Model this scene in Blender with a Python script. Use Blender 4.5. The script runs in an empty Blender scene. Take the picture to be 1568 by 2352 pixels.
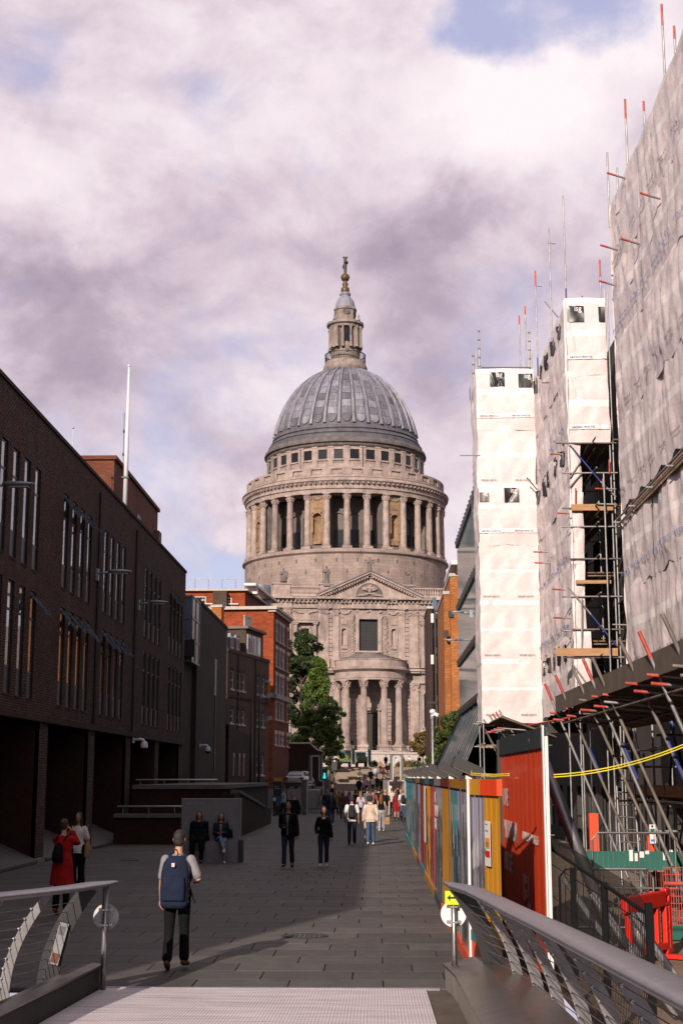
import bpy, math, random
import numpy as np
from mathutils import Vector, Matrix, noise as mnoise
R = math.radians
random.seed(7); rng = np.random.default_rng(7)
scene = bpy.context.scene
C = scene.collection
# ---------------------------------------------------------------- camera
F_PX, W_PX, H_PX, HORIZ, VPX = 3200.0, 1568.0, 2352.0, 1785.0, 865.0   # photo measured in a 1568 x 2352 frame
EYE = 2.53
PITCH = math.atan((HORIZ - H_PX / 2) / F_PX)
YAW = math.atan((VPX - W_PX / 2) / (F_PX / math.cos(PITCH)))
cam_d = bpy.data.cameras.new('camera'); cam = bpy.data.objects.new('camera', cam_d); C.objects.link(cam)
cam.location = (0, 0, EYE); cam.rotation_euler = (R(90) + PITCH, 0, YAW)
cam_d.sensor_fit = 'VERTICAL'; cam_d.sensor_height = 36; cam_d.sensor_width = 24
cam_d.lens = 36 * F_PX / H_PX; cam_d.clip_end = 3000; cam_d.clip_start = 0.1
scene.camera = cam
# ---------------------------------------------------------------- sun, sky, exposure
SUN_EL, SUN_H = R(23.0), Vector((0.31, 0.95))
SUN_H.normalize()
sl = bpy.data.lights.new('sun', 'SUN'); sl.energy = 5.0; sl.angle = R(0.5); sl.color = (1.0, 0.845, 0.73)
so = bpy.data.objects.new('sun', sl); C.objects.link(so)
sdir = Vector((SUN_H.x * math.cos(SUN_EL), SUN_H.y * math.cos(SUN_EL), -math.sin(SUN_EL)))
so.rotation_euler = sdir.to_track_quat('-Z', 'Y').to_euler(); so.location = (-20, -60, 60)
world = bpy.data.worlds.new('World'); scene.world = world; world.use_nodes = True
def build_world():
    nt = world.node_tree; N = nt.nodes; L = nt.links; N.clear()
    def nd(t, **k):
        n = N.new(t)
        for a, b in k.items(): setattr(n, a, b)
        return n
    def math_(op, a, b=None, c=None, clamp=False):
        n = nd('ShaderNodeMath', operation=op, use_clamp=clamp)
        for i, v in enumerate((a, b, c)):
            if v is None: continue
            if isinstance(v, (int, float)): n.inputs[i].default_value = v
            else: L.new(v, n.inputs[i])
        return n.outputs[0]
    out = nd('ShaderNodeOutputWorld'); bg = nd('ShaderNodeBackground'); L.new(bg.outputs[0], out.inputs[0])
    bg.inputs[1].default_value = 0.1
    sky = nd('ShaderNodeTexSky', sky_type='NISHITA', sun_disc=False)
    sky.sun_elevation = SUN_EL; sky.sun_rotation = math.atan2(-SUN_H.x, -SUN_H.y) % (2 * math.pi)
    tc = nd('ShaderNodeTexCoord'); sep = nd('ShaderNodeSeparateXYZ'); L.new(tc.outputs['Generated'], sep.inputs[0])
    wn = nd('ShaderNodeTexNoise'); wn.inputs['Scale'].default_value = 5.5; wn.inputs['Detail'].default_value = 6; wn.inputs['Roughness'].default_value = .6; L.new(tc.outputs['Generated'], wn.inputs['Vector'])
    wsub = nd('ShaderNodeVectorMath', operation='SUBTRACT'); L.new(wn.outputs['Color'], wsub.inputs[0]); wsub.inputs[1].default_value = (.5, .5, .5)
    wma = nd('ShaderNodeVectorMath', operation='MULTIPLY_ADD'); L.new(wsub.outputs[0], wma.inputs[0]); wma.inputs[1].default_value = (.24, .24, .24); L.new(tc.outputs['Generated'], wma.inputs[2])
    def dirv(px, py):
        dx, dy = px - 784, 1176 - py
        fw = F_PX * math.cos(PITCH) - dy * math.sin(PITCH); up = F_PX * math.sin(PITCH) + dy * math.cos(PITCH)
        v = Vector((math.cos(YAW) * dx - math.sin(YAW) * fw, math.sin(YAW) * dx + math.cos(YAW) * fw, up)); v.normalize(); return v
    def blob(px, py, wpx):
        v = dirv(px, py); n = nd('ShaderNodeVectorMath', operation='DISTANCE'); L.new(wma.outputs[0], n.inputs[0])
        n.inputs[1].default_value = v
        m = nd('ShaderNodeMapRange', interpolation_type='SMOOTHERSTEP'); m.inputs['From Min'].default_value = 0.0
        m.inputs['From Max'].default_value = wpx / F_PX; m.inputs['To Min'].default_value = 1; m.inputs['To Max'].default_value = 0
        L.new(n.outputs['Value'], m.inputs[0]); return m.outputs[0]
    # cloud density, and the same density a little higher up: their difference lights tops and shades bases
    def fbm(off, scale, detail, rough):
        mp = nd('ShaderNodeMapping'); mp.inputs['Location'].default_value = off; mp.inputs['Scale'].default_value = (1, 1, 1.35); L.new(tc.outputs['Generated'], mp.inputs[0])
        n = nd('ShaderNodeTexNoise'); n.inputs['Scale'].default_value = scale; n.inputs['Detail'].default_value = detail; n.inputs['Roughness'].default_value = rough; n.inputs['Distortion'].default_value = .35
        L.new(mp.outputs[0], n.inputs['Vector']); return n.outputs['Fac']
    O = (4.3, 2.9, 1.15)
    d1 = fbm(O, 3.0, 14, .55); d2 = fbm((O[0], O[1], O[2] + .07), 3.0, 14, .55)
    w1 = fbm((8.1, 1.2, 3.3), 11.0, 10, .58); w2 = fbm((8.1, 1.2, 3.3 + .022), 11.0, 10, .58)
    cover = math_('ADD', d1, math_('MULTIPLY', math_('SUBTRACT', w1, .5), .16)); cover = math_('ADD', cover, .12)
    for px, py, w, a in [(1330, 100, 330, -.22), (1090, 30, 200, -.14), (400, 270, 270, -.10), (620, 330, 220, -.10), (1110, 720, 270, -.12), (40, 30, 280, -.12), (690, 410, 160, -.08), (470, 1320, 190, -.13), (1000, 1250, 180, -.08), (1190, 330, 330, .14), (150, 400, 330, .14), (480, 1200, 170, .16), (330, 650, 400, .08)]:
        cover = math_('ADD', cover, math_('MULTIPLY', blob(px, py, w), a))
    cv = nd('ShaderNodeMapRange', interpolation_type='SMOOTHSTEP'); cv.inputs['From Min'].default_value = 0.42; cv.inputs['From Max'].default_value = 0.60
    L.new(cover, cv.inputs[0])
    lit = math_('ADD', math_('MULTIPLY', math_('SUBTRACT', d1, d2), .9), math_('MULTIPLY', math_('SUBTRACT', w1, w2), .45))
    tone = math_('MULTIPLY', math_('SUBTRACT', fbm((1.7, 6.1, 2.2), 3.0, 6, .5), .5), .30)
    sh = math_('ADD', math_('ADD', lit, .52), tone)
    sh = math_('ADD', sh, math_('MULTIPLY', math_('SUBTRACT', .60, cover), .25))
    for px, py, w, a in [(1190, 330, 420, .24), (150, 330, 340, .17), (560, 130, 420, .06), (430, 480, 330, .06), (480, 1210, 200, .20), (1060, 1120, 230, .14), (1500, 180, 200, .14), (1150, 100, 110, .10),
                         (1030, 620, 340, -.20), (330, 660, 420, -.10), (90, 780, 320, -.20), (520, 1010, 220, -.14), (470, 1310, 160, -.16), (620, 830, 300, .08), (200, 120, 300, -.03)]:
        sh = math_('ADD', sh, math_('MULTIPLY', blob(px, py, w), a))
    ramp = nd('ShaderNodeValToRGB'); e = ramp.color_ramp.elements
    e[0].position = 0.15; e[0].color = (.38, .30, .395, 1); e[1].position = 0.78; e[1].color = (1.17, 1.05, 1.08, 1)
    for p, c in ((.34, (.58, .47, .57, 1)), (.46, (.80, .67, .76, 1)), (.58, (.99, .865, .925, 1))):
        x = e.new(p); x.color = c
    L.new(sh, ramp.inputs[0])
    sc_ = nd('ShaderNodeVectorMath', operation='SCALE'); sc_.inputs['Scale'].default_value = 5.7; L.new(ramp.outputs[0], sc_.inputs[0])
    # blue of the gaps: the physical sky through a thin veil
    veil = nd('ShaderNodeMix', data_type='RGBA'); veil.inputs[0].default_value = 0.75
    L.new(sky.outputs[0], veil.inputs[6]); veil.inputs[7].default_value = (3.5, 3.4, 4.9, 1)
    mix = nd('ShaderNodeMix', data_type='RGBA'); L.new(cv.outputs[0], mix.inputs[0])
    L.new(veil.outputs[2], mix.inputs[6]); L.new(sc_.outputs[0], mix.inputs[7])
    L.new(mix.outputs[2], bg.inputs[0])
build_world()
scene.view_settings.view_transform = 'Standard'; scene.view_settings.look = 'None'
scene.view_settings.exposure = 0.65; scene.view_settings.gamma = 1.0; scene.view_settings.use_curve_mapping = False
scene.render.engine = 'CYCLES'
scene.cycles.use_denoising = True; scene.cycles.max_bounces = 5; scene.cycles.diffuse_bounces = 3; scene.cycles.glossy_bounces = 3
scene.cycles.transmission_bounces = 3; scene.cycles.caustics_reflective = False; scene.cycles.caustics_refractive = False
try: scene.cycles.denoiser = 'OPENIMAGEDENOISE'
except Exception: pass

# ---------------------------------------------------------------- measuring helpers (photo measurement -> place)
def ray(px, py):
    dx, dy = px - 784, 1176 - py
    fw = F_PX * math.cos(PITCH) - dy * math.sin(PITCH); up = F_PX * math.sin(PITCH) + dy * math.cos(PITCH)
    return Vector((math.cos(YAW) * dx - math.sin(YAW) * fw, math.sin(YAW) * dx + math.cos(YAW) * fw, up))
def at(px, py, Y):                 # point at street distance Y
    d = ray(px, py); return Vector((0, 0, EYE)) + d * (Y / d.y)
def atx(px, py, X):                # point in the plane x = X
    d = ray(px, py); return Vector((0, 0, EYE)) + d * (X / d.x)
def atz(px, py, z=0.0):            # point at height z
    d = ray(px, py); return Vector((0, 0, EYE)) + d * ((z - EYE) / d.z)

# ---------------------------------------------------------------- mesh collecting
class MB:
    def __init__(s): s.v = []; s.f = []
    def quad(s, a, b, c, d):
        n = len(s.v); s.v += [tuple(a), tuple(b), tuple(c), tuple(d)]; s.f.append((n, n + 1, n + 2, n + 3)); return s
    def poly(s, pts):
        n = len(s.v); s.v += [tuple(p) for p in pts]; s.f.append(tuple(range(n, n + len(pts)))); return s
    def box(s, x0, x1, y0, y1, z0, z1):
        n = len(s.v)
        s.v += [(x0, y0, z0), (x1, y0, z0), (x1, y1, z0), (x0, y1, z0), (x0, y0, z1), (x1, y0, z1), (x1, y1, z1), (x0, y1, z1)]
        for f in ((0, 3, 2, 1), (4, 5, 6, 7), (0, 1, 5, 4), (1, 2, 6, 5), (2, 3, 7, 6), (3, 0, 4, 7)): s.f.append(tuple(n + i for i in f))
        return s
    def obox(s, c, ax, ay, az):     # oriented box, half-axis vectors
        c, ax, ay, az = Vector(c), Vector(ax), Vector(ay), Vector(az); n = len(s.v)
        for k in (-1, 1):
            for i, j in ((-1, -1), (1, -1), (1, 1), (-1, 1)): s.v.append(tuple(c + ax * i + ay * j + az * k))
        for f in ((0, 3, 2, 1), (4, 5, 6, 7), (0, 1, 5, 4), (1, 2, 6, 5), (2, 3, 7, 6), (3, 0, 4, 7)): s.f.append(tuple(n + i for i in f))
        return s
    def ring_loft(s, rings, cap=True, closed=True):
        m = len(rings[0]); n = len(s.v)
        for r in rings: s.v += [tuple(p) for p in r]
        for i in range(len(rings) - 1):
            for j in range(m if closed else m - 1):
                k = (j + 1) % m; s.f.append((n + i * m + j, n + i * m + k, n + (i + 1) * m + k, n + (i + 1) * m + j))
        if cap and closed:
            s.f.append(tuple(n + j for j in reversed(range(m)))); s.f.append(tuple(n + (len(rings) - 1) * m + j for j in range(m)))
        return s
    def tube(s, p0, p1, r0, r1=None, n=8, cap=True):
        return s.path([p0, p1], [r0, r0 if r1 is None else r1], n, cap)
    def path(s, pts, rad, n=8, cap=True, flat=1.0, up=None):
        pts = [Vector(p) for p in pts]; rings = []
        if not isinstance(rad, (list, tuple)): rad = [rad] * len(pts)
        for i, p in enumerate(pts):
            t = (pts[min(i + 1, len(pts) - 1)] - pts[max(i - 1, 0)]).normalized()
            ref = Vector(up) if up else (Vector((0, 0, 1)) if abs(t.z) < .9 else Vector((0, 1, 0)))
            a = t.cross(ref).normalized(); b = a.cross(t).normalized()
            rings.append([p + (a * math.cos(2 * math.pi * k / n) + b * (math.sin(2 * math.pi * k / n) * flat)) * rad[i] for k in range(n)])
        return s.ring_loft(rings, cap)
    def lathe(s, prof, n=32, c=(0, 0), a0=0.0, a1=2 * math.pi, cap=False):
        full = abs(a1 - a0 - 2 * math.pi) < 1e-6; m = n if full else n + 1
        rings = [[(c[0] + r * math.sin(a0 + (a1 - a0) * k / n), c[1] - r * math.cos(a0 + (a1 - a0) * k / n), z) for k in range(m)] for r, z in prof]
        return s.ring_loft(rings, cap and full, full)
    def ball(s, c, rx, ry, rz, n=10, m=7, rot=None):
        rings = []
        for i in range(m + 1):
            th = math.pi * (0.02 + 0.96 * i / m); ring = []
            for k in range(n):
                p = Vector((rx * math.sin(th) * math.cos(2 * math.pi * k / n), ry * math.sin(th) * math.sin(2 * math.pi * k / n), -rz * math.cos(th)))
                if rot: p = rot @ p
                ring.append(p + Vector(c))
            rings.append(ring)
        return s.ring_loft(rings)
    def prism(s, poly, fn, d0, d1): # poly (u,v) extruded between d0 and d1; fn(u,v,d) -> point
        n = len(s.v); m = len(poly)
        s.v += [tuple(fn(u, v, d0)) for u, v in poly] + [tuple(fn(u, v, d1)) for u, v in poly]
        s.f.append(tuple(n + i for i in range(m))); s.f.append(tuple(n + m + i for i in reversed(range(m))))
        for i in range(m):
            j = (i + 1) % m; s.f.append((n + i, n + m + i, n + m + j, n + j))
        return s
    def facade(s, O, U, Nn, w, h, holes=(), depth=.2):
        O, U, Nn, Z = Vector(O), Vector(U), Vector(Nn), Vector((0, 0, 1))
        us = sorted({0, w, *[x for q in holes for x in q[:2]]}); vs = sorted({0, h, *[x for q in holes for x in q[2:4]]})
        us = [u for u in us if 0 <= u <= w]; vs = [v for v in vs if 0 <= v <= h]
        P = lambda u, v, d=0: O + U * u + Z * v - Nn * d
        for i in range(len(us) - 1):
            for j in range(len(vs) - 1):
                um, vm = (us[i] + us[i + 1]) / 2, (vs[j] + vs[j + 1]) / 2
                if any(q[0] < um < q[1] and q[2] < vm < q[3] for q in holes): continue
                s.quad(P(us[i], vs[j]), P(us[i + 1], vs[j]), P(us[i + 1], vs[j + 1]), P(us[i], vs[j + 1]))
        for q in holes:
            a, b, c, d = q[:4]
            s.quad(P(a, c), P(a, d), P(a, d, depth), P(a, c, depth)); s.quad(P(b, c), P(b, c, depth), P(b, d, depth), P(b, d))
            s.quad(P(a, c), P(a, c, depth), P(b, c, depth), P(b, c)); s.quad(P(a, d), P(b, d), P(b, d, depth), P(a, d, depth))
        return s
    def mesh(s, name, mat, smooth=False):
        me = bpy.data.meshes.new(name); me.from_pydata(s.v, [], s.f)
        if mat: me.materials.append(mat)
        if smooth: me.polygons.foreach_set('use_smooth', [True] * len(me.polygons))
        me.update(); return me
    def build(s, name, mat, parent=None, smooth=False, loc=None):
        return link(name, s.mesh(name, mat, smooth), parent, loc)
def link(name, me, parent=None, loc=None, rot=None, scl=None):
    o = bpy.data.objects.new(name, me); C.objects.link(o)
    if parent: o.parent = parent
    if loc is not None: o.location = loc
    if rot is not None: o.rotation_euler = rot
    if scl is not None: o.scale = scl
    return o
def tag(o, label=None, cat=None, group=None, kind=None):
    if label: o['label'] = label
    if cat: o['category'] = cat
    if group: o['group'] = group
    if kind: o['kind'] = kind
    return o
def thing(name, label, cat, loc=(0, 0, 0), rotz=0.0, group=None):
    o = bpy.data.objects.new(name, None); C.objects.link(o); o.location = loc; o.rotation_euler = (0, 0, rotz); o.empty_display_size = .3
    return tag(o, label, cat, group)
def autosmooth(o, ang=35):
    me = o.data; me.polygons.foreach_set('use_smooth', [True] * len(me.polygons))
    try: me.set_sharp_from_angle(angle=R(ang))
    except Exception: pass
    return o
# poles: one shared unit cylinder per material
_cyl = {}
def pole(p0, p1, r, mat, parent=None, name='tube', n=10):
    key = (mat.name, n)
    if key not in _cyl:
        m = MB(); m.tube((0, 0, 0), (0, 0, 1), 1, 1, n); _cyl[key] = m.mesh('tube_' + mat.name, mat, True)
        try: _cyl[key].set_sharp_from_angle(angle=R(50))
        except Exception: pass
    p0, p1 = Vector(p0), Vector(p1); d = p1 - p0
    o = link(name, _cyl[key], parent); o.rotation_mode = 'QUATERNION'
    o.location = p0; o.rotation_quaternion = Vector((0, 0, 1)).rotation_difference(d.normalized()); o.scale = (r, r, d.length)
    return o
_boxes = {}
def boxpart(name, mat, parent, c, size, rot=None):
    if mat.name not in _boxes: _boxes[mat.name] = MB().box(-.5, .5, -.5, .5, -.5, .5).mesh('block_' + mat.name, mat)
    return link(name, _boxes[mat.name], parent, c, rot, size)

# ---------------------------------------------------------------- materials
M = {}
ALB = .70
def mat(name, col, rough=.8, metal=0.0, var=.18, scale=2.0, bump=0.0, bscale=30.0, rnd=0.0, col2=None, spec=.4, grime=0.0, trans=0.0, coat=0.0, stretch=None):
    m = bpy.data.materials.new(name); m.use_nodes = True; nt = m.node_tree; N = nt.nodes; L = nt.links
    b = N['Principled BSDF']; b.inputs['Roughness'].default_value = rough; b.inputs['Metallic'].default_value = metal
    b.inputs['Specular IOR Level'].default_value = spec
    if coat: b.inputs['Coat Weight'].default_value = coat
    if trans: b.inputs['Transmission Weight'].default_value = trans
    geo = N.new('ShaderNodeNewGeometry'); vec = geo.outputs['Position']
    if stretch:
        mp = N.new('ShaderNodeMapping'); mp.inputs['Scale'].default_value = stretch; L.new(vec, mp.inputs[0]); vec = mp.outputs[0]
    n1 = N.new('ShaderNodeTexNoise'); n1.inputs['Scale'].default_value = scale; n1.inputs['Detail'].default_value = 7; n1.inputs['Roughness'].default_value = .6
    L.new(vec, n1.inputs['Vector'])
    c = Vector(col) * ALB; c2 = Vector(col2) * ALB if col2 else None
    mx = N.new('ShaderNodeMix'); mx.data_type = 'RGBA'
    mr = N.new('ShaderNodeMapRange'); mr.inputs[1].default_value = .3; mr.inputs[2].default_value = .7; L.new(n1.outputs['Fac'], mr.inputs[0]); L.new(mr.outputs[0], mx.inputs[0])
    lo = c * (1 - var); hi = c2 if c2 else c * (1 + var)
    mx.inputs[6].default_value = (*lo, 1); mx.inputs[7].default_value = (*hi, 1); colout = mx.outputs[2]
    if grime:
        n3 = N.new('ShaderNodeTexNoise'); n3.inputs['Scale'].default_value = scale * .35; n3.inputs['Detail'].default_value = 9; n3.inputs['Roughness'].default_value = .7
        mp = N.new('ShaderNodeMapping'); mp.inputs['Scale'].default_value = (1, 1, .25); L.new(geo.outputs['Position'], mp.inputs[0]); L.new(mp.outputs[0], n3.inputs['Vector'])
        r3 = N.new('ShaderNodeMapRange'); r3.inputs[1].default_value = .5; r3.inputs[2].default_value = .72; r3.inputs[4].default_value = grime; L.new(n3.outputs['Fac'], r3.inputs[0])
        m3 = N.new('ShaderNodeMix'); m3.data_type = 'RGBA'; L.new(r3.outputs[0], m3.inputs[0]); L.new(colout, m3.inputs[6]); m3.inputs[7].default_value = (.05, .045, .045, 1); colout = m3.outputs[2]
    if rnd:
        oi = N.new('ShaderNodeObjectInfo'); mr2 = N.new('ShaderNodeMapRange'); mr2.inputs[3].default_value = 1 - rnd; mr2.inputs[4].default_value = 1 + rnd
        fr_ = N.new('ShaderNodeMath'); fr_.operation = 'FRACT'; ad_ = N.new('ShaderNodeMath'); ad_.operation = 'ADD'; L.new(oi.outputs['Random'], ad_.inputs[0]); L.new(geo.outputs['Random Per Island'], ad_.inputs[1]); L.new(ad_.outputs[0], fr_.inputs[0]); L.new(fr_.outputs[0], mr2.inputs[0]); hv = N.new('ShaderNodeVectorMath'); hv.operation = 'SCALE'
        L.new(colout, hv.inputs[0]); L.new(mr2.outputs[0], hv.inputs['Scale']); colout = hv.outputs[0]
    L.new(colout, b.inputs['Base Color'])
    if bump:
        n2 = N.new('ShaderNodeTexNoise'); n2.inputs['Scale'].default_value = bscale; n2.inputs['Detail'].default_value = 5; L.new(vec, n2.inputs['Vector'])
        bp = N.new('ShaderNodeBump'); bp.inputs['Strength'].default_value = bump; bp.inputs['Distance'].default_value = .02; L.new(n2.outputs['Fac'], bp.inputs['Height']); L.new(bp.outputs[0], b.inputs['Normal'])
    M[name] = m; return m
def brick_mat(name, c1, c2, mortar, w=.235, h=.075, ms=.012, var=.3, bump=.5, rough=.9, grime=.0, nscale=.6):
    c1, c2, mortar = [tuple(x * ALB for x in q) for q in (c1, c2, mortar)]
    m = bpy.data.materials.new(name); m.use_nodes = True; nt = m.node_tree; N = nt.nodes; L = nt.links
    b = N['Principled BSDF']; b.inputs['Roughness'].default_value = rough; b.inputs['Specular IOR Level'].default_value = .25
    geo = N.new('ShaderNodeNewGeometry'); sp = N.new('ShaderNodeSeparateXYZ'); L.new(geo.outputs['Position'], sp.inputs[0])
    ad = N.new('ShaderNodeMath'); ad.operation = 'ADD'; L.new(sp.outputs[0], ad.inputs[0]); L.new(sp.outputs[1], ad.inputs[1])
    cb = N.new('ShaderNodeCombineXYZ'); L.new(ad.outputs[0], cb.inputs[0]); L.new(sp.outputs[2], cb.inputs[1])
    br = N.new('ShaderNodeTexBrick'); br.inputs['Scale'].default_value = 1; br.inputs['Brick Width'].default_value = w; br.inputs['Row Height'].default_value = h
    br.inputs['Mortar Size'].default_value = ms; br.inputs['Mortar Smooth'].default_value = .2; br.inputs['Bias'].default_value = 0
    br.inputs['Color1'].default_value = (*c1, 1); br.inputs['Color2'].default_value = (*c2, 1); br.inputs['Mortar'].default_value = (*mortar, 1)
    L.new(cb.outputs[0], br.inputs['Vector'])
    n1 = N.new('ShaderNodeTexNoise'); n1.inputs['Scale'].default_value = nscale; n1.inputs['Detail'].default_value = 8; n1.inputs['Roughness'].default_value = .65; L.new(geo.outputs['Position'], n1.inputs['Vector'])
    mr = N.new('ShaderNodeMapRange'); mr.inputs[1].default_value = .3; mr.inputs[2].default_value = .7; mr.inputs[3].default_value = 1 - var; mr.inputs[4].default_value = 1 + var * .6; L.new(n1.outputs['Fac'], mr.inputs[0])
    sv = N.new('ShaderNodeVectorMath'); sv.operation = 'SCALE'; L.new(br.outputs['Color'], sv.inputs[0]); L.new(mr.outputs[0], sv.inputs['Scale'])
    out = sv.outputs[0]
    if grime:
        mp = N.new('ShaderNodeMapping'); mp.inputs['Scale'].default_value = (1, 1, .12); L.new(geo.outputs['Position'], mp.inputs[0])
        n3 = N.new('ShaderNodeTexNoise'); n3.inputs['Scale'].default_value = .55; n3.inputs['Detail'].default_value = 9; n3.inputs['Roughness'].default_value = .7; L.new(mp.outputs[0], n3.inputs['Vector'])
        r3 = N.new('ShaderNodeMapRange'); r3.inputs[1].default_value = .5; r3.inputs[2].default_value = .75; r3.inputs[4].default_value = grime; L.new(n3.outputs['Fac'], r3.inputs[0])
        m3 = N.new('ShaderNodeMix'); m3.data_type = 'RGBA'; L.new(r3.outputs[0], m3.inputs[0]); L.new(out, m3.inputs[6]); m3.inputs[7].default_value = (.07, .06, .058, 1); out = m3.outputs[2]
    L.new(out, b.inputs['Base Color'])
    bp = N.new('ShaderNodeBump'); bp.inputs['Strength'].default_value = bump; bp.inputs['Distance'].default_value = .015; bp.invert = True
    L.new(br.outputs['Fac'], bp.inputs['Height']); L.new(bp.outputs[0], b.inputs['Normal'])
    M[name] = m; return m
# stone of the cathedral
brick_mat('portland', (.36, .285, .25), (.295, .232, .20), (.19, .15, .13), w=1.5, h=.62, ms=.02, var=.3, bump=.3, grime=.7, nscale=.35)
mat('portland_plain', (.345, .275, .242), .9, var=.3, scale=.8, bump=.25, bscale=4, grime=.75)
mat('portland_dark', (.145, .122, .11), .9, var=.3, scale=.6, bump=.2, bscale=4, grime=.6)  # sooty stone, darkened further: colour carries some shade of the column gaps
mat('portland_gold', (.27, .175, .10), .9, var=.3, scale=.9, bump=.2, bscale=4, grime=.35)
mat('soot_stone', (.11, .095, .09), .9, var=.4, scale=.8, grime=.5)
mat('portland_mid', (.25, .205, .178), .9, var=.35, scale=.8, bump=.25, bscale=4, grime=.8)
mat('chevron_paint', (.20, .27, .03), .5)  # hi-vis yellow toned down, shade on the trucks put into the colour
mat('lead_roof', (.19, .195, .235), .65, metal=.15, var=.45, scale=1.5, rnd=.28, bump=.15, bscale=3, stretch=(1, 1, .10), grime=.35)
mat('lead_rib', (.225, .225, .262), .6, metal=.15, var=.4, scale=1.6, rnd=.12, stretch=(1, 1, .10), grime=.4)
mat('lead_dark', (.10, .098, .115), .7, metal=.1, var=.35, scale=.8, stretch=(1, 1, .3))
mat('gilt', (.12, .075, .035), .55, metal=.5, var=.4, scale=3)
mat('bronze', (.05, .045, .038), .6, metal=.4)
mat('fence_black', (.006, .007, .007), .8, spec=.1)
mat('office_glass', (.17, .19, .22), .03, metal=.7, var=.2)
mat('curtain_glass', (.10, .28, .38), .06, metal=.25, var=.25, scale=.5)
mat('dark_glass', (.012, .014, .018), .2, var=.3, spec=.22)
mat('grille', (.012, .015, .019), .6, var=.3, scale=6)
mat('blue_glass', (.10, .15, .20), .06, var=.35, scale=.7, spec=.9)
mat('door_wood', (.028, .022, .02), .6, var=.3)
# bricks and stones of the street
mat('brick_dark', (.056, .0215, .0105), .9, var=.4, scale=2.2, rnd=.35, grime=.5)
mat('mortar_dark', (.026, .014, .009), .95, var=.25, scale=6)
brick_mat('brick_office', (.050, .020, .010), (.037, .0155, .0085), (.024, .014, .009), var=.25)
brick_mat('brick_penthouse', (.20, .058, .028), (.14, .04, .02), (.09, .06, .045), w=.30, h=.1, var=.25)
brick_mat('brick_brown', (.048, .027, .019), (.036, .0205, .015), (.034, .027, .023), var=.3)
brick_mat('brick_stock', (.09, .062, .043), (.066, .046, .033), (.07, .058, .047), var=.3)
brick_mat('brick_orange', (.32, .062, .017), (.20, .034, .010), (.24, .075, .03), w=.45, h=.2, ms=.02, var=.28)
brick_mat('brick_red_dark', (.13, .040, .024), (.095, .03, .019), (.11, .05, .035), w=.45, h=.2, ms=.02, var=.28)  # the orange brick again, darkened to put shade into the street face colour
brick_mat('brick_tan', (.42, .155, .042), (.31, .10, .025), (.24, .11, .045), w=.5, h=.24, ms=.03, var=.25)
brick_mat('brick_choc', (.060, .028, .022), (.045, .022, .018), (.05, .035, .03), var=.25)
mat('coping', (.15, .135, .12), .9, var=.2, scale=3, bump=.2)
mat('white_paint', (.62, .60, .58), .55, var=.08)
mat('cream_stone', (.45, .40, .36), .85, var=.15)
mat('slate', (.15, .135, .15), .7, var=.3, scale=2)
mat('zinc', (.17, .19, .22), .45, metal=.4, var=.2)
mat('frosted_bay', (.11, .155, .205), .25, var=.2, scale=1.2, spec=.6)
mat('alu_dark', (.03, .03, .032), .4, metal=.5)
mat('black_metal', (.018, .018, .02), .45, metal=.3)
mat('steel', (.42, .42, .43), .33, metal=.9, var=.15, scale=6)
mat('steel_brushed', (.36, .355, .38), .42, metal=.85, var=.12, scale=10)
mat('fin_steel', (.19, .185, .185), .45, metal=.6, var=.2, scale=5)
mat('galv', (.33, .325, .32), .5, metal=.55, var=.35, scale=4)
mat('galv_old', (.19, .165, .14), .7, metal=.3, var=.4, scale=4)
mat('tube_red', (.48, .035, .022), .55, var=.35, scale=7, col2=(.50, .10, .07))
mat('tube_blue', (.025, .045, .20), .5, var=.3, scale=5)
mat('timber', (.40, .225, .11), .85, var=.25, scale=2.5, stretch=(1, 1, 8), bump=.1)
mat('timber_dark', (.16, .095, .055), .9, var=.3, scale=2)
mat('plywood', (.10, .075, .055), .9, var=.3, scale=2)
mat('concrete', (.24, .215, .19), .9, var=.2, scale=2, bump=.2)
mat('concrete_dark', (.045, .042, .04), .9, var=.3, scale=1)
mat('grey_stone', (.20, .205, .21), .7, var=.12, scale=4, bump=.05)
mat('gate_steel', (.10, .095, .09), .5, metal=.35, var=.2, scale=4)
mat('gate_edge', (.46, .45, .43), .4, metal=.3, var=.08)
mat('lamp_grey', (.26, .31, .33), .4, metal=.4, var=.1)
mat('camera_white', (.62, .63, .66), .35, var=.05)
mat('plaza_slab', (.070, .0645, .0585), .75, var=.24, scale=3.0, rnd=.24, bump=.12, bscale=25, grime=.6)
mat('plaza_joint', (.032, .031, .03), .95, var=.2)
mat('asphalt', (.05, .05, .05), .9, var=.2, scale=3)
mat('site_dirt', (.23, .165, .11), .95, var=.3, scale=1.5, bump=.4, bscale=8)
mat('york_stone', (.21, .165, .125), .9, var=.2, scale=1.2)
mat('yellow_plastic', (.75, .62, .03), .4)
mat('hi_yellow', (.62, .85, .02), .5, var=.04)
mat('black_paint', (.012, .012, .013), .5)
mat('logo_black', (.012, .013, .016), .35, var=.2, scale=5)
mat('print_white', (.72, .70, .68), .6, var=.05)
mat('print_blue', (.08, .16, .42), .6, var=.1)
mat('print_grey', (.08, .08, .09), .6, var=.1)
mat('letter_pale', (.62, .50, .46), .6, var=.08)
mat('letter_dim', (.30, .31, .32), .6, var=.1)
mat('red_plastic', (.62, .022, .012), .38, var=.12, scale=4)
mat('green_cloth', (.010, .115, .085), .8, var=.15)
mat('hoard_red', (.80, .075, .018), .42, var=.12, scale=3, stretch=(1, 1, .1), coat=.2)
mat('hoard_yellow', (.62, .29, .022), .42, var=.1, scale=3, stretch=(1, 1, .1), coat=.2)
mat('hoard_teal', (.035, .19, .21), .45, var=.25, scale=3)
mat('hoard_slate', (.03, .042, .05), .45, var=.25, scale=3)
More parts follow.
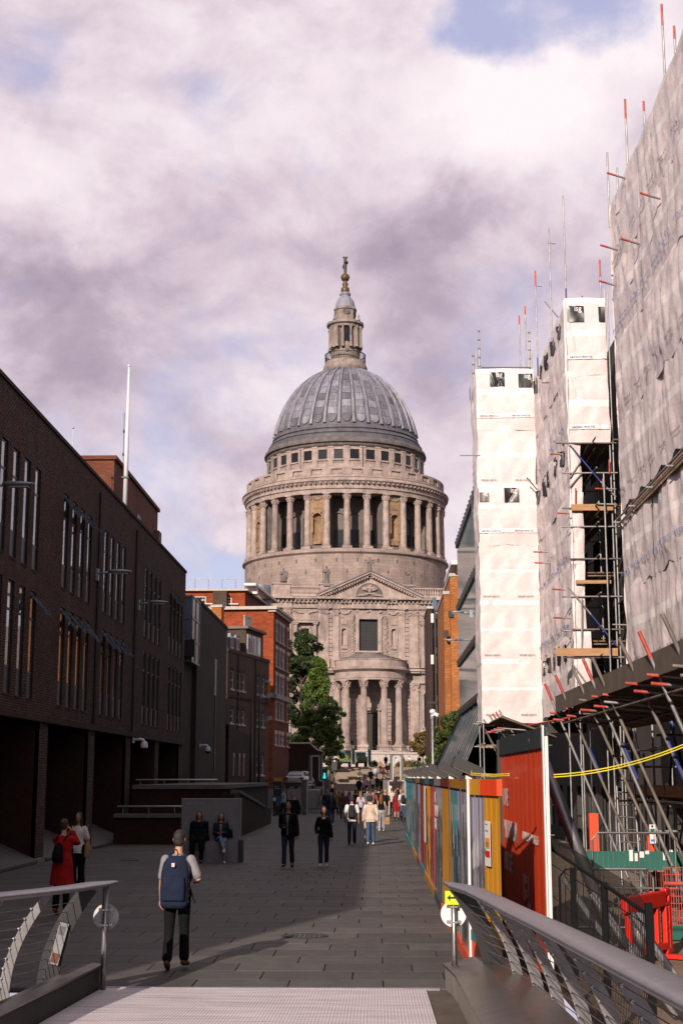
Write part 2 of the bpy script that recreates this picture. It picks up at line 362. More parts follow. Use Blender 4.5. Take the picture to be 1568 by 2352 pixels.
mat('hoard_grey', (.25, .245, .27), .45, var=.35, scale=5, stretch=(1, 1, .5))
mat('hoard_maroon', (.20, .025, .018), .42, var=.25, scale=3, stretch=(1, 1, .3))
mat('hoard_gold', (.42, .19, .02), .42, var=.3, scale=3, stretch=(1, 1, .3))
mat('tyre', (.015, .015, .015), .85)
mat('car_white', (.50, .51, .53), .25, var=.03, coat=.6)
mat('truck_green', (.05, .10, .09), .4, coat=.3)
mat('traffic_black', (.012, .013, .014), .5)
mat('tail_red', (.20, .01, .01), .3)
mat('orange_sign', (.65, .26, .02), .5, var=.05)
mat('map_blue', (.03, .08, .13), .4, var=.4, scale=5)
mat('sheet_edge', (.52, .44, .38), .9)
def photo_print(name, dark, light, tint, scale=2.0, seed=0.0, split=.5):
    # a photograph printed on hoarding: blocky dark and pale shapes with a tinted sky
    m = bpy.data.materials.new(name); m.use_nodes = True; nt = m.node_tree; N = nt.nodes; L = nt.links; b = N['Principled BSDF']
    b.inputs['Roughness'].default_value = .42; b.inputs['Coat Weight'].default_value = .25
    geo = N.new('ShaderNodeNewGeometry'); mp = N.new('ShaderNodeMapping'); mp.inputs['Location'].default_value = (seed, seed * 1.7, seed * .6); mp.inputs['Scale'].default_value = (1, .9, .55); L.new(geo.outputs['Position'], mp.inputs[0])
    v = N.new('ShaderNodeTexVoronoi'); v.distance = 'CHEBYCHEV'; v.inputs['Scale'].default_value = scale; L.new(mp.outputs[0], v.inputs['Vector'])
    n = N.new('ShaderNodeTexNoise'); n.inputs['Scale'].default_value = scale * 1.3; n.inputs['Detail'].default_value = 10; n.inputs['Roughness'].default_value = .7; L.new(mp.outputs[0], n.inputs['Vector'])
    sp = N.new('ShaderNodeSeparateColor'); L.new(v.outputs['Color'], sp.inputs[0])
    ad = N.new('ShaderNodeMath'); ad.operation = 'MULTIPLY_ADD'; ad.inputs[1].default_value = .45; L.new(sp.outputs[0], ad.inputs[0]); L.new(n.outputs['Fac'], ad.inputs[2])
    rp = N.new('ShaderNodeValToRGB'); e = rp.color_ramp.elements; e[0].position = .50; e[0].color = (*dark, 1); e[1].position = .95; e[1].color = (*light, 1); x = e.new(.70); x.color = (*[(a + c) * .35 for a, c in zip(dark, tint)], 1)
    L.new(ad.outputs[0], rp.inputs[0])
    s2 = N.new('ShaderNodeSeparateXYZ'); L.new(geo.outputs['Position'], s2.inputs[0])
    zr = N.new('ShaderNodeMath'); zr.operation = 'MULTIPLY_ADD'; zr.inputs[1].default_value = .5; zr.inputs[2].default_value = 0; L.new(n.outputs['Fac'], zr.inputs[0])
    a2 = N.new('ShaderNodeMath'); a2.operation = 'ADD'; L.new(s2.outputs[2], a2.inputs[0]); L.new(zr.outputs[0], a2.inputs[1])
    zm = N.new('ShaderNodeMapRange'); zm.inputs[1].default_value = 1.55 + split; zm.inputs[2].default_value = 1.75 + split; L.new(a2.outputs[0], zm.inputs[0])
    mx = N.new('ShaderNodeMix'); mx.data_type = 'RGBA'; L.new(zm.outputs[0], mx.inputs[0]); L.new(rp.outputs[0], mx.inputs[6]); mx.inputs[7].default_value = (*tint, 1)
    L.new(mx.outputs[2], b.inputs['Base Color']); M[name] = m; return m
photo_print('print_teal', (.015, .022, .026), (.20, .25, .27), (.03, .15, .18), 2.2, 1.3, .3)
photo_print('print_city', (.014, .016, .02), (.24, .235, .26), (.17, .165, .21), 2.6, 4.1, .35)
photo_print('print_stone', (.02, .019, .021), (.15, .145, .155), (.17, .17, .21), 3.6, 7.7, .45)
photo_print('print_gold', (.04, .025, .012), (.45, .20, .03), (.40, .18, .02), 2.4, 2.9, .2)
photo_print('print_red', (.10, .012, .01), (.42, .10, .07), (.30, .035, .015), 2.0, 5.5, .2)
def deck_mat():
    m = bpy.data.materials.new('deck_alu'); m.use_nodes = True; nt = m.node_tree; N = nt.nodes; L = nt.links; b = N['Principled BSDF']
    b.inputs['Roughness'].default_value = .5; b.inputs['Metallic'].default_value = .1; b.inputs['Specular IOR Level'].default_value = .5
    geo = N.new('ShaderNodeNewGeometry'); n = N.new('ShaderNodeTexNoise'); n.inputs['Scale'].default_value = 3; n.inputs['Detail'].default_value = 9; n.inputs['Roughness'].default_value = .65
    mp = N.new('ShaderNodeMapping'); mp.inputs['Scale'].default_value = (.35, 3, 1); L.new(geo.outputs['Position'], mp.inputs[0]); L.new(mp.outputs[0], n.inputs['Vector'])
    rp = N.new('ShaderNodeValToRGB'); e = rp.color_ramp.elements; e[0].position = .2; e[0].color = (.26, .24, .245, 1); e[1].position = .6; e[1].color = (.60, .55, .56, 1); L.new(n.outputs['Fac'], rp.inputs[0])
    w = N.new('ShaderNodeTexWave'); w.bands_direction = 'X'; w.inputs['Scale'].default_value = 9; w.inputs['Distortion'].default_value = .4; w.inputs['Detail'].default_value = 1; L.new(geo.outputs['Position'], w.inputs['Vector'])
    mx = N.new('ShaderNodeMix'); mx.data_type = 'RGBA'; mx.blend_type = 'MULTIPLY'; mx.inputs[0].default_value = .35; L.new(rp.outputs[0], mx.inputs[6]); L.new(w.outputs['Color'], mx.inputs[7]); L.new(mx.outputs[2], b.inputs['Base Color'])
    bp = N.new('ShaderNodeBump'); bp.inputs['Strength'].default_value = .5; bp.inputs['Distance'].default_value = .004; L.new(w.outputs['Fac'], bp.inputs['Height']); L.new(bp.outputs[0], b.inputs['Normal']); M['deck_alu'] = m
deck_mat()
def sheet_mat():
    m = bpy.data.materials.new('white_sheeting'); m.use_nodes = True; nt = m.node_tree; N = nt.nodes; L = nt.links
    b = N['Principled BSDF']; b.inputs['Roughness'].default_value = .55; out = N['Material Output']; b.inputs['Specular IOR Level'].default_value = .3
    geo = N.new('ShaderNodeNewGeometry'); n = N.new('ShaderNodeTexNoise'); n.inputs['Scale'].default_value = 1.1; n.inputs['Detail'].default_value = 9; n.inputs['Roughness'].default_value = .65; L.new(geo.outputs['Position'], n.inputs['Vector'])
    rp = N.new('ShaderNodeValToRGB'); e = rp.color_ramp.elements; e[0].position = .3; e[0].color = (.455, .395, .39, 1); e[1].position = .62; e[1].color = (.56, .495, .49, 1); L.new(n.outputs['Fac'], rp.inputs[0])
    # heat-welded reinforcing grid
    L.new(rp.outputs[0], b.inputs['Base Color'])
    n2 = N.new('ShaderNodeTexNoise'); n2.inputs['Scale'].default_value = 5; n2.inputs['Detail'].default_value = 6; L.new(geo.outputs['Position'], n2.inputs['Vector'])
    bp = N.new('ShaderNodeBump'); bp.inputs['Strength'].default_value = .35; bp.inputs['Distance'].default_value = .06; L.new(n2.outputs['Fac'], bp.inputs['Height']); L.new(bp.outputs[0], b.inputs['Normal'])
    t = N.new('ShaderNodeBsdfTranslucent'); t.inputs[0].default_value = (.75, .70, .68, 1); mx = N.new('ShaderNodeMixShader'); mx.inputs[0].default_value = .12
    L.new(b.outputs[0], mx.inputs[1]); L.new(t.outputs[0], mx.inputs[2]); L.new(mx.outputs[0], out.inputs[0]); M['white_sheeting'] = m
sheet_mat()
def emit_mat(name, col, s):
    m = bpy.data.materials.new(name); m.use_nodes = True; b = m.node_tree.nodes['Principled BSDF']; b.inputs['Base Color'].default_value = (*[c * .3 for c in col], 1)
    b.inputs['Emission Color'].default_value = (*col, 1); b.inputs['Emission Strength'].default_value = s; M[name] = m
emit_mat('green_man', (.0, .75, .65), 1.6)
def leaf_mat(name, col, col2):
    m = bpy.data.materials.new(name); m.use_nodes = True; nt = m.node_tree; N = nt.nodes; L = nt.links; b = N['Principled BSDF']; out = N['Material Output']
    b.inputs['Roughness'].default_value = .6; b.inputs['Specular IOR Level'].default_value = .25
    geo = N.new('ShaderNodeNewGeometry'); n = N.new('ShaderNodeTexNoise'); n.inputs['Scale'].default_value = 1.2; n.inputs['Detail'].default_value = 4; L.new(geo.outputs['Position'], n.inputs['Vector'])
    ad = N.new('ShaderNodeMath'); ad.operation = 'MULTIPLY_ADD'; ad.inputs[1].default_value = .45; L.new(geo.outputs['Random Per Island'], ad.inputs[0]); L.new(n.outputs['Fac'], ad.inputs[2])
    mr = N.new('ShaderNodeMapRange'); mr.inputs[1].default_value = .4; mr.inputs[2].default_value = 1.0; L.new(ad.outputs[0], mr.inputs[0])
    mx = N.new('ShaderNodeMix'); mx.data_type = 'RGBA'; L.new(mr.outputs[0], mx.inputs[0]); mx.inputs[6].default_value = (*col, 1); mx.inputs[7].default_value = (*col2, 1)
    L.new(mx.outputs[2], b.inputs['Base Color']); t = N.new('ShaderNodeBsdfTranslucent'); L.new(mx.outputs[2], t.inputs[0])
    ms = N.new('ShaderNodeMixShader'); ms.inputs[0].default_value = .25; L.new(b.outputs[0], ms.inputs[1]); L.new(t.outputs[0], ms.inputs[2]); L.new(ms.outputs[0], out.inputs[0]); M[name] = m
leaf_mat('leaf_bright', (.03, .062, .012), (.105, .155, .026)); leaf_mat('leaf_dark', (.014, .030, .011), (.045, .07, .022)); leaf_mat('leaf_mid', (.022, .042, .012), (.085, .11, .028)); leaf_mat('leaf_rust', (.07, .055, .016), (.17, .11, .03))
mat('bark', (.07, .052, .04), .95, var=.3, scale=5)
# ================================================================ ground
ZCOL = [(-60, 0), (96, 0), (104, .05), (150, .6), (170, .9), (176, .9), (217, 4.0), (232, 4.2), (700, 4.2)]
def gz(Y):
    for (a, za), (b, zb) in zip(ZCOL, ZCOL[1:]):
        if Y <= b: return za + (zb - za) * max(0, (Y - a)) / (b - a)
    return ZCOL[-1][1]
m = MB()
def strip(m, X0, X1, ys, dz=0.0):
    for a, b in zip(ys, ys[1:]): m.quad((X0, a, gz(a) + dz), (X1, a, gz(a) + dz), (X1, b, gz(b) + dz), (X0, b, gz(b) + dz))
strip(m, -500, 500, [17.72, 60, 96, 104, 150, 170, 176, 217, 232, 700], -.06)
tag(m.build('ground', M['plaza_joint']), kind='structure')
pav = tag(MB().box(-10.6, 1.45, 17.75, 100, -.05, -.03).build('pavement', M['plaza_joint']), kind='structure')
# paving slabs: 0.9 x 0.6 m in broken courses, the nearest 300 singly
slabs = []
sx, sy = 1.18, .78
row = 0; yy = 17.76
while yy < 99:
    off = (row % 3) * sx / 3; xx = -10.55 - off
    while xx < 1.42:
        x0, x1 = max(xx, -10.55), min(xx + sx, 1.42)
        if x1 - x0 > .12: slabs.append((x0 + .006, x1 - .006, yy + .006, yy + sy - .006))
        xx += sx
    yy += sy; row += 1
_slab = {}
def slab_mesh(w, d):
    k = (round(w, 2), round(d, 2))
    if k not in _slab:
        b = .006; w2, d2 = w / 2, d / 2
        _slab[k] = MB().ring_loft([[(-w2, -d2, -.03), (w2, -d2, -.03), (w2, d2, -.03), (-w2, d2, -.03)], [(-w2, -d2, -b), (w2, -d2, -b), (w2, d2, -b), (-w2, d2, -b)],
                                   [(-w2 + b, -d2 + b, 0), (w2 - b, -d2 + b, 0), (w2 - b, d2 - b, 0), (-w2 + b, d2 - b, 0)]]).mesh('paving_slab', M['plaza_slab'])
    return _slab[k]
vis = [s for s in slabs if (s[0] + s[1]) / 2 > -.30 * (s[2] + s[3]) / 2]
near = vis[:300]; ns = set(near)
for s in near:
    link('paving_slab', slab_mesh(s[1] - s[0], s[3] - s[2]), pav, ((s[0] + s[1]) / 2, (s[2] + s[3]) / 2, random.uniform(-.003, .002)))
m = MB()
for s in slabs:
    if s not in ns: z = random.uniform(-.003, .002); m.quad((s[0], s[2], z), (s[1], s[2], z), (s[1], s[3], z), (s[0], s[3], z))
tag(m.build('far_paving_slabs', M['plaza_slab'], pav), kind='stuff')
# manhole covers in the plaza
for px, py, rr, lb in ((700, 2150, .38, 'round iron manhole cover set in the sunlit paving'), (298, 1976, .3, 'dark iron gully cover beside the red coated woman')):
    p = atz(px, py); mc = thing('manhole_cover', lb, 'manhole cover', (p.x, p.y, .001))
    MB().lathe([(.001, .006), (rr - .05, .006), (rr - .05, .002), (rr - .03, .002), (rr - .03, .007), (rr, .007), (rr, -.01)], 28).build('lid', M['alu_dark'] if lb.startswith('dark') else M['plaza_joint'], mc)
    g = MB()
    for k in range(-3, 4): g.box(k * .08 - .015, k * .08 + .015, -math.sqrt(max(.01, (rr - .06) ** 2 - (k * .08) ** 2)) * .85, math.sqrt(max(.01, (rr - .06) ** 2 - (k * .08) ** 2)) * .85, .004, .01)
    g.build('tread_bars', M['plaza_slab'], mc)
# road crossing, upper road, steps
m = MB(); strip(m, -300, 300, [104, 112, 120], -.045); tag(m.build('cross_road', M['asphalt']), kind='structure')
m = MB(); strip(m, -300, 300, [217, 232], .02); strip(m, -300, 300, [232, 242], .02); tag(m.build('cathedral_road', M['asphalt']), kind='structure')
m = MB(); strip(m, -9, 30, [120, 150, 170, 176], -.03); tag(m.build('upper_path', M['york_stone']), kind='structure')
tag(MB().box(2.2, 40, 8, 60, -.045, -.02).build('site_ground', M['site_dirt']), kind='structure')
st = tag(MB().box(-6.5, 14, 176, 216.9, .2, .86).build('stairs', M['york_stone']), kind='structure')
nst = 20; ys = 176.0
for k in range(nst):
    y0 = 176 + k * 2.05 + (0 if k < 8 else 0); z1 = .9 + (k + 1) * (3.1 / nst)
    link('step', MB().box(-6.5, 14, 0, 217 - y0, -.6, 0).mesh('step', M['york_stone']), st, (0, y0, z1))
# side walls of the steps
for x, lb in ((-6.9, 'low stone wall flanking the far steps under the trees'), (9.2, 'low stone planter wall flanking the far steps by the flower bed')):
    m = MB(); m.poly([(x, 174, .5), (x, 217, .5), (x, 217, 5.0), (x, 174, 1.7)]); m.poly([(x + .5, 174, .5), (x + .5, 217, .5), (x + .5, 217, 5.0), (x + .5, 174, 1.7)])
    m.quad((x, 174, 1.7), (x + .5, 174, 1.7), (x + .5, 217, 5), (x, 217, 5)); m.quad((x, 174, .5), (x + .5, 174, .5), (x + .5, 174, 1.7), (x, 174, 1.7))
    tag(m.build('stair_wall', M['york_stone']), lb, 'wall')
# raised forecourt on the left beyond the crossing
m = MB(); m.quad((-60, 109, -.02), (-4.8, 109, -.02), (-4.8, 121, 1.5), (-60, 121, 1.5)); m.quad((-60, 121, 1.5), (-4.8, 121, 1.5), (-4.8, 150, 1.62), (-60, 150, 1.62)); m.quad((-4.8, 109, -.05), (-4.8, 150, -.05), (-4.8, 150, 1.62), (-4.8, 121, 1.5))
tag(m.build('forecourt', M['asphalt']), kind='structure')

# ================================================================ cathedral
A_CATH = R(7.8)
DC = at(793, 1500, 296)
cath = thing('cathedral', 'domed stone cathedral with columned drum closing the street', 'cathedral', (DC.x, DC.y, 0), A_CATH)
def DY(yz): return 574.1 + .3295 * yz
def hz(yz): return at(793, DY(yz), 296).z
def rz(hw, yz):
    d = ray(793, DY(yz)); return hw * .3295 * 296 / d.y
stone, plain = M['portland'], M['portland_plain']
def lathe_part(name, prof, mt, parent, n=96, smooth=False):
    o = MB().lathe(prof, n).build(name, mt, parent); return autosmooth(o, 30)
# --- lantern and cross
lan = MB().lathe([(rz(145, 860), hz(862)), (rz(154, 835), hz(848)), (rz(154, 835), hz(832)), (rz(140, 800), hz(800)), (rz(140, 800), hz(792)), (rz(100, 790), hz(790)), (rz(100, 740), hz(740))], 48).build('lantern', M['portland_mid'], cath); autosmooth(lan)
g = MB(); rg = rz(140, 770)
for k in range(72):
    a = 2 * math.pi * k / 72; g.tube((rg * math.sin(a), -rg * math.cos(a), hz(792)), (rg * math.sin(a), -rg * math.cos(a), hz(742)), .05, .05, 4)
g.lathe([(rg - .08, hz(742)), (rg + .08, hz(742)), (rg + .08, hz(737)), (rg - .08, hz(737)), (rg - .08, hz(742))], 48); g.build('gallery_railing', M['bronze'], lan)
zb, zt = hz(742), hz(515)
rb = rz(88, 640)
core = MB().lathe([(rz(100, 720), hz(742)), (rz(100, 720), hz(702)), (rb * 1.06, hz(698)), (rb * 1.06, hz(560))], 8).build('lantern_core', M['portland_mid'], lan)
for q in range(4):
    for sx_ in (-1, 1):
        a = q * math.pi / 2 + sx_ * R(15); r_ = rz(108, 640)
        cm = MB().lathe([(.42, hz(702)), (.42, hz(690)), (.30, hz(684)), (.26, hz(570)), (.40, hz(562)), (.40, hz(556))], 10); link('lantern_column', cm.mesh('lantern_column', M['portland_mid'], True), lan, (r_ * math.sin(a), -r_ * math.cos(a), 0))
        a = q * math.pi / 2 + sx_ * R(35); r_ = rz(120, 640); link('lantern_column', cm.mesh('lantern_column', M['portland_mid'], True), lan, (r_ * math.sin(a), -r_ * math.cos(a), 0))
    w = link('lantern_window', MB().box(-.75, .75, -rz(96, 640), -rz(70, 640), hz(660), hz(556)).mesh('lantern_window', M['dark_glass']), lan, None, (0, 0, q * math.pi / 2))
    link('lantern_niche', MB().box(-.35, .35, -rz(102, 720) , -rz(60, 720), hz(738), hz(712)).mesh('lantern_niche', M['soot_stone']), lan, None, (0, 0, q * math.pi / 2))
    # projecting corner pier
    link('corner_pier', MB().box(-.85, .85, -rz(118, 640), -rz(60, 640), hz(702), hz(556)).mesh('corner_pier', M['portland_mid']), lan, None, (0, 0, q * math.pi / 2 + R(45)))
    b = MB().lathe([(.36, hz(515)), (.36, hz(505)), (.15, hz(500)), (.3, hz(490)), (.12, hz(478)), (.04, hz(468))], 8)
    a = q * math.pi / 2 + R(45); link('finial', b.mesh('finial', M['portland_mid'], True), lan, (rz(118, 510) * math.sin(a), -rz(118, 510) * math.cos(a), 0))
en = MB().lathe([(rz(112, 556), hz(558)), (rz(114, 550), hz(545)), (rz(130, 540), hz(536)), (rz(130, 530), hz(520)), (rz(105, 515), hz(514)), (rz(80, 510), hz(508)), (rz(80, 510), hz(500))], 16).build('lantern_cornice', M['portland_mid'], lan)
at_ = MB().lathe([(rz(78, 500), hz(502)), (rz(72, 490), hz(492)), (rz(72, 440), hz(432)), (rz(81, 430), hz(426)), (rz(81, 415), hz(414)), (rz(74, 410), hz(408))], 8).build('lantern_attic', M['portland_mid'], lan)
for q in range(4):
    pm = MB().lathe([(.0, 0), (.52, 0), (.52, .12), (.72, .12), (.72, 0)], 20); o = link('round_window', pm.mesh('round_window', M['soot_stone']), lan, None, None)
    a = q * math.pi / 2; o.location = (rz(71, 448) * math.sin(a), -rz(71, 448) * math.cos(a), hz(448)); o.rotation_euler = (R(90), 0, a)
MB().lathe([(rz(70, 410), hz(410)), (rz(68, 390), hz(390)), (rz(60, 360), hz(362)), (rz(45, 335), hz(338)), (rz(30, 322), hz(322)), (rz(38, 318), hz(318)), (rz(38, 305), hz(305)), (rz(26, 300), hz(298))], 24).build('lantern_dome', M['lead_roof'], lan, True)
MB().lathe([(rz(26, 298), hz(298)), (rz(30, 285), hz(285)), (rz(28, 270), hz(268)), (rz(15, 255), hz(256)), (rz(20, 245), hz(245)), (rz(21, 238), hz(236)), (rz(12, 228), hz(226)), (rz(16, 218), hz(218))], 14).build('gilt_scrolls', M['gilt'], lan, True)
MB().lathe([(.3, hz(218)), (rz(24, 212), hz(212)), (rz(31, 195), hz(196)), (rz(31, 188), hz(188)), (rz(26, 175), hz(176)), (.35, hz(168)), (.3, hz(160))], 18).build('ball', M['gilt'], lan, True)
cr = MB()
cr.path([(0, 0, hz(166)), (0, 0, hz(140)), (0, 0, hz(100)), (0, 0, hz(52))], [.30, .34, .38, .30], 8)
cr.box(-.16, .16, -1.3, 1.3, hz(96), hz(84)); cr.box(-.55, .55, -.25, .25, hz(55), hz(50)); cr.ball((-.4, 0, hz(118)), .22, .3, .5); cr.ball((.35, 0, hz(88)), .32, .5, .4); cr.ball((.2, 0, hz(72)), .2, .3, .5)
cr.build('cross', M['bronze'], lan)
# --- outer dome
DP = [(140, 852), (160, 868), (225, 898), (290, 945), (345, 1000), (385, 1052), (417, 1105), (447, 1165), (470, 1225), (488, 1285), (500, 1338)]
def dome_r(z):
    for (h0, y0), (h1, y1) in zip(DP, DP[1:]):
        za, zb_ = hz(y0), hz(y1)
        if z >= zb_: return rz(h0, y0) + (rz(h1, y1) - rz(h0, y0)) * min(1, max(0, (za - z) / (za - zb_)))
    return rz(500, 1338)
zs = [hz(y) for _, y in DP]
dome = autosmooth(MB().lathe([(dome_r(z) - .12, z) for z in np.linspace(zs[0], zs[-1], 24)], 128).build('dome', M['lead_dark'], cath), 40)
NR = 32
zl = list(np.linspace(hz(900), hz(1312), 9)); zl[0] = hz(880)
for r_i in range(8):
    za, zb_ = zl[r_i], zl[r_i + 1]
    pm = MB(); half = math.pi / NR * .62
    rows = [za, (za * 2 + zb_) / 3, (za + 2 * zb_) / 3, zb_ + .06]
    rings = []
    for z in rows: rings.append([(dome_r(z) * math.sin(a), -dome_r(z) * math.cos(a), z) for a in np.linspace(-half, half, 5)])
    if r_i == 7:   # the lowest panels end in a round lip
        rings = []
        for t in np.linspace(0, 1, 7):
            z = za + (zb_ - za) * t; hh = half * (1 if t < .55 else math.sqrt(max(0.02, 1 - ((t - .55) / .45) ** 2)))
            rings.append([(dome_r(z) * math.sin(a), -dome_r(z) * math.cos(a), z) for a in np.linspace(-hh, hh, 5)])
    pm.ring_loft(rings, False, False); me = pm.mesh('lead_panel', M['lead_roof'], True); meD = me.copy(); meD.materials[0] = M['lead_dark']
    for k in range(NR):
        pd = random.random(); p_dark = [.02, .06, .14, .26, .16, .16, .26, .42][r_i]
        link('lead_panel', meD if pd < p_dark else me, dome, None, (0, 0, 2 * math.pi * (k + .5) / NR))
for k in range(NR):
    for s_, hw in ((0, .30),):
        pm = MB(); rings = []
        for z in np.linspace(hz(862), hz(1325), 20):
            r_ = dome_r(z); wd = (.09 + .27 * (r_ / 16)) ; rings.append([(-wd, -r_ + .1, z), (-wd * .75, -r_ - .30, z + .1), (-wd * .2, -r_ - .34, z + .1), (wd * .2, -r_ - .34, z + .1), (wd * .75, -r_ - .30, z + .1), (wd, -r_ + .1, z)])
        pm.ring_loft(rings, False, False)
    if k == 0: ribme = pm.mesh('lead_rib', M['lead_rib'], False)
    link('lead_rib', ribme, dome, None, (0, 0, 2 * math.pi * k / NR))
lipm = MB(); rings = []    # raised round lips under each panel
for t in np.linspace(0, math.pi, 9):
    a = math.pi / NR * .66 * math.cos(t); z = hz(1268) - (hz(1268) - hz(1316)) * math.sin(t); r_ = dome_r(z)
    c_ = Vector((r_ * math.sin(a), -r_ * math.cos(a), z)); rings.append([c_ + Vector((0, -.22, .0)), c_ + Vector((0, -.1, .16)), c_ + Vector((0, .1, -.2))])
lipm.ring_loft(rings, False, True); lme = lipm.mesh('lead_lip', M['lead_rib'])
for k in range(NR): link('lead_lip', lme, dome, None, (0, 0, 2 * math.pi * (k + .5) / NR))
lathe_part('dome_base', [(rz(498, 1335), hz(1336)), (rz(506, 1345), hz(1346)), (rz(508, 1352), hz(1356)), (rz(500, 1365), hz(1362)), (rz(520, 1378), hz(1380)), (rz(524, 1385), hz(1388)), (rz(518, 1395), hz(1394)), (rz(535, 1402), hz(1404)), (rz(535, 1420), hz(1422)), (rz(545, 1425), hz(1430))], M['lead_dark'], cath)
lathe_part('attic_cornice', [(rz(545, 1430), hz(1428)), (rz(556, 1440), hz(1440)), (rz(562, 1452), hz(1456)), (rz(562, 1462), hz(1464)), (rz(548, 1470), hz(1470)), (rz(548, 1480), hz(1482)), (rz(541, 1490), hz(1490))], M['soot_stone'], cath)
# --- attic with square windows
ra = rz(536, 1520); attic = autosmooth(MB().lathe([(ra, hz(1488)), (ra, hz(1720))], 128).build('attic', stone, cath), 30)
zA, zB = hz(1512), hz(1575)
wm = MB().box(-.95, .95, -ra - .04, -ra + .5, zB, zA).mesh('attic_window', M['dark_glass'])
fm = MB(); 
for x0, x1, a, b in ((-1.4, -.95, zB - .3, zA + .35), (.95, 1.4, zB - .3, zA + .35), (-.95, .95, zA, zA + .35), (-.95, .95, zB - .3, zB)): fm.box(x0, x1, -ra - .22, -ra + .3, a, b)
fm.box(-1.15, 1.15, -ra - .12, -ra + .3, hz(1690), hz(1606))
fme = fm.mesh('window_surround', plain)
pme = MB().box(-.52, .52, -ra - .28, -ra + .3, hz(1700), hz(1492)).box(-.65, .65, -ra - .36, -ra + .3, hz(1500), hz(1491)).mesh('attic_pilaster', plain)
pm2 = MB().box(-.06, .06, -ra - .4, -ra - .28, hz(1700), hz(1495)).mesh('downpipe', M['black_metal'])
for k in range(32):
    a = 2 * math.pi * k / 32
    link('attic_window', wm, attic, None, (0, 0, a)); link('window_surround', fme, attic, None, (0, 0, a)); link('attic_pilaster', pme, attic, None, (0, 0, a + math.pi / 32))
    if k in (0, 28): link('downpipe', pm2, attic, None, (0, 0, a + math.pi / 32))
# --- stone gallery balustrade, entablature
rgal = rz(680, 1690)
gal = autosmooth(MB().lathe([(rgal - .6, hz(1722)), (rgal + .05, hz(1722)), (rgal + .05, hz(1708)), (rgal - .05, hz(1706))], 128).build('stone_gallery', plain, cath), 30)
MB().lathe([(rgal - .45, hz(1672)), (rgal + .12, hz(1672)), (rgal + .12, hz(1660)), (rgal - .45, hz(1660)), (rgal - .45, hz(1672))], 128).build('top_rail', plain, gal)
MB().lathe([(ra - .2, hz(1716)), (rgal, hz(1716))], 96).build('gallery_floor', plain, gal)
ped = MB().box(-.95, .95, -rgal - .1, -rgal + .5, hz(1710), hz(1664)).mesh('pedestal', plain)
bal = MB(); nb = 8
for i in range(nb):
    a = -math.pi / 32 + R(2.9) + (R(11.25) - R(5.8)) * (i + .5) / nb; a -= 0
    bal.lathe([(.13, hz(1708)), (.20, hz(1703)), (.24, hz(1696)), (.12, hz(1684)), (.10, hz(1678)), (.18, hz(1672))], 7, (rgal * math.sin(a) * .987, -rgal * math.cos(a) * .987))
bme = bal.mesh('baluster_bay', plain, True)
for k in range(32):
    link('pedestal', ped, gal, None, (0, 0, 2 * math.pi * (k + .5) / 32)); link('baluster_bay', bme, gal, None, (0, 0, 2 * math.pi * k / 32))
ent = lathe_part('entablature', [(rgal - .2, hz(1722)), (rz(690, 1730), hz(1728)), (rz(716, 1745), hz(1744)), (rz(717, 1755), hz(1752)), (rz(703, 1758), hz(1760)), (rz(698, 1765), hz(1768)), (rz(690, 1775), hz(1776)), (rz(690, 1790), hz(1790)), (rz(697, 1795), hz(1792)), (rz(697, 1800), hz(1800)), (rz(688, 1803), hz(1803)), (rz(686, 1825), hz(1828)), (rz(600, 1825), hz(1828)), (rz(545, 1825), hz(1826))], plain, cath)
dm = MB().box(-.16, .16, -rz(716, 1750) + .1, -rz(690, 1750), hz(1770), hz(1759)).mesh('modillion', plain)
for k in range(128): link('modillion', dm, ent, None, (0, 0, 2 * math.pi * k / 128))
# --- peristyle: 32 columns, inner wall, niches
rc = rz(668, 2000); rin = rz(520, 2000)
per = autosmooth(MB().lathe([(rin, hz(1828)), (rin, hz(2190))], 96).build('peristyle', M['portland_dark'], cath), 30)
z0, z1 = hz(2190), hz(1828)
colm = MB().box(-1.0, 1.0, -1.0, 1.0, z0, z0 + .45)
colm.lathe([(.98, z0 + .45), (.98, z0 + .62), (.80, z0 + .70), (.86, z0 + .85), (.70, z0 + .95), (.69, z0 + 5), (.60, z1 - 1.35), (.68, z1 - 1.3), (.60, z1 - 1.22), (.64, z1 - .9), (.74, z1 - .55), (.70, z1 - .5), (.92, z1 - .18)], 14)
for q in range(8):
    a = q * math.pi / 4
    for zz, rr in ((z1 - .95, .70), (z1 - .6, .78)): colm.ball((rr * math.sin(a + zz), rr * math.cos(a + zz), zz), .14, .14, .22, 5, 4)
colm.box(-.85, .85, -.85, .85, z1 - .18, z1 + .02)
cme = colm.mesh('peristyle_column', plain, True); cme.set_sharp_from_angle(angle=R(40))
# niche bay
nic = MB(); wN = 2.15; yf, yb = -rc + .1, -rin + .3
zi = hz(2165)
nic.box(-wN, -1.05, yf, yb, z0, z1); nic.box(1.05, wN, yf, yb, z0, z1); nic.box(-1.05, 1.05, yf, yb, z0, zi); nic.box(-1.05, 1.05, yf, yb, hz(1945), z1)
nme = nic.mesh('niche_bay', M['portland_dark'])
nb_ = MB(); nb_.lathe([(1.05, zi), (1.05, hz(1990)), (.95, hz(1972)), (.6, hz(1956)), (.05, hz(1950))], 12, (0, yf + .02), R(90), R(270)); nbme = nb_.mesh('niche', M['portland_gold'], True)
ar = MB()
for s_ in (-1, 1): ar.box(s_ * 1.05 - .2, s_ * 1.05 + .2, yf - .16, yf, hz(2080), hz(1988)); ar.box(s_ * 1.05 - .3, s_ * 1.05 + .3, yf - .22, yf, hz(1990), hz(1983))
arc = [(1.25 * math.cos(t), hz(1985) + 1.25 * math.sin(t)) for t in np.linspace(0, math.pi, 11)] + [(.98 * math.cos(t), hz(1985) + .98 * math.sin(t)) for t in np.linspace(math.pi, 0, 11)]
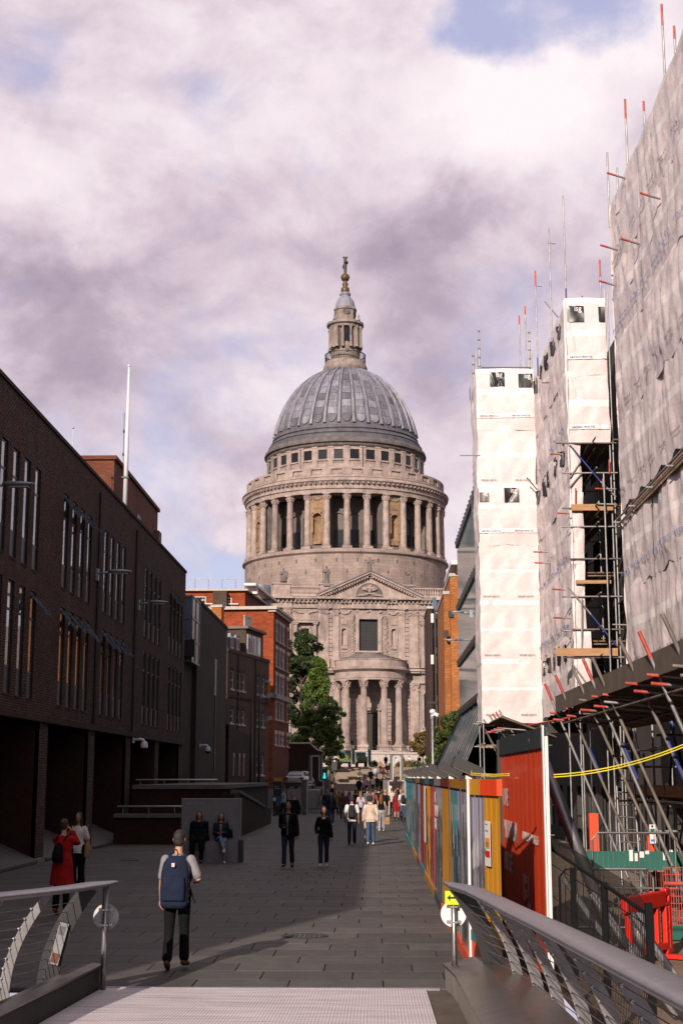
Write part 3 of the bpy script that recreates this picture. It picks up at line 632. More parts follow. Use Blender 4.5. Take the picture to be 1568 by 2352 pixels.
ar.prism(arc, lambda u, v, d: (u, d, v), yf - .18, yf)
ar.box(-1.1, 1.1, yf - .14, yf, hz(1925), hz(1880)); ar.box(-.8, .8, yf - .2, yf, hz(1918), hz(1888)); ar.box(-1.0, 1.0, yf - .2, yf, hz(2128), hz(2121)); ar.box(-.85, .85, yf - .12, yf, hz(2155), hz(2132))
for i in range(9): t = math.pi * i / 8; ar.ball((.9 * math.cos(t), yf - .1, hz(1850) - .45 * math.sin(t)), .22, .2, .25, 6, 4)
for xa_, xb_, za_, zb_ in ((-1.6, -1.05, zi, hz(1850)), (1.05, 1.6, zi, hz(1850)), (-1.05, 1.05, hz(1950), hz(1850))): ar.box(xa_, xb_, yf - .05, yf + .1, za_, zb_)
arme = ar.mesh('niche_surround', M['portland_gold'])
iw = MB().box(-.95, .95, -rin - .06, -rin + .2, hz(2180), hz(2040)).mesh('drum_window', M['dark_glass'])
ia = MB()
ia.prism([(1.75 * math.cos(t), hz(1975) + 1.75 * math.sin(t)) for t in np.linspace(0, math.pi, 11)] + [(1.35 * math.cos(t), hz(1975) + 1.35 * math.sin(t)) for t in np.linspace(math.pi, 0, 11)], lambda u, v, d: (u, d, v), -rin - .35, -rin + .1)
for s_ in (-1, 1): ia.box(s_ * 1.55 - .25, s_ * 1.55 + .25, -rin - .3, -rin + .1, z0, hz(1972))
iame = ia.mesh('drum_arch', M['portland_dark'])
iron = MB()
for q in range(-9, 10): iron.tube((q * .2, -rc, z0), (q * .2, -rc, z0 + 1.0), .025, .025, 4)
iron.tube((-2, -rc, z0 + 1.0), (2, -rc, z0 + 1.0), .035, .035, 4); ime = iron.mesh('iron_rail', M['black_metal'])
for k in range(32):
    a = 2 * math.pi * (k + .5) / 32
    link('peristyle_column', cme, per, (rc * math.sin(a), -rc * math.cos(a), 0), (0, 0, a))
    b_ = 2 * math.pi * k / 32
    if k % 4 == 2:
        link('niche_bay', nme, per, None, (0, 0, b_)); link('niche', nbme, per, None, (0, 0, b_)); link('niche_surround', arme, per, None, (0, 0, b_))
    else:
        link('drum_window', iw, per, None, (0, 0, b_)); link('drum_arch', iame, per, None, (0, 0, b_)); link('iron_rail', ime, per, None, (0, 0, b_))
# --- lower drum
ld = lathe_part('lower_drum', [(rin - .2, z0 + .01), (rz(700, 2195), z0 + .01), (rz(716, 2205), hz(2204)), (rz(716, 2212), hz(2214)), (rz(700, 2225), hz(2226)), (rz(698, 2240), hz(2236)), (rz(698, 2250), 5)], stone, cath)
sl_ = MB().box(-.16, .16, -rz(698, 2250) - .03, -rz(698, 2250) + .3, 0, .75).mesh('slit_window', M['soot_stone'])
for k in range(32):
    for dz in (hz(2290), hz(2365)): link('slit_window', sl_, ld, (0, 0, dz + .4), (0, 0, 2 * math.pi * (k + (.5 if dz < hz(2300) else 0.0)) / 32))

# --- south transept front
FY = -38.4
def fx(x): return (x - 876) * .02866
def fz(y): return at(847.6, 1291.8 + .3515 * y, 258).z
tr = MB()
holes = [(fx(810), fx(933), fz(577), fz(366))] + [(fx(a), fx(b), fz(540), fz(430)) for a, b in ((695, 732), (1019, 1056))] + [(fx(855), fx(930), 7.2, fz(980))] + [(fx(a), fx(b), fz(545), fz(440)) for a, b in ((438, 486), (1262, 1310))] + [(fx(a), fx(b), fz(1075), fz(840)) for a, b in ((1228, 1290), (466, 528))]
X0 = fx(250); X1 = fx(1500)
tr.facade((X0, FY, 4), (1, 0, 0), (0, -1, 0), X1 - X0, fz(232) - 4, [(a - X0, b - X0, c - 4, d - 4) for a, b, c, d in holes], .9)
tr.quad((X0, FY, 4), (X0, -18, 4), (X0, -18, fz(232)), (X0, FY, fz(232))); tr.quad((X1, FY, 4), (X1, -18, 4), (X1, -18, fz(232)), (X1, FY, fz(232))); tr.quad((X0, FY, fz(232)), (X1, FY, fz(232)), (X1, -18, fz(232)), (X0, -18, fz(232)))
tf = tr.build('transept_front', stone, cath)
def tb(name, x0, x1, y0, y1, d, mt=plain, par=None, d0=0.0): return MB().box(fx(x0), fx(x1), FY - d, FY - d0 + (.25 if d0 == 0 else 0), min(fz(y0), fz(y1)), max(fz(y0), fz(y1))).build(name, mt, par or tf)
# great window
tb('great_window', 806, 937, 580, 362, -.55, M['grille'], None, -.75)
gl = MB()
for i in range(1, 10): x = fx(810 + 123 * i / 10); gl.box(x - .03, x + .03, FY + .45, FY + .55, fz(577), fz(366))
for i in range(1, 18): z = fz(577) + (fz(366) - fz(577)) * i / 18; gl.box(fx(810), fx(933), FY + .46, FY + .54, z - .025, z + .025)
gl.build('window_bars', M['bronze'], tf)
ws = MB().box(fx(787), fx(810), FY - .28, FY + .2, fz(590), fz(366)).box(fx(933), fx(956), FY - .28, FY + .2, fz(590), fz(366)).box(fx(780), fx(962), FY - .36, FY + .2, fz(590), fz(580))
arc = [(fx(876 + 92 * c), fz(350) + (fz(345) - fz(362)) * math.sqrt(max(0, 1 - c * c)) * 1.0) for c in np.linspace(-1, 1, 9)]
ws.prism([(fx(784), fz(372))] + arc + [(fx(958), fz(372))], lambda u, v, d: (u, d, v), FY - .3, FY + .1); ws.build('window_surround', plain, tf)
for xc in (772, 987):    # carved drops beside the window
    dr = MB().box(fx(xc - 10), fx(xc + 10), FY - .12, FY + .1, fz(600), fz(342))
    for i in range(26): dr.ball((fx(xc + random.uniform(-6, 6)), FY - .2, fz(350 + 9.4 * i)), .2, .18, .14, 6, 4)
    dr.build('carved_drop', plain, tf)
for xc in (713, 1037):
    tb('panel', xc - 20, xc + 20, 410, 374, .14); tb('panel_field', xc - 15, xc + 15, 406, 378, .2, M['portland_plain'])
    nm = MB().lathe([(fx(876 + 18), fz(540)), (fx(876 + 18), fz(450)), (fx(876 + 15), fz(440)), (fx(876 + 9), fz(433)), (.03, fz(431))], 12, (0, 0), R(90), R(270)); o = nm.build('niche', M['portland_plain'], tf, True, (fx(xc), FY + .02, 0))
    ns = MB()
    for s_ in (-1, 1): ns.box(fx(876 + s_ * 21) - .12, fx(876 + s_ * 21) + .12, -.15, .1, fz(545), fz(450))
    ns.prism([(fx(876) + .72 * math.cos(t), fz(450) + .72 * math.sin(t)) for t in np.linspace(0, math.pi, 11)] + [(fx(876) + .5 * math.cos(t), fz(450) + .5 * math.sin(t)) for t in np.linspace(math.pi, 0, 11)], lambda u, v, d: (u, d, v), -.15, .1)
    sp = []; 
    for s_ in (-1, 1): ns.poly([(s_ * .54, 0, fz(430))] + [(s_ * .54 * math.cos(t), 0, fz(450) + .54 * math.sin(t)) for t in np.linspace(0, math.pi / 2, 7)])
    ns.build('niche_surround', plain, tf, False, (fx(xc), FY - .01, 0))
    cp = tb('carved_panel', xc - 22, xc + 22, 588, 550, .12); c2 = MB()
    for i in range(7): c2.ball((fx(xc - 15 + 5 * i), FY - .15, fz(570) + random.uniform(-.1, .1)), .14, .12, .16, 6, 4)
    c2.build('carving', M['portland_dark'], tf)
# pilasters with capitals
def pilaster(xa, xb, y0=640, y1=345, d=.32):
    m_ = MB().box(fx(xa), fx(xb), FY - d, FY + .2, fz(y0), fz(y1)); x0, x1 = fx(xa), fx(xb)
    m_.box(x0 - .12, x1 + .12, FY - d - .12, FY + .2, fz(y0), fz(y0 - 14)); m_.box(x0 - .06, x1 + .06, FY - d - .06, FY + .2, fz(y0 - 14), fz(y0 - 20))
    for i in range(14): m_.ball((random.uniform(x0, x1), FY - d - .05, random.uniform(fz(y1), fz(y1 - 26))), .17, .16, .2, 6, 4)
    m_.box(x0 + .05, x1 - .05, FY - d + .02, FY + .2, fz(y1), fz(y1 - 34)); m_.box(x0 - .15, x1 + .15, FY - d - .2, FY + .2, fz(y1 - 34), fz(y1 - 41))
    m_.box(x0 - .15, x1 + .15, FY - d - .18, FY + .2, fz(y0), fz(690)); m_.build('pilaster', plain, tf)
for a, b in ((320, 372), (545, 613), (640, 680), (1068, 1110), (1136, 1196), (1370, 1420)): pilaster(a, b)
for a, b in ((613, 640), (1110, 1136)):      # rusticated strips
    for i in range(11): tb('rustic_block', a + 1, b - 1, 345 + 27 * i, 345 + 27 * i + 23, .16)
# swags in the frieze
sw = MB()
for a, b in ((385, 540), (690, 750), (800, 870), (885, 955), (1000, 1062), (1205, 1250)):
    for i in range(15):
        t = i / 14; sw.ball((fx(a + (b - a) * t), FY - .15, fz(318) - .55 * math.sin(math.pi * t) + random.uniform(-.12, .12)), .26, .2, .24, 6, 4)
sw.build('festoons', plain, tf)
# entablature of the upper order, with breaks over the pilasters
en = MB()
en.box(X0, X1, FY - .35, FY + .3, fz(304), fz(290)); en.box(X0, X1, FY - .25, FY + .3, fz(290), fz(272))
en.box(X0, X1, FY - 1.0, FY + .3, fz(252), fz(246)); en.box(X0, X1, FY - 1.2, FY + .3, fz(246), fz(234)); en.box(X0, X1, FY - .5, FY + .3, fz(272), fz(252))
for a, b in ((250, 376), (540, 685), (760, 990), (1062, 1200)): en.box(fx(a), fx(b), FY - .62, FY + .2, fz(304.5), fz(272.5)); en.box(fx(a) - .3, fx(b) + .3, FY - 1.5, FY + .2, fz(246.5), fz(233.5))
for i in range(46): x = X0 + .3 + i * (X1 - X0 - .6) / 45; en.box(x - .14, x + .14, FY - .95, FY + .2, fz(270), fz(253))
en.build('entablature', plain, tf)
# pediment with carved bird
pd = MB(); ap = fz(78); bl, brr = fx(556), fx(1206); zb0 = fz(233)
def pp(u, v, d): return (u, d, v)
pd.prism([(bl + .8, zb0), (brr - .8, zb0), (fx(881), ap - .5)], pp, FY - .35, FY + 6)
for (xa, za), (xb, zb_) in (((bl - .5, zb0), (fx(881), ap)), ((brr + .5, zb0), (fx(881), ap))):
    dv = Vector((xb - xa, zb_ - za)); dv.normalize(); nv = Vector((-dv.y, dv.x)) * (1 if xb > xa else -1)
    for (o0, o1, dd) in ((0, .32, 1.5), (-.28, 0, 1.15), (-.62, -.28, .7)):
        pd.prism([(xa + nv.x * o0, za + nv.y * o0), (xb + nv.x * o0, zb_ + nv.y * o0), (xb + nv.x * o1, zb_ + nv.y * o1), (xa + nv.x * o1, za + nv.y * o1)], pp, FY - dd, FY + 6)
    for i in range(2, 20):
        t = i / 20.5; x = xa + (xb - xa) * t; z = za + (zb_ - za) * t; pd.obox((x - nv.x * .42, FY - .85, z - nv.y * .42), (dv.x * .15, 0, dv.y * .15), (0, .3, 0), (nv.x * .14, 0, nv.y * .14))
pd.build('pediment', plain, tf)
lr = MB(); lr.prism([(bl - .6, zb0 + .33), (fx(881), ap + .33), (fx(881), ap + .55), (bl - .6, zb0 + .55)], pp, FY - 1.6, FY + 6); lr.prism([(brr + .6, zb0 + .33), (fx(881), ap + .33), (fx(881), ap + .55), (brr + .6, zb0 + .55)], pp, FY - 1.6, FY + 6); lr.build('pediment_lead', M['lead_dark'], tf)
cx_, cz_, cr_ = fx(879), fz(228), 2.55
rel = MB().prism([(cx_ + cr_ * math.cos(t), cz_ + cr_ * .98 * math.sin(t)) for t in np.linspace(0, math.pi, 20)], pp, FY - .38, FY - .3); rel.build('tympanum_field', M['portland_dark'], tf)
rel = MB().prism([(cx_ + (cr_ + .22) * math.cos(t), cz_ + (cr_ + .22) * math.sin(t)) for t in np.linspace(0, math.pi, 20)] + [(cx_ + cr_ * math.cos(t), cz_ + cr_ * math.sin(t)) for t in np.linspace(math.pi, 0, 20)], pp, FY - .55, FY - .3)
rel.ball((cx_, FY - .6, cz_ + 1.35), .32, .3, .65); rel.ball((cx_ + .08, FY - .7, cz_ + 2.05), .2, .2, .24)
for s_ in (-1, 1):
    for i in range(9):
        t = R(12 + 13 * i); L_ = 1.25 + .25 * math.sin(i); p = Vector((cx_ + s_ * .3, FY - .55, cz_ + 1.2)); q = p + Vector((s_ * math.cos(t) * L_ , -.1, math.sin(t) * L_ * .75))
        rel.path([p, (p + q) / 2 + Vector((0, -.15, 0)), q], [.09, .16, .05], 5)
    for i in range(6):
        p = Vector((cx_ + s_ * (.3 + .32 * i), FY - .55, cz_ + .55 - .02 * i)); rel.path([p, p + Vector((s_ * .5, -.1, -.35))], [.16, .06], 5)
rel.box(cx_ - 1.1, cx_ + 1.1, FY - .75, FY - .3, cz_ + .5, cz_ + .72); rel.build('phoenix_relief', plain, tf)
# parapet: balustrade and pedestals
def ped_(xa, xb, yt=152):
    m_ = MB().box(fx(xa), fx(xb), FY - .5, FY + .9, fz(233), fz(yt)); m_.box(fx(xa) - .2, fx(xb) + .2, FY - .7, FY + 1, fz(yt), fz(yt - 7)); m_.box(fx(xa) - .15, fx(xb) + .15, FY - .65, FY + 1, fz(233), fz(218)); m_.build('parapet_pedestal', plain, tf)
for a, b in ((252, 362), (556, 640), (1090, 1172), (1405, 1500)): ped_(a, b)
bb = MB()
for a, b in ((362, 556), (1172, 1405)):
    bb.box(fx(a), fx(b), FY - .3, FY + .5, fz(228), fz(212)); bb.box(fx(a), fx(b), FY - .3, FY + .5, fz(172), fz(163)); n_ = 14
    for i in range(n_): bb.lathe([(.13, fz(212)), (.24, fz(203)), (.24, fz(198)), (.1, fz(182)), (.17, fz(172))], 8, (fx(a + (b - a) * (i + .5) / n_), FY))
tag(bb.build('parapet_balustrade', plain, tf), kind='stuff')
# side aedicules
for xc in (463, 1287):
    ad = MB()
    for s_ in (-1, 1): ad.tube((fx(xc + s_ * 62), FY - .6, fz(610)), (fx(xc + s_ * 62), FY - .6, fz(412)), .33, .29, 10); ad.box(fx(xc + s_ * 62) - .42, fx(xc + s_ * 62) + .42, FY - 1.0, FY + .2, fz(412), fz(402)); ad.box(fx(xc + s_ * 62) - .45, fx(xc + s_ * 62) + .45, FY - 1.05, FY + .2, fz(690), fz(610))
    ad.box(fx(xc - 80), fx(xc + 80), FY - 1.1, FY + .2, fz(402), fz(386)); ad.prism([(fx(xc - 84), fz(386)), (fx(xc + 84), fz(386)), (fx(xc), fz(340))], pp, FY - 1.2, FY + .2)
    ad.box(fx(xc - 36), fx(xc - 26), FY - .25, FY + .2, fz(550), fz(425)); ad.box(fx(xc + 26), fx(xc + 36), FY - .25, FY + .2, fz(550), fz(425)); ad.box(fx(xc - 36), fx(xc + 36), FY - .25, FY + .2, fz(437), fz(425)); ad.build('aedicule', plain, tf)
    nm = MB().lathe([(.69, fz(545)), (.69, fz(465)), (.55, fz(452)), (.3, fz(444)), (.03, fz(441))], 12, (0, 0), R(90), R(270)); nm.build('niche', M['portland_gold'], tf, True, (fx(xc), FY + .02, 0))
# middle cornice and lower order
md = MB()
for a, b, d in ((250, 545, 1.0), (545, 690, 1.3), (1062, 1200, 1.3), (1200, 1500, 1.0)): md.box(fx(a), fx(b), FY - d, FY + .2, fz(712), fz(698)); md.box(fx(a), fx(b), FY - d + .3, FY + .2, fz(724), fz(712)); md.box(fx(a), fx(b), FY - .45, FY + .2, fz(790), fz(770))
tag(md.build('middle_cornice', plain, tf), kind='stuff')
for a, b in ((545, 613), (640, 680), (1068, 1106), (1140, 1196), (320, 372)):
    m_ = MB().box(fx(a), fx(b), FY - .36, FY + .2, 7.2, fz(840)); 
    for i in range(16): m_.ball((random.uniform(fx(a), fx(b)), FY - .42, random.uniform(fz(838), fz(805))), .17, .16, .2, 6, 4)
    m_.box(fx(a) + .04, fx(b) - .04, FY - .34, FY + .2, fz(840), fz(800)); m_.box(fx(a) - .15, fx(b) + .15, FY - .55, FY + .2, fz(800), fz(792)); m_.box(fx(a) - .15, fx(b) + .15, FY - .5, FY + .2, 7.2, fz(1200)); m_.build('lower_pilaster', plain, tf)
for a, b in ((613, 640), (1106, 1140), (742, 800), (985, 1035)):
    for i in range(12): tb('rustic_block', a + 1, b - 1, 860 + 25 * i, 860 + 25 * i + 21, .14)
for xc in (1259, 497):
    aw = MB(); tb('arched_window', xc - 31, xc + 31, 1076, 838, -.5, M['grille'], None, -.7)
    for s_ in (-1, 1): aw.box(fx(xc + s_ * 36) - .2, fx(xc + s_ * 36) + .2, FY - .3, FY + .2, fz(1085), fz(872))
    aw.prism([(fx(xc) + 1.25 * math.cos(t), fz(872) + 1.25 * math.sin(t)) for t in np.linspace(0, math.pi, 13)] + [(fx(xc) + .88 * math.cos(t), fz(872) + .88 * math.sin(t)) for t in np.linspace(math.pi, 0, 13)], pp, FY - .3, FY + .1)
    for s_ in (-1, 1): aw.poly([(fx(xc) + s_ * .9, FY - .02, fz(838))] + [(fx(xc) + s_ * .9 * math.cos(t), FY - .02, fz(872) + .9 * math.sin(t)) for t in np.linspace(0, math.pi / 2, 7)])
    aw.build('arch_surround', plain, tf)
# --- semicircular portico
PX, PR = fx(880), 6.0
por = MB(); zt_ = fz(780)
por.lathe([(PR - .85, zt_), (PR + .62, zt_), (PR + .62, fz(770)), (PR + .7, fz(768)), (PR + .7, fz(757)), (PR + .55, fz(755)), (PR + .55, fz(728)), (PR + .8, fz(722)), (PR + 1.25, fz(712)), (PR + 1.25, fz(700)), (PR + .9, fz(696)), (PR + .62, fz(690)), (PR + .62, fz(652)), (PR + .75, fz(650)), (PR + .75, fz(645)), (PR - .2, fz(644))], 64, (PX, FY), -math.pi / 2, math.pi / 2)
por.lathe([(PR - .85, zt_), (PR - .85, fz(750)), (.05, fz(750))], 48, (PX, FY), -math.pi / 2, math.pi / 2)
prt = autosmooth(por.build('portico', plain, cath), 30)
for i in range(5):
    r0 = PR - .3 - i * 1.0; za = fz(648) + i * (fz(600) - fz(648)) / 5 * 1.0
    MB().lathe([(r0, za - .1), (r0, za + .42), (r0 - 1.1, za + .5)], 48, (PX, FY), -math.pi / 2, math.pi / 2).build('roof_step', M['slate'] if i % 2 else M['portland_dark'], prt)
zc0 = 7.2
pc = MB().box(-1.02, 1.02, -1.02, 1.02, zc0, zc0 + .95); Hc = zt_
nfl = 20
def flute(r, z, n=40): return [((r * (1.0 if k % 2 else .93)) * math.cos(2 * math.pi * k / n), (r * (1.0 if k % 2 else .93)) * math.sin(2 * math.pi * k / n), z) for k in range(n)]
pc.lathe([(.92, zc0 + .95), (.92, zc0 + 1.1), (.76, zc0 + 1.2), (.82, zc0 + 1.36), (.66, zc0 + 1.46)], 20)
pc.ring_loft([flute(.60, zc0 + 1.46), flute(.60, zc0 + 5), flute(.51, Hc - 1.55)], False)
pc.lathe([(.52, Hc - 1.55), (.58, Hc - 1.5), (.52, Hc - 1.42), (.54, Hc - 1.0), (.66, Hc - .55), (.80, Hc - .2)], 16)
for q in range(8):
    a = q * math.pi / 4
    for zz, rr, o_ in ((Hc - 1.1, .62, 0), (Hc - .75, .68, .39), (Hc - .35, .82, .39)): pc.ball((rr * math.sin(a + o_), rr * math.cos(a + o_), zz), .15, .15, .24, 6, 4)
pc.box(-.8, .8, -.8, .8, Hc - .2, Hc + .01); pme_ = pc.mesh('portico_column', plain, True); pme_.set_sharp_from_angle(angle=R(25))
for d in (-88, -53, -18, 18, 53, 88):
    a = R(d); link('portico_column', pme_, prt, (PX + PR * math.sin(a), FY - PR * math.cos(a), 0), (0, 0, a))
dr = MB().box(fx(855), fx(930), FY + .5, FY + .7, 7.2, fz(980)); dr.build('door', M['door_wood'], prt)
dp = MB()
for i in range(2):
    for j in range(9): x = fx(862 + 35 * i); z = 7.5 + j * (fz(1010) - 7.5) / 9; dp.box(x, x + .75, FY + .44, FY + .5, z, z + .5)
dp.build('door_panels', M['bronze'], prt)
ds = MB().box(fx(845), fx(855), FY - .3, FY + .2, 7.2, fz(968)).box(fx(930), fx(940), FY - .3, FY + .2, 7.2, fz(968)).box(fx(838), fx(947), FY - .55, FY + .2, fz(968), fz(955)).box(fx(850), fx(935), FY - .2, FY + .2, fz(950), fz(905)); ds.build('door_surround', plain, prt)
for xx in (760, 1003): tb('side_door', xx - 10, xx + 12, 1212, 1165, .06, M['door_wood'])
# portico steps and podium
pod = MB()
for i in range(6): pod.lathe([(.05, 7.2 - i * .17), (PR + 1.6 + i * .38, 7.2 - i * .17), (PR + 1.6 + i * .38, 7.03 - i * .17)], 40, (PX, FY), -math.pi / 2, math.pi / 2)
pod.build('portico_steps', M['cream_stone'], prt)
pw = MB().box(-26, 30, FY - 9.6, FY - 9.0, 3.5, 6.55).box(-26, 30, FY - 9.8, FY - 8.8, 6.55, 6.8); pw.box(-26, 30, FY - 9.0, FY, 3.5, 6.2); pw.build('podium', M['cream_stone'], cath)
rl = MB(); rl.box(-26, 30, FY - 9.35, FY - 9.28, 7.65, 7.73)
for i in range(120): rl.box(-26 + i * .47, -26 + i * .47 + .035, FY - 9.33, FY - 9.3, 6.8, 7.7)
rl.build('podium_railing', M['black_metal'], cath)
# body of the church behind
MB().box(-24, 24, -22, 24, 0, fz(300)).build('crossing_walls', stone, cath)
MB().box(-70, 75, -17, 17, 0, fz(300)).build('nave_walls', stone, cath)
# ================================================================ buildings on the left
# ---- long brick office block (shaded side to the street)
WX = -10.2
off = thing('brick_office_building', 'long dark brick office block with narrow window groups along the shaded side', 'building', (WX, 0, 0))
Y0, Y1, ZT = -1.7, 74.0, 13.3
bays = [31.3, 39.1, 46.9, 53.8, 63.2, 70.7]
holes = []; wins = []
for bi, yc in enumerate(bays):
    for j in range(4):
        u = yc + (j - 1.5) * 1.28
        for zi_, (za, zb) in enumerate(((4.8, 7.95), (8.6, 11.7))):
            holes.append((u - .34, u + .34, za, zb)); wins.append((bi, j, zi_, u, za, zb))
piers = [28.2, 35.6, 43.0, 50.3, 57.8, 65.4, 73.2]
arc_h = [(a + .55, b - .55, 0.0, 4.2) for a, b in zip(piers, piers[1:])]
w = MB().facade((0, Y0, 0), (0, 1, 0), (1, 0, 0), Y1 - Y0, ZT, [(a - Y0, b - Y0, c, d) for a, b, c, d in holes + arc_h], .12)
w.quad((0, Y1, 0), (-22, Y1, 0), (-22, Y1, ZT), (0, Y1, ZT)); w.quad((0, Y0, 0), (-22, Y0, 0), (-22, Y0, ZT), (0, Y0, ZT)); w.quad((0, Y0, ZT), (0, Y1, ZT), (-22, Y1, ZT), (-22, Y0, ZT))
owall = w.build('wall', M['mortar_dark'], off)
# bricks: courses of stretchers standing 8 mm proud of the mortar
bl, bh, jt = .225, .065, .010
cells = []
nrow = int((ZT - .02) / (bh + jt))
hb = holes + arc_h
for r in range(nrow):
    z = .012 + r * (bh + jt)
    y = 31.0 - (r % 2) * (bl + jt) / 2
    hs = sorted((a, b) for a, b, c, d in hb if c - .01 < z + bh and z < d + .01)
    while y < Y1:
        a, b = y, min(y + bl, Y1 - .005); y += bl + jt
        for p, q in hs:
            if a < q and b > p:
                if a >= p and b <= q: a = b; break
                if a < p < b <= q or (a < p and b > q): b = p
                elif p <= a < q < b: a = q
        if b - a > .04: cells.append((a, b, z, z + bh))
cells = np.array(cells)
vis_k = np.argsort(np.abs(cells[:, 0] - 38.5) + np.abs(cells[:, 2] - 8.5) * 3)[:300]
mask = np.ones(len(cells), bool); mask[vis_k] = False
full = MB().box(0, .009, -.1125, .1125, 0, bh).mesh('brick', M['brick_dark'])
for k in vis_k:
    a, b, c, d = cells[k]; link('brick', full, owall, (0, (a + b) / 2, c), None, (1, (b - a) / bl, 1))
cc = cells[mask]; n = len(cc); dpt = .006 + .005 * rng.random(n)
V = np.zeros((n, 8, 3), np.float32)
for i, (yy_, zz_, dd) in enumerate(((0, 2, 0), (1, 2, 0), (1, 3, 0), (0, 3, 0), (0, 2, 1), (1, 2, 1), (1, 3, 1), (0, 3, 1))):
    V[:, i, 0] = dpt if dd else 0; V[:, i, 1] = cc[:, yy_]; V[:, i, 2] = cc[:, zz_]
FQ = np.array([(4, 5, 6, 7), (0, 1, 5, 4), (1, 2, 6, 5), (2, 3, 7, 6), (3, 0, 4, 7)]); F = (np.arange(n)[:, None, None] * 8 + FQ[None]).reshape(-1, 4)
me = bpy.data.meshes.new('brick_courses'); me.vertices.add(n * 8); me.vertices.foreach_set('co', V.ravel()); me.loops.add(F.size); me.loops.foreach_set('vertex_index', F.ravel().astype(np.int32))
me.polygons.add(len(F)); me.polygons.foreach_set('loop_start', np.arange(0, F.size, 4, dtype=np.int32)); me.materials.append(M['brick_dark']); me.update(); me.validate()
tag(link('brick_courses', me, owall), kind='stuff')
MB().box(-.5, .06, Y0, Y1 + .05, ZT, ZT + .12).build('coping', M['brick_office'], off)
# windows: frame, fixed pane, top-hung sash (some open)
fr = MB()
for a, b, c, d in ((-.34, -.31, 0, 3.2), (.31, .34, 0, 3.2), (-.31, .31, 0, .06), (-.31, .31, 3.14, 3.2), (-.31, .31, 2.35, 2.42), (-.31, .31, .72, .80)): fr.box(-.075, -.035, a, b, c, d)
frm = fr.mesh('frame', M['alu_dark']); pnm = MB().box(-.06, -.05, -.31, .31, .06, 3.14).mesh('pane', M['office_glass']); span = MB().box(-.05, -.042, -.31, .31, .06, .72).mesh('spandrel', M['alu_dark'])
sash = MB().box(-.02, .02, -.27, .27, -.8, 0).mesh('open_sash', M['blue_glass']); silm = MB().box(-.22, .03, -.32, .32, -.06, 0).mesh('sill', M['brick_office'])
open_ = {(2, 1): (0, 1, 2, 3), (2, 0): (0, 1, 2, 3), (3, 0): (0, 1, 2, 3), (5, 1): (0, 1, 2), (1, 0): (3,)}
for bi, j, zi_, u, za, zb in wins:
    o = link('window', frm, off, (0, u, za)); s_ = (zb - za) / 3.2; o.scale = (1, 1, s_)
    link('pane', pnm, o); link('spandrel', span, o); link('sill', silm, o)
    if j in open_.get((bi, zi_), ()):
        link('open_sash', sash, o, (-.03, 0, 3.12), (0, -R(35 + 7 * random.random()), 0))
# ground floor recesses behind the piers
rec = MB()
for a, b in zip(piers, piers[1:]):
    ya, yb = a + .55, b - .55
    rec.quad((-1.4, ya, 0), (-1.4, yb, 0), (-1.4, yb, 4.2), (-1.4, ya, 4.2)); rec.quad((-1.4, ya, 0), (0, ya, 0), (0, ya, 4.2), (-1.4, ya, 4.2)); rec.quad((-1.4, yb, 0), (0, yb, 0), (0, yb, 4.2), (-1.4, yb, 4.2)); rec.quad((-1.4, ya, 4.2), (-1.4, yb, 4.2), (0, yb, 4.2), (0, ya, 4.2))
rec.build('recess', M['brick_office'], off)
for a, b in zip(piers, piers[1:]):
    ya, yb = a + .55, b - .55
    MB().prism([(-1.38, .02), (.12, .02), (.12, .10), (-1.38, .75)], lambda u, v, d: (u, d, v), ya + .02, yb - .02).build('sloping_plinth', M['plaza_slab'], off)
    for k in range(4):
        yy_ = ya + (yb - ya) * (.16 + .225 * k); g = MB().box(-1.41, -1.34, yy_ - .42, yy_ + .42, 1.5, 3.9).build('ground_window', M['dark_glass'], off)
        fb = MB()
        for q in (-.42, 0, .42): fb.box(-1.36, -1.30, yy_ + q - .035, yy_ + q + .035, 1.5, 3.9)
        fb.box(-1.36, -1.31, yy_ - .42, yy_ + .42, 1.46, 1.5); fb.build('window_bars', M['alu_dark'], g)
for a in piers: MB().box(.0, .07, a - .56, a + .56, 0, .14).build('pier_foot', M['grey_stone'], off)
MB().box(.002, .10, Y0, Y1, 4.18, 4.32).build('string_course', M['brick_office'], off)
for u in (50.4, 58.4): MB().tube((.05, u, 4.4), (.05, u, ZT - .4), .05, .05, 8).build('downpipe', M['black_metal'], off)
# penthouse on the roof
ph = thing('roof_penthouse', 'red brick plant room standing on the dark office roof behind the flagpole', 'plant room', (0, 0, ZT))
MB().box(-20, -11.2, 58.2, 70.3, 0, 2.65).build('wall', M['brick_penthouse'], ph)
MB().box(-20.1, -11.1, 58.1, 70.4, 2.65, 2.82).build('coping', M['brick_penthouse'], ph)
MB().box(-11.2, -10.95, 69.2, 70.1, .7, 1.5).build('vent_box', M['timber_dark'], ph)
MB().box(-11.21, -11.17, 64, 65, .3, 1.4).build('louvre', M['black_metal'], ph)
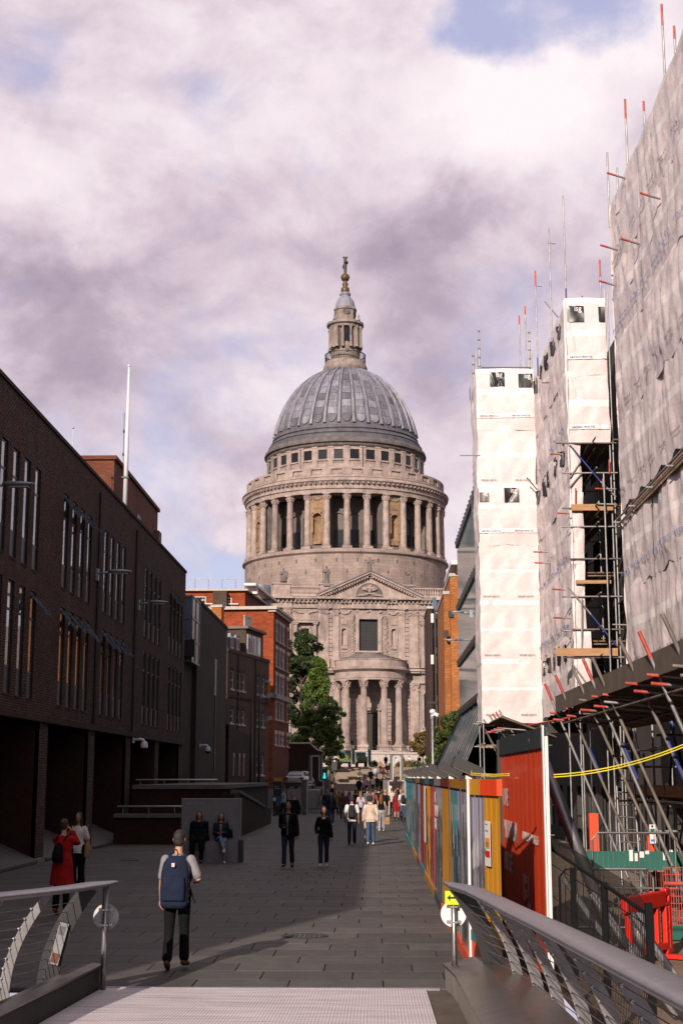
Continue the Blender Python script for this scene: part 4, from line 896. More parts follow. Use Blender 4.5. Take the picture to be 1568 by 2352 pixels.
# flagpole and aerial
p = at(287.5, 1160, 57.0); q = at(296.5, 843, 57.0)
fp = thing('flagpole', 'tall bare white flagpole on the office roof', 'flagpole', (p.x, 57.0, ZT))
m = MB().path([(0, 0, 0), (0, 0, 3), (0, 0, q.z - ZT)], [.10, .09, .045], 12); m.build('mast', M['camera_white'], fp, True)
MB().ball((0, 0, q.z - ZT + .05), .07, .07, .06).build('truck_cap', M['camera_white'], fp)
MB().tube((-.12, 0, 1.0), (-.14, 0, 4.4), .012, .012, 5).ball((-.14, 0, 2.6), .04, .04, .09).ball((-.14, 0, 3.6), .04, .04, .09).build('halyard', M['black_metal'], fp)
MB().box(-.16, .12, -.12, .12, 1.55, 1.63).build('bracket', M['black_metal'], fp)
p = at(166, 1060, 55); tp = at(168, 982, 55)
m = MB().path([(p.x, 55, ZT), (p.x, 55, tp.z)], [.025, .012], 6); m.ball((p.x, 55, tp.z), .05, .05, .06); tag(m.build('roof_aerial', M['galv']), 'thin whip aerial on the dark office roof', 'aerial')
# wall lamps on brackets
def street_lamp(X, Y, z, s, label, group, L_=1.3):
    t = thing('wall_lamp', label, 'lamp', (X, Y, z), 0, group)
    m = MB().box(-.01 * s, .10 * s, -.09, .09, -.28, .16) if s > 0 else MB().box(-.10, .01, -.09, .09, -.28, .16); m.build('bracket', M['lamp_grey'], t)
    MB().path([(.08 * s, 0, -.02), (.25 * s, 0, .0), (.55 * s, 0, .04)], [.045, .04, .035], 8).build('arm', M['lamp_grey'], t, True)
    h = MB(); rings = []
    for x, w_, h_ in ((.45, .06, .05), (.60, .12, .075), (.85, .15, .075), (1.1, .13, .055), (L_, .05, .02)):
        rings.append([(x * s, w_ * math.cos(a), .06 + h_ * math.sin(a)) for a in np.linspace(0, 2 * math.pi, 12, endpoint=False)])
    h.ring_loft(rings); hd = h.build('head', M['lamp_grey'], t, True)
    MB().box(*( (.65, 1.15) if s > 0 else (-1.15, -.65)), -.09, .09, -.03, -.015).build('lens', M['white_paint'], hd)
for px, py, lb in ((-33, 1117, 'grey wall lamp at the very edge beside the pale reflecting windows'), (221, 1316, 'grey wall lamp on the dark brick front, middle one of three'), (316.6, 1386, 'grey wall lamp on the dark brick front, farthest of three')):
    p = atx(px, py, WX); street_lamp(WX + .0, p.y, p.z, 1, lb, 'wall lamps on the brick office')
# dome cameras
def dome_cam(p, label):
    t = thing('dome_camera', label, 'camera', p, 0, 'dome security cameras')
    MB().box(0, .06, -.1, .1, -.06, .16).build('wall_plate', M['camera_white'], t)
    MB().path([(.03, 0, .05), (.3, 0, .09), (.45, 0, .06), (.48, 0, -.05)], [.06, .06, .06, .06], 8).build('arm', M['camera_white'], t, True)
    MB().lathe([(.03, .02), (.12, -.02), (.16, -.14), (.16, -.26)], 14, (.48, 0)).build('housing', M['camera_white'], t, True)
    MB().lathe([(.15, -.26), (.14, -.33), (.08, -.40), (.01, -.42)], 14, (.48, 0)).build('dome', M['dark_glass'], t, True)
p = atx(303, 1703, WX); dome_cam((WX + .04, p.y, p.z), 'white dome camera on bracket above the dark office entrance')
p = atx(446, 1713, WX); dome_cam((WX + .01, 81.2, 2.53 + 70 / 3230 * 80), 'white dome camera on the windowless brick block beyond the office')

# ---- second block: windowless brown brick, with a glazed bay on its near side
b2 = thing('brick_block', 'windowless dark brown brick block beyond the office', 'building', (0, 0, 0))
zt2 = at(522, 1440, 95.2).z - .18
MB().box(-30, WX, 79.4, 95.2, 0, zt2).build('wall', M['brick_brown'], b2)
MB().box(-30.05, WX + .05, 79.35, 95.25, zt2, zt2 + .18).build('coping', M['brick_brown'], b2)
for Yq in (88.5,): MB().box(WX - .02, WX + .05, Yq - .35, Yq + .35, 7.6, 9.9).build('slot_window', M['cream_stone'], b2); MB().box(WX, WX + .06, Yq - .12, Yq + .12, 2.8, 7.6).build('slot', M['alu_dark'], b2)
MB().box(-30, WX - .25, 74.1, 79.34, 0, zt2 - 1.6).build('link_wall', M['brick_office'], b2)
gb = thing('glazed_bay', 'tall blue grey glazed bay between the two dark brick blocks', 'window bay', (0, 0, 0))
pz0, pz1 = at(440, 1528, 79).z, at(440, 1385, 79).z
MB().box(-12.2, WX + .12, 75.9, 79.2, pz0, pz1).build('glass', M['frosted_bay'], gb)
for k in range(4):
    z = pz0 + (pz1 - pz0) * k / 3; MB().box(-12.25, WX + .16, 75.85, 79.25, z - .05, z + .05).build('transom', M['zinc'], gb)
for x, y in ((WX + .12, 75.9), (WX + .12, 77.5), (WX + .12, 79.2), (-11, 75.9)): MB().box(x - .04, x + .05, y - .05, y + .04, pz0, pz1).build('mullion', M['zinc'], gb)
MB().box(-11.6, WX + .4, 75.2, 75.8, pz0 + .2, pz0 + 1.1).build('vent_box', M['black_metal'], gb)

# ---- third: brown stock-brick house with sash windows and a mansard
b3 = thing('stock_brick_house', 'brown brick house with sash windows and slate mansard', 'building', (0, 0, 0))
d1 = 105.0; P1 = at(523, 1500, d1); P1 = Vector((P1.x, d1, 0)); U3 = Vector((.2, 1, 0)).normalized(); N3 = Vector((U3.y, -U3.x, 0)); W3 = 11.6; zt3 = at(523, 1495, d1).z
def along(px): # distance along the wall seen at photo column px
    t = (px - VPX) / (F_PX / math.cos(PITCH)); return (t * P1.y - P1.x) / (U3.x - t * U3.y)
rows3 = [(at(540, 1583, 106.5).z, at(540, 1542, 106.5).z), (at(555, 1663, 108).z, at(555, 1632, 108).z), (at(585, 1780, 112).z, at(585, 1735, 112).z)]
cols3 = [(526, 533), (541, 547), (552.5, 559), (588, 593), (599, 604)]
h3 = []
for za, zb in rows3:
    for a, b in cols3: ua, ub = along(a), along(b); h3.append((ua, max(ub, ua + .75), za, zb))
m = MB().facade(P1, U3, N3, W3, zt3, h3, .15); q = P1 + U3 * W3
m.quad(q, q - N3 * 12, q - N3 * 12 + Vector((0, 0, zt3)), q + Vector((0, 0, zt3))); m.quad(P1, P1 - N3 * 12, P1 - N3 * 12 + Vector((0, 0, zt3)), P1 + Vector((0, 0, zt3))); m.build('wall', M['brick_stock'], b3)
def uvn(Pq, U, Nn, u, v, n): return Pq + U * u + Nn * n + Vector((0, 0, v))
def slab(mb, Pq, U, Nn, u0, u1, v0, v1, n0, n1):
    c = uvn(Pq, U, Nn, (u0 + u1) / 2, (v0 + v1) / 2, (n0 + n1) / 2); return mb.obox(c, U * ((u1 - u0) / 2), Nn * ((n1 - n0) / 2), Vector((0, 0, (v1 - v0) / 2)))
def sash_window(par, Pq, U, Nn, ua, ub, za, zb, fmat=None, bars=2, lint=False):
    fmat = fmat or M['white_paint']; m_ = MB(); t = .07
    slab(m_, Pq, U, Nn, ua, ua + t, za, zb, -.14, -.03); slab(m_, Pq, U, Nn, ub - t, ub, za, zb, -.14, -.03); slab(m_, Pq, U, Nn, ua + t, ub - t, za, za + t, -.14, -.03); slab(m_, Pq, U, Nn, ua + t, ub - t, zb - t, zb, -.14, -.03)
    slab(m_, Pq, U, Nn, ua + t, ub - t, (za + zb) / 2 - .03, (za + zb) / 2 + .03, -.13, -.05)
    if bars:
        for i in range(1, bars + 1): u = ua + (ub - ua) * i / (bars + 1); slab(m_, Pq, U, Nn, u - .015, u + .015, za + t, zb - t, -.12, -.07)
    o = m_.build('window', fmat, par); g = MB(); slab(g, Pq, U, Nn, ua, ub, za, zb, -.16, -.145); g.build('pane', M['dark_glass'], o)
    s_ = MB(); slab(s_, Pq, U, Nn, ua - .1, ub + .1, za - .12, za, -.1, .08); s_.build('sill', M['cream_stone'], o)
    if lint: s_ = MB(); slab(s_, Pq, U, Nn, ua - .12, ub + .12, zb, zb + .3, -.05, .015); s_.build('lintel', lint, o)
for a, b, c, d in h3: sash_window(b3, P1, U3, N3, a, b, c, d, M['cream_stone'], 0, M['brick_brown'])
m = MB(); slab(m, P1, U3, N3, -.05, W3 + .05, zt3, zt3 + .25, -.4, .06); m.build('parapet', M['brick_stock'], b3)
m = MB(); slab(m, P1, U3, N3, 0, W3, rows3[1][1] + .9, rows3[1][1] + 1.1, -.1, .08); m.build('string_course', M['brick_brown'], b3)
# mansard with a lit gable end, dormers, and the white arcaded attic
za_ = at(560, 1445, 110).z
m = MB(); A_ = uvn(P1, U3, N3, 0.2, zt3, -.6); B_ = uvn(P1, U3, N3, 5.6, zt3, -.6); up = Vector((0, 0, za_ - zt3))
m.quad(A_, B_, B_ - N3 * 1.2 + up, A_ - N3 * 1.2 + up); m.quad(A_ - N3 * 1.2 + up, B_ - N3 * 1.2 + up, B_ - N3 * 7 + up, A_ - N3 * 7 + up); m.poly([A_, A_ - N3 * 1.2 + up, A_ - N3 * 7 + up, A_ - N3 * 8]); m.poly([B_, B_ - N3 * 1.2 + up, B_ - N3 * 7 + up, B_ - N3 * 8]); m.build('mansard_roof', M['slate'], b3)
for u in (1.2, 2.9, 4.4):
    m = MB(); slab(m, P1, U3, N3, u - .5, u + .5, zt3 + .3, zt3 + 1.6, -1.8, -.55); o = m.build('dormer', M['zinc'], b3); g = MB(); slab(g, P1, U3, N3, u - .36, u + .36, zt3 + .45, zt3 + 1.4, -.56, -.52); g.build('dormer_window', M['white_paint'], o); g = MB(); slab(g, P1, U3, N3, u - .28, u + .28, zt3 + .55, zt3 + 1.3, -.53, -.50); g.build('dormer_pane', M['blue_glass'], o)
m = MB(); slab(m, P1, U3, N3, 5.9, 10.9, zt3 + .25, zt3 + 2.3, -6, -.35); o = m.build('attic_storey', M['brick_stock'], b3)
for k in range(3):
    u = 6.7 + k * 1.35; g = MB(); slab(g, P1, U3, N3, u - .55, u + .55, zt3 + .35, zt3 + 1.9, -.36, -.28); g.build('arcade_frame', M['white_paint'], o)
    pt = [(u + .36 * math.cos(t), zt3 + 1.3 + .36 * math.sin(t)) for t in np.linspace(0, math.pi, 9)] + [(u - .36, zt3 + .5), (u + .36, zt3 + .5)]
    g = MB().prism(pt, lambda a, v, d: uvn(P1, U3, N3, a, v, d), -.29, -.25); g.build('arched_pane', M['blue_glass'], o)
m = MB(); slab(m, P1, U3, N3, 5.7, 11.1, zt3 + 2.3, zt3 + 2.5, -6, -.1); m.build('attic_roof', M['coping'], b3)
m = MB()
for k in range(14): slab(m, P1, U3, N3, 5.8 + k * .16, 5.86 + k * .16, zt3 + 2.5, zt3 + 3.3, -.5, -.45)
slab(m, P1, U3, N3, 5.75, 8.1, zt3 + 3.3, zt3 + 3.36, -.52, -.43); m.build('roof_railing', M['white_paint'], b3)
for u, n_, w_, h_ in ((4.9, -2.4, .35, 3.6), (10.9, -.2, .3, -1.0)):
    zc = zt3 + (0 if h_ > 0 else -3.0); m = MB(); slab(m, P1, U3, N3, u - w_, u + w_, zc, zc + abs(h_) + .3, n_ - .4, n_ + .4); o = m.build('chimney', M['brick_tan'], b3); m = MB(); slab(m, P1, U3, N3, u - w_ - .08, u + w_ + .08, zc + abs(h_) + .3, zc + abs(h_) + .5, n_ - .48, n_ + .48); m.build('chimney_cap', M['cream_stone'], o)
for u in (2.6, 7.4): m = MB(); m.tube(uvn(P1, U3, N3, u, 0, .08), uvn(P1, U3, N3, u, zt3, .08), .06, .06, 6); m.build('downpipe', M['black_metal'], b3)
# dark low annex before it
an = thing('brick_annexe', 'low dark brick annexe with small lancet windows before the sash window house', 'building', (0, 0, 0))
za2 = at(523, 1665, 99).z; a0 = at(525, 1700, 98.0); a1 = at(575, 1700, 104)
Ua = Vector((a1.x - a0.x, a1.y - a0.y, 0)); Wa = Ua.length; Ua.normalize(); Na = Vector((Ua.y, -Ua.x, 0)); Pa = Vector((a0.x, a0.y, 0))
m = MB(); zend = at(575, 1690, 104).z
m.poly([Pa, Pa + Ua * Wa, Pa + Ua * Wa + Vector((0, 0, zend)), Pa + Vector((0, 0, za2))]); m.quad(Pa + Ua * Wa, Pa + Ua * Wa - Na * 2, Pa + Ua * Wa - Na * 2 + Vector((0, 0, zend)), Pa + Ua * Wa + Vector((0, 0, zend))); m.quad(Pa + Ua * Wa + Vector((0, 0, zend)), Pa + Ua * Wa - Na * 2 + Vector((0, 0, zend)), Pa - Na * 2 + Vector((0, 0, za2)), Pa + Vector((0, 0, za2))); m.build('wall', M['brick_brown'], an)
for u in (1.4, 3.0, 4.2): 
    m = MB(); slab(m, Pa, Ua, Na, u - .14, u + .14, 2.6, 4.2, -.02, .04); o = m.build('lancet', M['cream_stone'], an); m = MB(); slab(m, Pa, Ua, Na, u - .06, u + .06, 2.6, 3.9, .03, .055); m.build('pane', M['dark_glass'], o)

# ---- fourth: orange brick block, sunlit gable
b4 = thing('orange_brick_building', 'tall orange brick building with white cornice, sunlit end wall and white windows', 'building', (0, 0, 0))
d4 = 125.0; c4 = at(629, 1399, d4); P4 = Vector((c4.x, d4, 0)); U4 = Vector((.0875, 1, 0)).normalized(); N4 = Vector((U4.y, -U4.x, 0)); W4 = 9.6; zt4 = c4.z
def al4(px): t = (px - VPX) / (F_PX / math.cos(PITCH)); return (t * P4.y - P4.x) / (U4.x - t * U4.y)
def D7(x, y): return 287 + x * .2746, 1291.8 + y * .2746
rows4 = [(645, 495), (862, 715), (1092, 935), (1308, 1165), (1525, 1430)]; cols4 = [(1250, 1271), (1282, 1297), (1304, 1327), (1347, 1371)]
h4 = []
for yb, yt in rows4:
    z0_, z1_ = at(*D7(1255, yb), 125.8).z, at(*D7(1255, yt), 125.8).z
    for a, b in cols4: h4.append((al4(D7(a, 0)[0]), al4(D7(b, 0)[0]), z0_, z1_))
MB().facade(P4, U4, N4, W4, zt4, h4, .15).build('street_wall', M['brick_red_dark'], b4); m = MB(); E4 = Vector((-1, .06, 0)).normalized(); S4 = Vector((0, 0, zt4))  # street wall takes the copy of the orange brick with shade painted in
q = P4 + U4 * W4; m.quad(q, q + E4 * 14, q + E4 * 14 + S4, q + S4); m.quad(P4, P4 + E4 * 26, P4 + E4 * 26 + S4, P4 + S4); m.quad(P4 + S4, P4 + E4 * 26 + S4, q + E4 * 26 + S4, q + S4); m.build('wall', M['brick_orange'], b4)
for a, b, c, d in h4: sash_window(b4, P4, U4, N4, a, b, c, d, M['white_paint'], 2, M['cream_stone'])
m = MB(); slab(m, P4, U4, N4, -.35, W4 + .35, zt4, zt4 + .22, -.5, .35); slab(m, P4, U4, N4, -.2, W4 + .2, zt4 - .25, zt4, -.5, .2); m.build('cornice', M['cream_stone'], b4)
m = MB(); m.obox(P4 + E4 * 4.6 + Vector((0, -.1, zt4 + .1)), E4 * 4.9, Vector((0, .3, 0)), Vector((0, 0, .14))); m.build('end_cornice', M['cream_stone'], b4)
zl4 = at(*D7(1255, 1120), 125.8).z; m = MB(); slab(m, P4, U4, N4, -.2, W4 + .2, zl4 - .2, zl4 + .2, -.2, .3); m.build('ledge', M['zinc'], b4)
# upper block, set back
c5 = at(*D7(1005, 240), 131); P5 = Vector((c5.x, 131, 0)); zt5 = c5.z
h5 = []
for x0_, x1_, y0_, y1_ in ((785, 893, 402, 296), (565, 677, 402, 284)):
    pa, pb = at(*D7(x0_, y0_), 131), at(*D7(x1_, y1_), 131); h5.append((pa.x - (P5.x - 26), pb.x - (P5.x - 26), pa.z, pb.z))
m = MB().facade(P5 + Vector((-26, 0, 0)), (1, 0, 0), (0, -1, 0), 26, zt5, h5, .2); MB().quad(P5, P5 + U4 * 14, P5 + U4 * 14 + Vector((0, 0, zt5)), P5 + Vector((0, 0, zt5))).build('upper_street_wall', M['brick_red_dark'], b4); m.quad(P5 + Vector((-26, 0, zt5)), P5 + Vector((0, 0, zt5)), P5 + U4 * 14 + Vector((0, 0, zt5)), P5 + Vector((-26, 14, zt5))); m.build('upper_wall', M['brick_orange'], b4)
for a, b, c, d in h5:
    sash_window(b4, P5 + Vector((-26, 0, 0)), Vector((1, 0, 0)), Vector((0, -1, 0)), a, b, c, d, M['white_paint'], 3)
    m = MB(); 
    for k in range(1, 4): zq = c + (d - c) * k / 4; m.box(P5.x - 26 + a, P5.x - 26 + b, 131.05, 131.12, zq - .03, zq + .03)
    m.build('glazing_bars', M['white_paint'], b4)
for u in (1.6, 4.0, 6.0, 9.0): sash_window(b4, P5, U4, N4, u, u + .8, zt5 - 3.2, zt5 - 1.2, M['cream_stone'], 0)
px5 = at(*D7(740, 240), 130.6).x
m = MB().box(px5, px5 + 1.3, 130.2, 131.1, 0, zt5 - .1); m.build('wall_break', M['brick_stock'], b4)
m = MB().box(P5.x - 26, P5.x + .3, 130.6, 131.3, zt5, zt5 + .18); slab(m, P5, U4, N4, 0, 14, zt5, zt5 + .18, -.4, .3); m.build('upper_coping', M['cream_stone'], b4)
m = MB().tube((P5.x - 24, 130.85, zt5 - 1.0), (P5.x - .6, 130.85, zt5 - 1.25), .07, .07, 6); m.build('pipe', M['white_paint'], b4)
m = MB(); 
for k in range(18):
    x = P5.x - 1.0 - k * 1.3; m.tube((x, 132, zt5), (x, 132, zt5 + 1.75 if x < P5.x - 9 else zt5 + 1.3), .03, .03, 5)
m.tube((P5.x - 9, 132, zt5 + 1.75), (P5.x - 26, 132, zt5 + 1.75), .035, .035, 5); m.tube((P5.x - 1, 132, zt5 + 1.3), (P5.x - 9, 132, zt5 + 1.3), .035, .035, 5); m.build('roof_rail', M['galv'], b4)
# grey-white upper cornice and lead drum on the far part of that roof
pm1 = at(*D7(1062, 220), 133); m = MB(); m.obox((pm1.x + .5, 139, pm1.z + .3), (.55, 0, 0), (.6, 7.0, 0), (0, 0, .12)); m.box(pm1.x - .5, pm1.x + .5, 133, 134, zt5, pm1.z + .2); m.build('white_eaves', M['white_paint'], b4)
pm2_ = at(*D7(1105, 225), 140); m = MB().lathe([(1.0, zt5 - 1), (1.0, pm2_.z + .5), (.9, pm2_.z + .8), (.1, pm2_.z + .8)], 20, (pm2_.x + .2, 143)); m.build('lead_drum', M['zinc'], b4)

# ---- dark wall with a swept end, below the trees
wl = thing('swept_brick_wall', 'dark brick yard wall with a swept down end beside the green tree', 'wall', (0, 0, 0))
za3 = at(660, 1709, 146).z; xl, xr = at(622, 1700, 146).x, at(712, 1700, 146).x; xe = at(741, 1700, 146).x; ze = at(741, 1727, 146).z
pts = [(xl, 0), (xe, 0), (xe, ze)] + [(xe - (xe - xr) * t, za3 - (za3 - ze) * (1 - t ** 2) if t < 1 else za3) for t in np.linspace(0.1, 1, 8)] + [(xl, za3)]
MB().prism(pts, lambda u, v, d: (u, d, v), 146, 146.5).build('wall', M['brick_brown'], wl)
m = MB().path([(u, 146.25, v + .06) for u, v in pts[2:]], .14, 6); m.build('coping', M['cream_stone'], wl)

# ---- ramp walls and planter before the office
rw = thing('ramp_walls', 'dark brick ramp walls with pale copings and steel handrails', 'wall', (0, 0, 0))
MB().box(-10.1, -6.35, 58.6, 82, 0, 2.05).build('upper_wall', M['brick_office'], rw); MB().box(-10.1, -6.25, 58.5, 82.1, 2.05, 2.22).build('upper_coping', M['coping'], rw)
MB().box(-10.1, -6.9, 54.6, 55.0, 0, 1.0).build('lower_wall', M['brick_office'], rw); MB().box(-10.1, -6.85, 54.5, 55.1, 1.0, 1.14).build('lower_coping', M['coping'], rw)
MB().prism([(59.0, 0), (79.5, 0), (79.5, .75), (75, .95), (61, 1.85), (59.0, 1.85)], lambda u, v, d: (d, u, v), -6.24, -5.9).build('stair_wall', M['brick_office'], rw)
m = MB(); m.obox((-6.07, 67.9, 1.47), (.22, 0, 0), (0, 7.05, -.46), (0, .0, .07)); m.build('stair_coping', M['coping'], rw)
for nm, pts in (('upper_rail', [(-10, 58.7, 2.42), (-6.6, 58.7, 2.42)]), ('lower_rail', [(-10, 54.8, 1.42), (-7.0, 54.8, 1.42)])):
    m = MB().tube(pts[0], pts[1], .035, .035, 8)
    for k in range(4): x = -9.8 + k * 1.0; zb_ = pts[0][2] - .25; m.tube((x, pts[0][1], zb_), (x, pts[0][1], pts[0][2]), .02, .02, 6)
    m.build(nm, M['steel'], rw)
# ---- monument slab with a seat
sp = atz(410, 1981); sq = atz(549, 1981); X0_, X1_ = sp.x, sq.x; Yb = sp.y
ms = thing('stone_seat_slab', 'upright grey stone slab with a seat ledge and cut lettering behind the two seated women', 'monument', ((X0_ + X1_) / 2, Yb, 0))
hw = (X1_ - X0_) / 2
MB().box(-hw, hw, .45, .70, 0, 1.86).build('slab', M['grey_stone'], ms)
MB().box(-hw, hw + .06, 0, .449, 0, .63).build('seat', M['grey_stone'], ms)
MB().box(hw - .03, hw + .10, -.02, .44, .0, .66).build('end_block', M['concrete_dark'], ms)
MB().box(-hw - .01, hw + .01, .44, .71, 1.86, 1.885).build('cap', M['letter_dim'], ms)
def text_mesh(s, size, extrude=.0, align='LEFT', xs=1.0, bold=0.0):
    cu = bpy.data.curves.new('lettering', 'FONT'); cu.body = s; cu.size = size; cu.extrude = extrude; cu.align_x = align; cu.offset = bold; cu.resolution_u = 3
    o = bpy.data.objects.new('lettering_tmp', cu); C.objects.link(o); bpy.context.view_layer.update()
    me = bpy.data.meshes.new_from_object(o.evaluated_get(bpy.context.evaluated_depsgraph_get())); bpy.data.objects.remove(o); bpy.data.curves.remove(cu)
    co = np.zeros(len(me.vertices) * 3, np.float32); me.vertices.foreach_get('co', co); co = co.reshape(-1, 3); co[:, 0] *= xs; me.vertices.foreach_set('co', co.ravel()); me.update()
    return me
def put_text(s, size, mt, parent, loc, rot, **k):
    me = text_mesh(s, size, **k); me.materials.clear(); me.materials.append(mt); return link('lettering', me, parent, loc, rot)
put_text('HSBC GATES', .115, M['letter_dim'], ms, (-hw + .05, .447, 1.70), (R(90), 0, 0), extrude=.002)
put_text('Peter', .04, M['letter_dim'], ms, (hw - .16, .447, 1.72), (R(90), 0, 0), extrude=.002) if False else None
# ================================================================ right side: scaffolding, hoarding, buildings
SX = 5.72
ZTOP = 16.9
def fold(u, v, s, amp):
    n = mnoise.noise
    a = n((u * .55 + s, v * .22, s * 1.7)) * .8 + (1 - abs(n((u * 1.9 + v * .55 + s, v * .22 - u * .2, s + 4)))) ** 7 * .55 - (1 - abs(n((u * 1.2 - v * .8, v * .3 + s, s + 9)))) ** 8 * .5 + n((u * 3.2, v * .7, s)) * .22 + n((u * 8, v * 2.2, s + 2)) * .07
    return a * amp
def sheet(parent, P, U, Nn, W, H, seed, amp=.10, bands=(.36, .68), nu=None, nv=None, name='sheet', sag=.05):
    P, U, Nn = Vector(P), Vector(U), Vector(Nn); nu = nu or max(10, int(W * 9)); nv = nv or max(12, int(H * 10))
    def f(u, v):    # u, v in metres
        a, b = u / W, v / H; pin = min(1, 6 * min(a, 1 - a) + .25) * min(1, 5 * min(b, 1 - b) + .3)
        return fold(u, v, seed, amp) * pin + .03 * math.sin(math.pi * a) * math.sin(math.pi * b)
    vs, fs, mi = [], [], []
    for j in range(nv + 1):
        for i in range(nu + 1):
            a, b = i / nu, j / nv; u, v = a * W, b * H
            dv = 0
            if j == 0: dv = -sag * abs(math.sin(a * W * 2.2 + seed)) - .05
            if j == nv: dv = -.7 * sag * abs(math.sin(a * W * 1.5 + seed * 2)) + .06
            du = (.05 * mnoise.noise((v * 1.3, seed, 3.0)) if i in (0, nu) else 0)
            vs.append(tuple(P + U * (u + du) + Vector((0, 0, v + dv)) + Nn * f(u, v)))
    for j in range(nv):
        b = (j + .5) / nv; band = any(abs(b - q) < .5 / nv + .012 for q in bands) or b > .965
        for i in range(nu): k = j * (nu + 1) + i; fs.append((k, k + 1, k + nu + 2, k + nu + 1)); mi.append(1 if band else 0)
    me = bpy.data.meshes.new(name); me.from_pydata(vs, [], fs); me.materials.append(M['white_sheeting']); me.materials.append(M['sheet_band'])
    me.polygons.foreach_set('material_index', mi); me.polygons.foreach_set('use_smooth', [True] * len(fs)); me.update()
    o = link(name, me, parent)
    return o, (lambda u, v, d=.02: P + U * u + Vector((0, 0, v)) + Nn * (f(u, v) + d))
mat('sheet_band', (.76, .71, .69), .5, var=.04)
def drape_text(par, mapf, s, size, mt, u, v, xs=1.0, bold=0.0):
    me = text_mesh(s, size, xs=xs, bold=bold); me.materials.clear(); me.materials.append(mt)
    for vv in me.vertices: vv.co = mapf(u + vv.co.x, v + vv.co.y, .055)
    me.update(); return link('lettering', me, par)
def drape_quad(par, mapf, u0, u1, v0, v1, mt, name='logo_panel', d=.042):
    m = MB(); n = 22
    m.ring_loft([[mapf(u0 + (u1 - u0) * i / n, v0 + (v1 - v0) * j / n, d) for i in range(n + 1)] for j in range(n + 1)], False, False); return m.build(name, mt, par, True)
def logo(par, mapf, u, v, s=.52):
    q = drape_quad(par, mapf, u, u + s, v, v + s, M['logo_black']); drape_text(q, mapf, 'isg', s * .50, M['print_white'], u + s * .42, v + s * .66, .85, .002)
def flame_text(par, mapf, W, v, s=.085, mt=None):
    u = .1
    while u + .8 < W: drape_text(par, mapf, 'FLAME RETARDANT, APPROVED TO TS62', s, M['print_blue'], u, v, .42, .001); u += 1.15
def classic_text(par, mapf, W, v, s=.085):
    u = .12
    while u + .7 < W: drape_text(par, mapf, 'SAFEGUARD CLASSIC FR C', s, M['print_grey'], u, v, .55, .001); u += 1.2
galv, gold_, red, blue = M['galv'], M['galv_old'], M['tube_red'], M['tube_blue']
TR = .0242
def tube_(p0, p1, par, mt=None, tip=None, r=TR, tipm=None):
    o = pole(p0, p1, r, mt or random.choice((galv, galv, gold_)), par, 'tube')
    if tip:
        p0, p1 = Vector(p0), Vector(p1); d = (p1 - p0).normalized(); e = p1 + d * .003; pole(e - d * tip, e, r * 1.04, tipm or red, par, 'painted_end')
    return o
# ---- projecting sheeted tower
YC = 48.5; cx0, cx1 = at(1100, 1300, YC).x, SX - .02
tc_ = thing('sheeted_hoist_tower', 'square scaffold tower wrapped in white sheeting with two black logo rows', 'scaffold tower', (0, 0, 0))
zc = [4.45, 6.5, 8.55, 10.62, 12.7, 14.8, 16.95]
for k in range(6):
    W = cx1 - cx0; H = zc[k + 1] - zc[k]
    o, mf = sheet(tc_, (cx0, YC, zc[k]), (1, 0, 0), (0, -1, 0), W, H, 3.1 * k + 1, .085, (.52,) if k in (0, 1, 2, 4) else (.62, .22))
    if k in (5, 3):
        if k == 5: logo(o, mf, .50, H - .62); logo(o, mf, 1.52, H - .66, .50)
        else: logo(o, mf, .04, H - .60, .34); logo(o, mf, .92, H - .62)
        drape_quad(o, mf, 0.02, W - .02, .36, .50, M['sheet_band'], 'print_band', .03); flame_text(o, mf, W, .40)
    else:
        classic_text(o, mf, W, .16)
    sheet(tc_, (cx0, YC + 2.0, zc[k]), (0, -1, 0), (-1, 0, 0), 2.0, H, 7.7 * k + 2, .09, (.52,))
    if k in (5, 3): drape_quad(tc_, lambda u, v, d, z_=zc[k], h_=H: Vector((cx0 - .12, YC + 1.7 - u, z_ + v)), .0, .5, H - .75, H - .25, M['logo_black'])
for x, y in ((cx0 + .05, YC + .12), (cx1 - .05, YC + .12), (cx0 + .05, YC + 1.9), (cx1 - .05, YC + 1.9), ((cx0 + cx1) / 2, YC + 1.9)):
    tube_((x, y, 0), (x, y, 17.6), tc_, galv)
for z in (.6, 1.6, 2.6, 3.6, 4.4):
    tube_((cx0 - .2, YC + .07, z), (cx1 + .3, YC + .07, z), tc_); tube_((cx0 + .05, YC - .2, z + .06), (cx0 + .05, YC + 2.2, z + .06), tc_); tube_((cx0 - .15, YC + 1.95, z), (cx1, YC + 1.95, z), tc_)
for k in range(4): tube_((cx0 + .1 + .1 * k, YC + .3, 4.2 - .2 * k), (cx1 - .1, YC + 1.6, .4 + .4 * k), tc_)
for k in range(3): boxpart('board', M['timber'], tc_, ((cx0 + cx1) / 2, YC + .9, 1.55 + 1.0 * k), (cx1 - cx0, .22, .04))
MB().box(cx0 + .1, cx1, YC + .15, YC + 1.85, 4.28, 4.34).build('platform', M['plywood'], tc_)
# tower-top posts with rail
for px, y0_, y1_ in ((1101, 755, 870), (1087, 812, 890), (1195, 725, 870), (1209, 703, 870), (1217, 758, 870)):
    Yp = YC + (.1 if px in (1101, 1217) else 1.4); a, b = at(px, y1_, Yp), at(px, y0_, Yp); tube_((a.x, Yp, a.z), (a.x, Yp, b.z), tc_, galv, .35 if px in (1195, 1209) else None)
    if px in (1101, 1087, 1217):
        for q in range(5): z = b.z - .1 - q * .33; pole((a.x, Yp, z - .02), (a.x, Yp, z + .02), .045, gold_, tc_, 'coupler')
a, b = at(1105, 844, YC), at(1218, 844, YC); tube_(a, b, tc_, gold_)
a = at(1056, 1046, YC); tube_(a, (cx0 + .1, YC, a.z), tc_, galv)
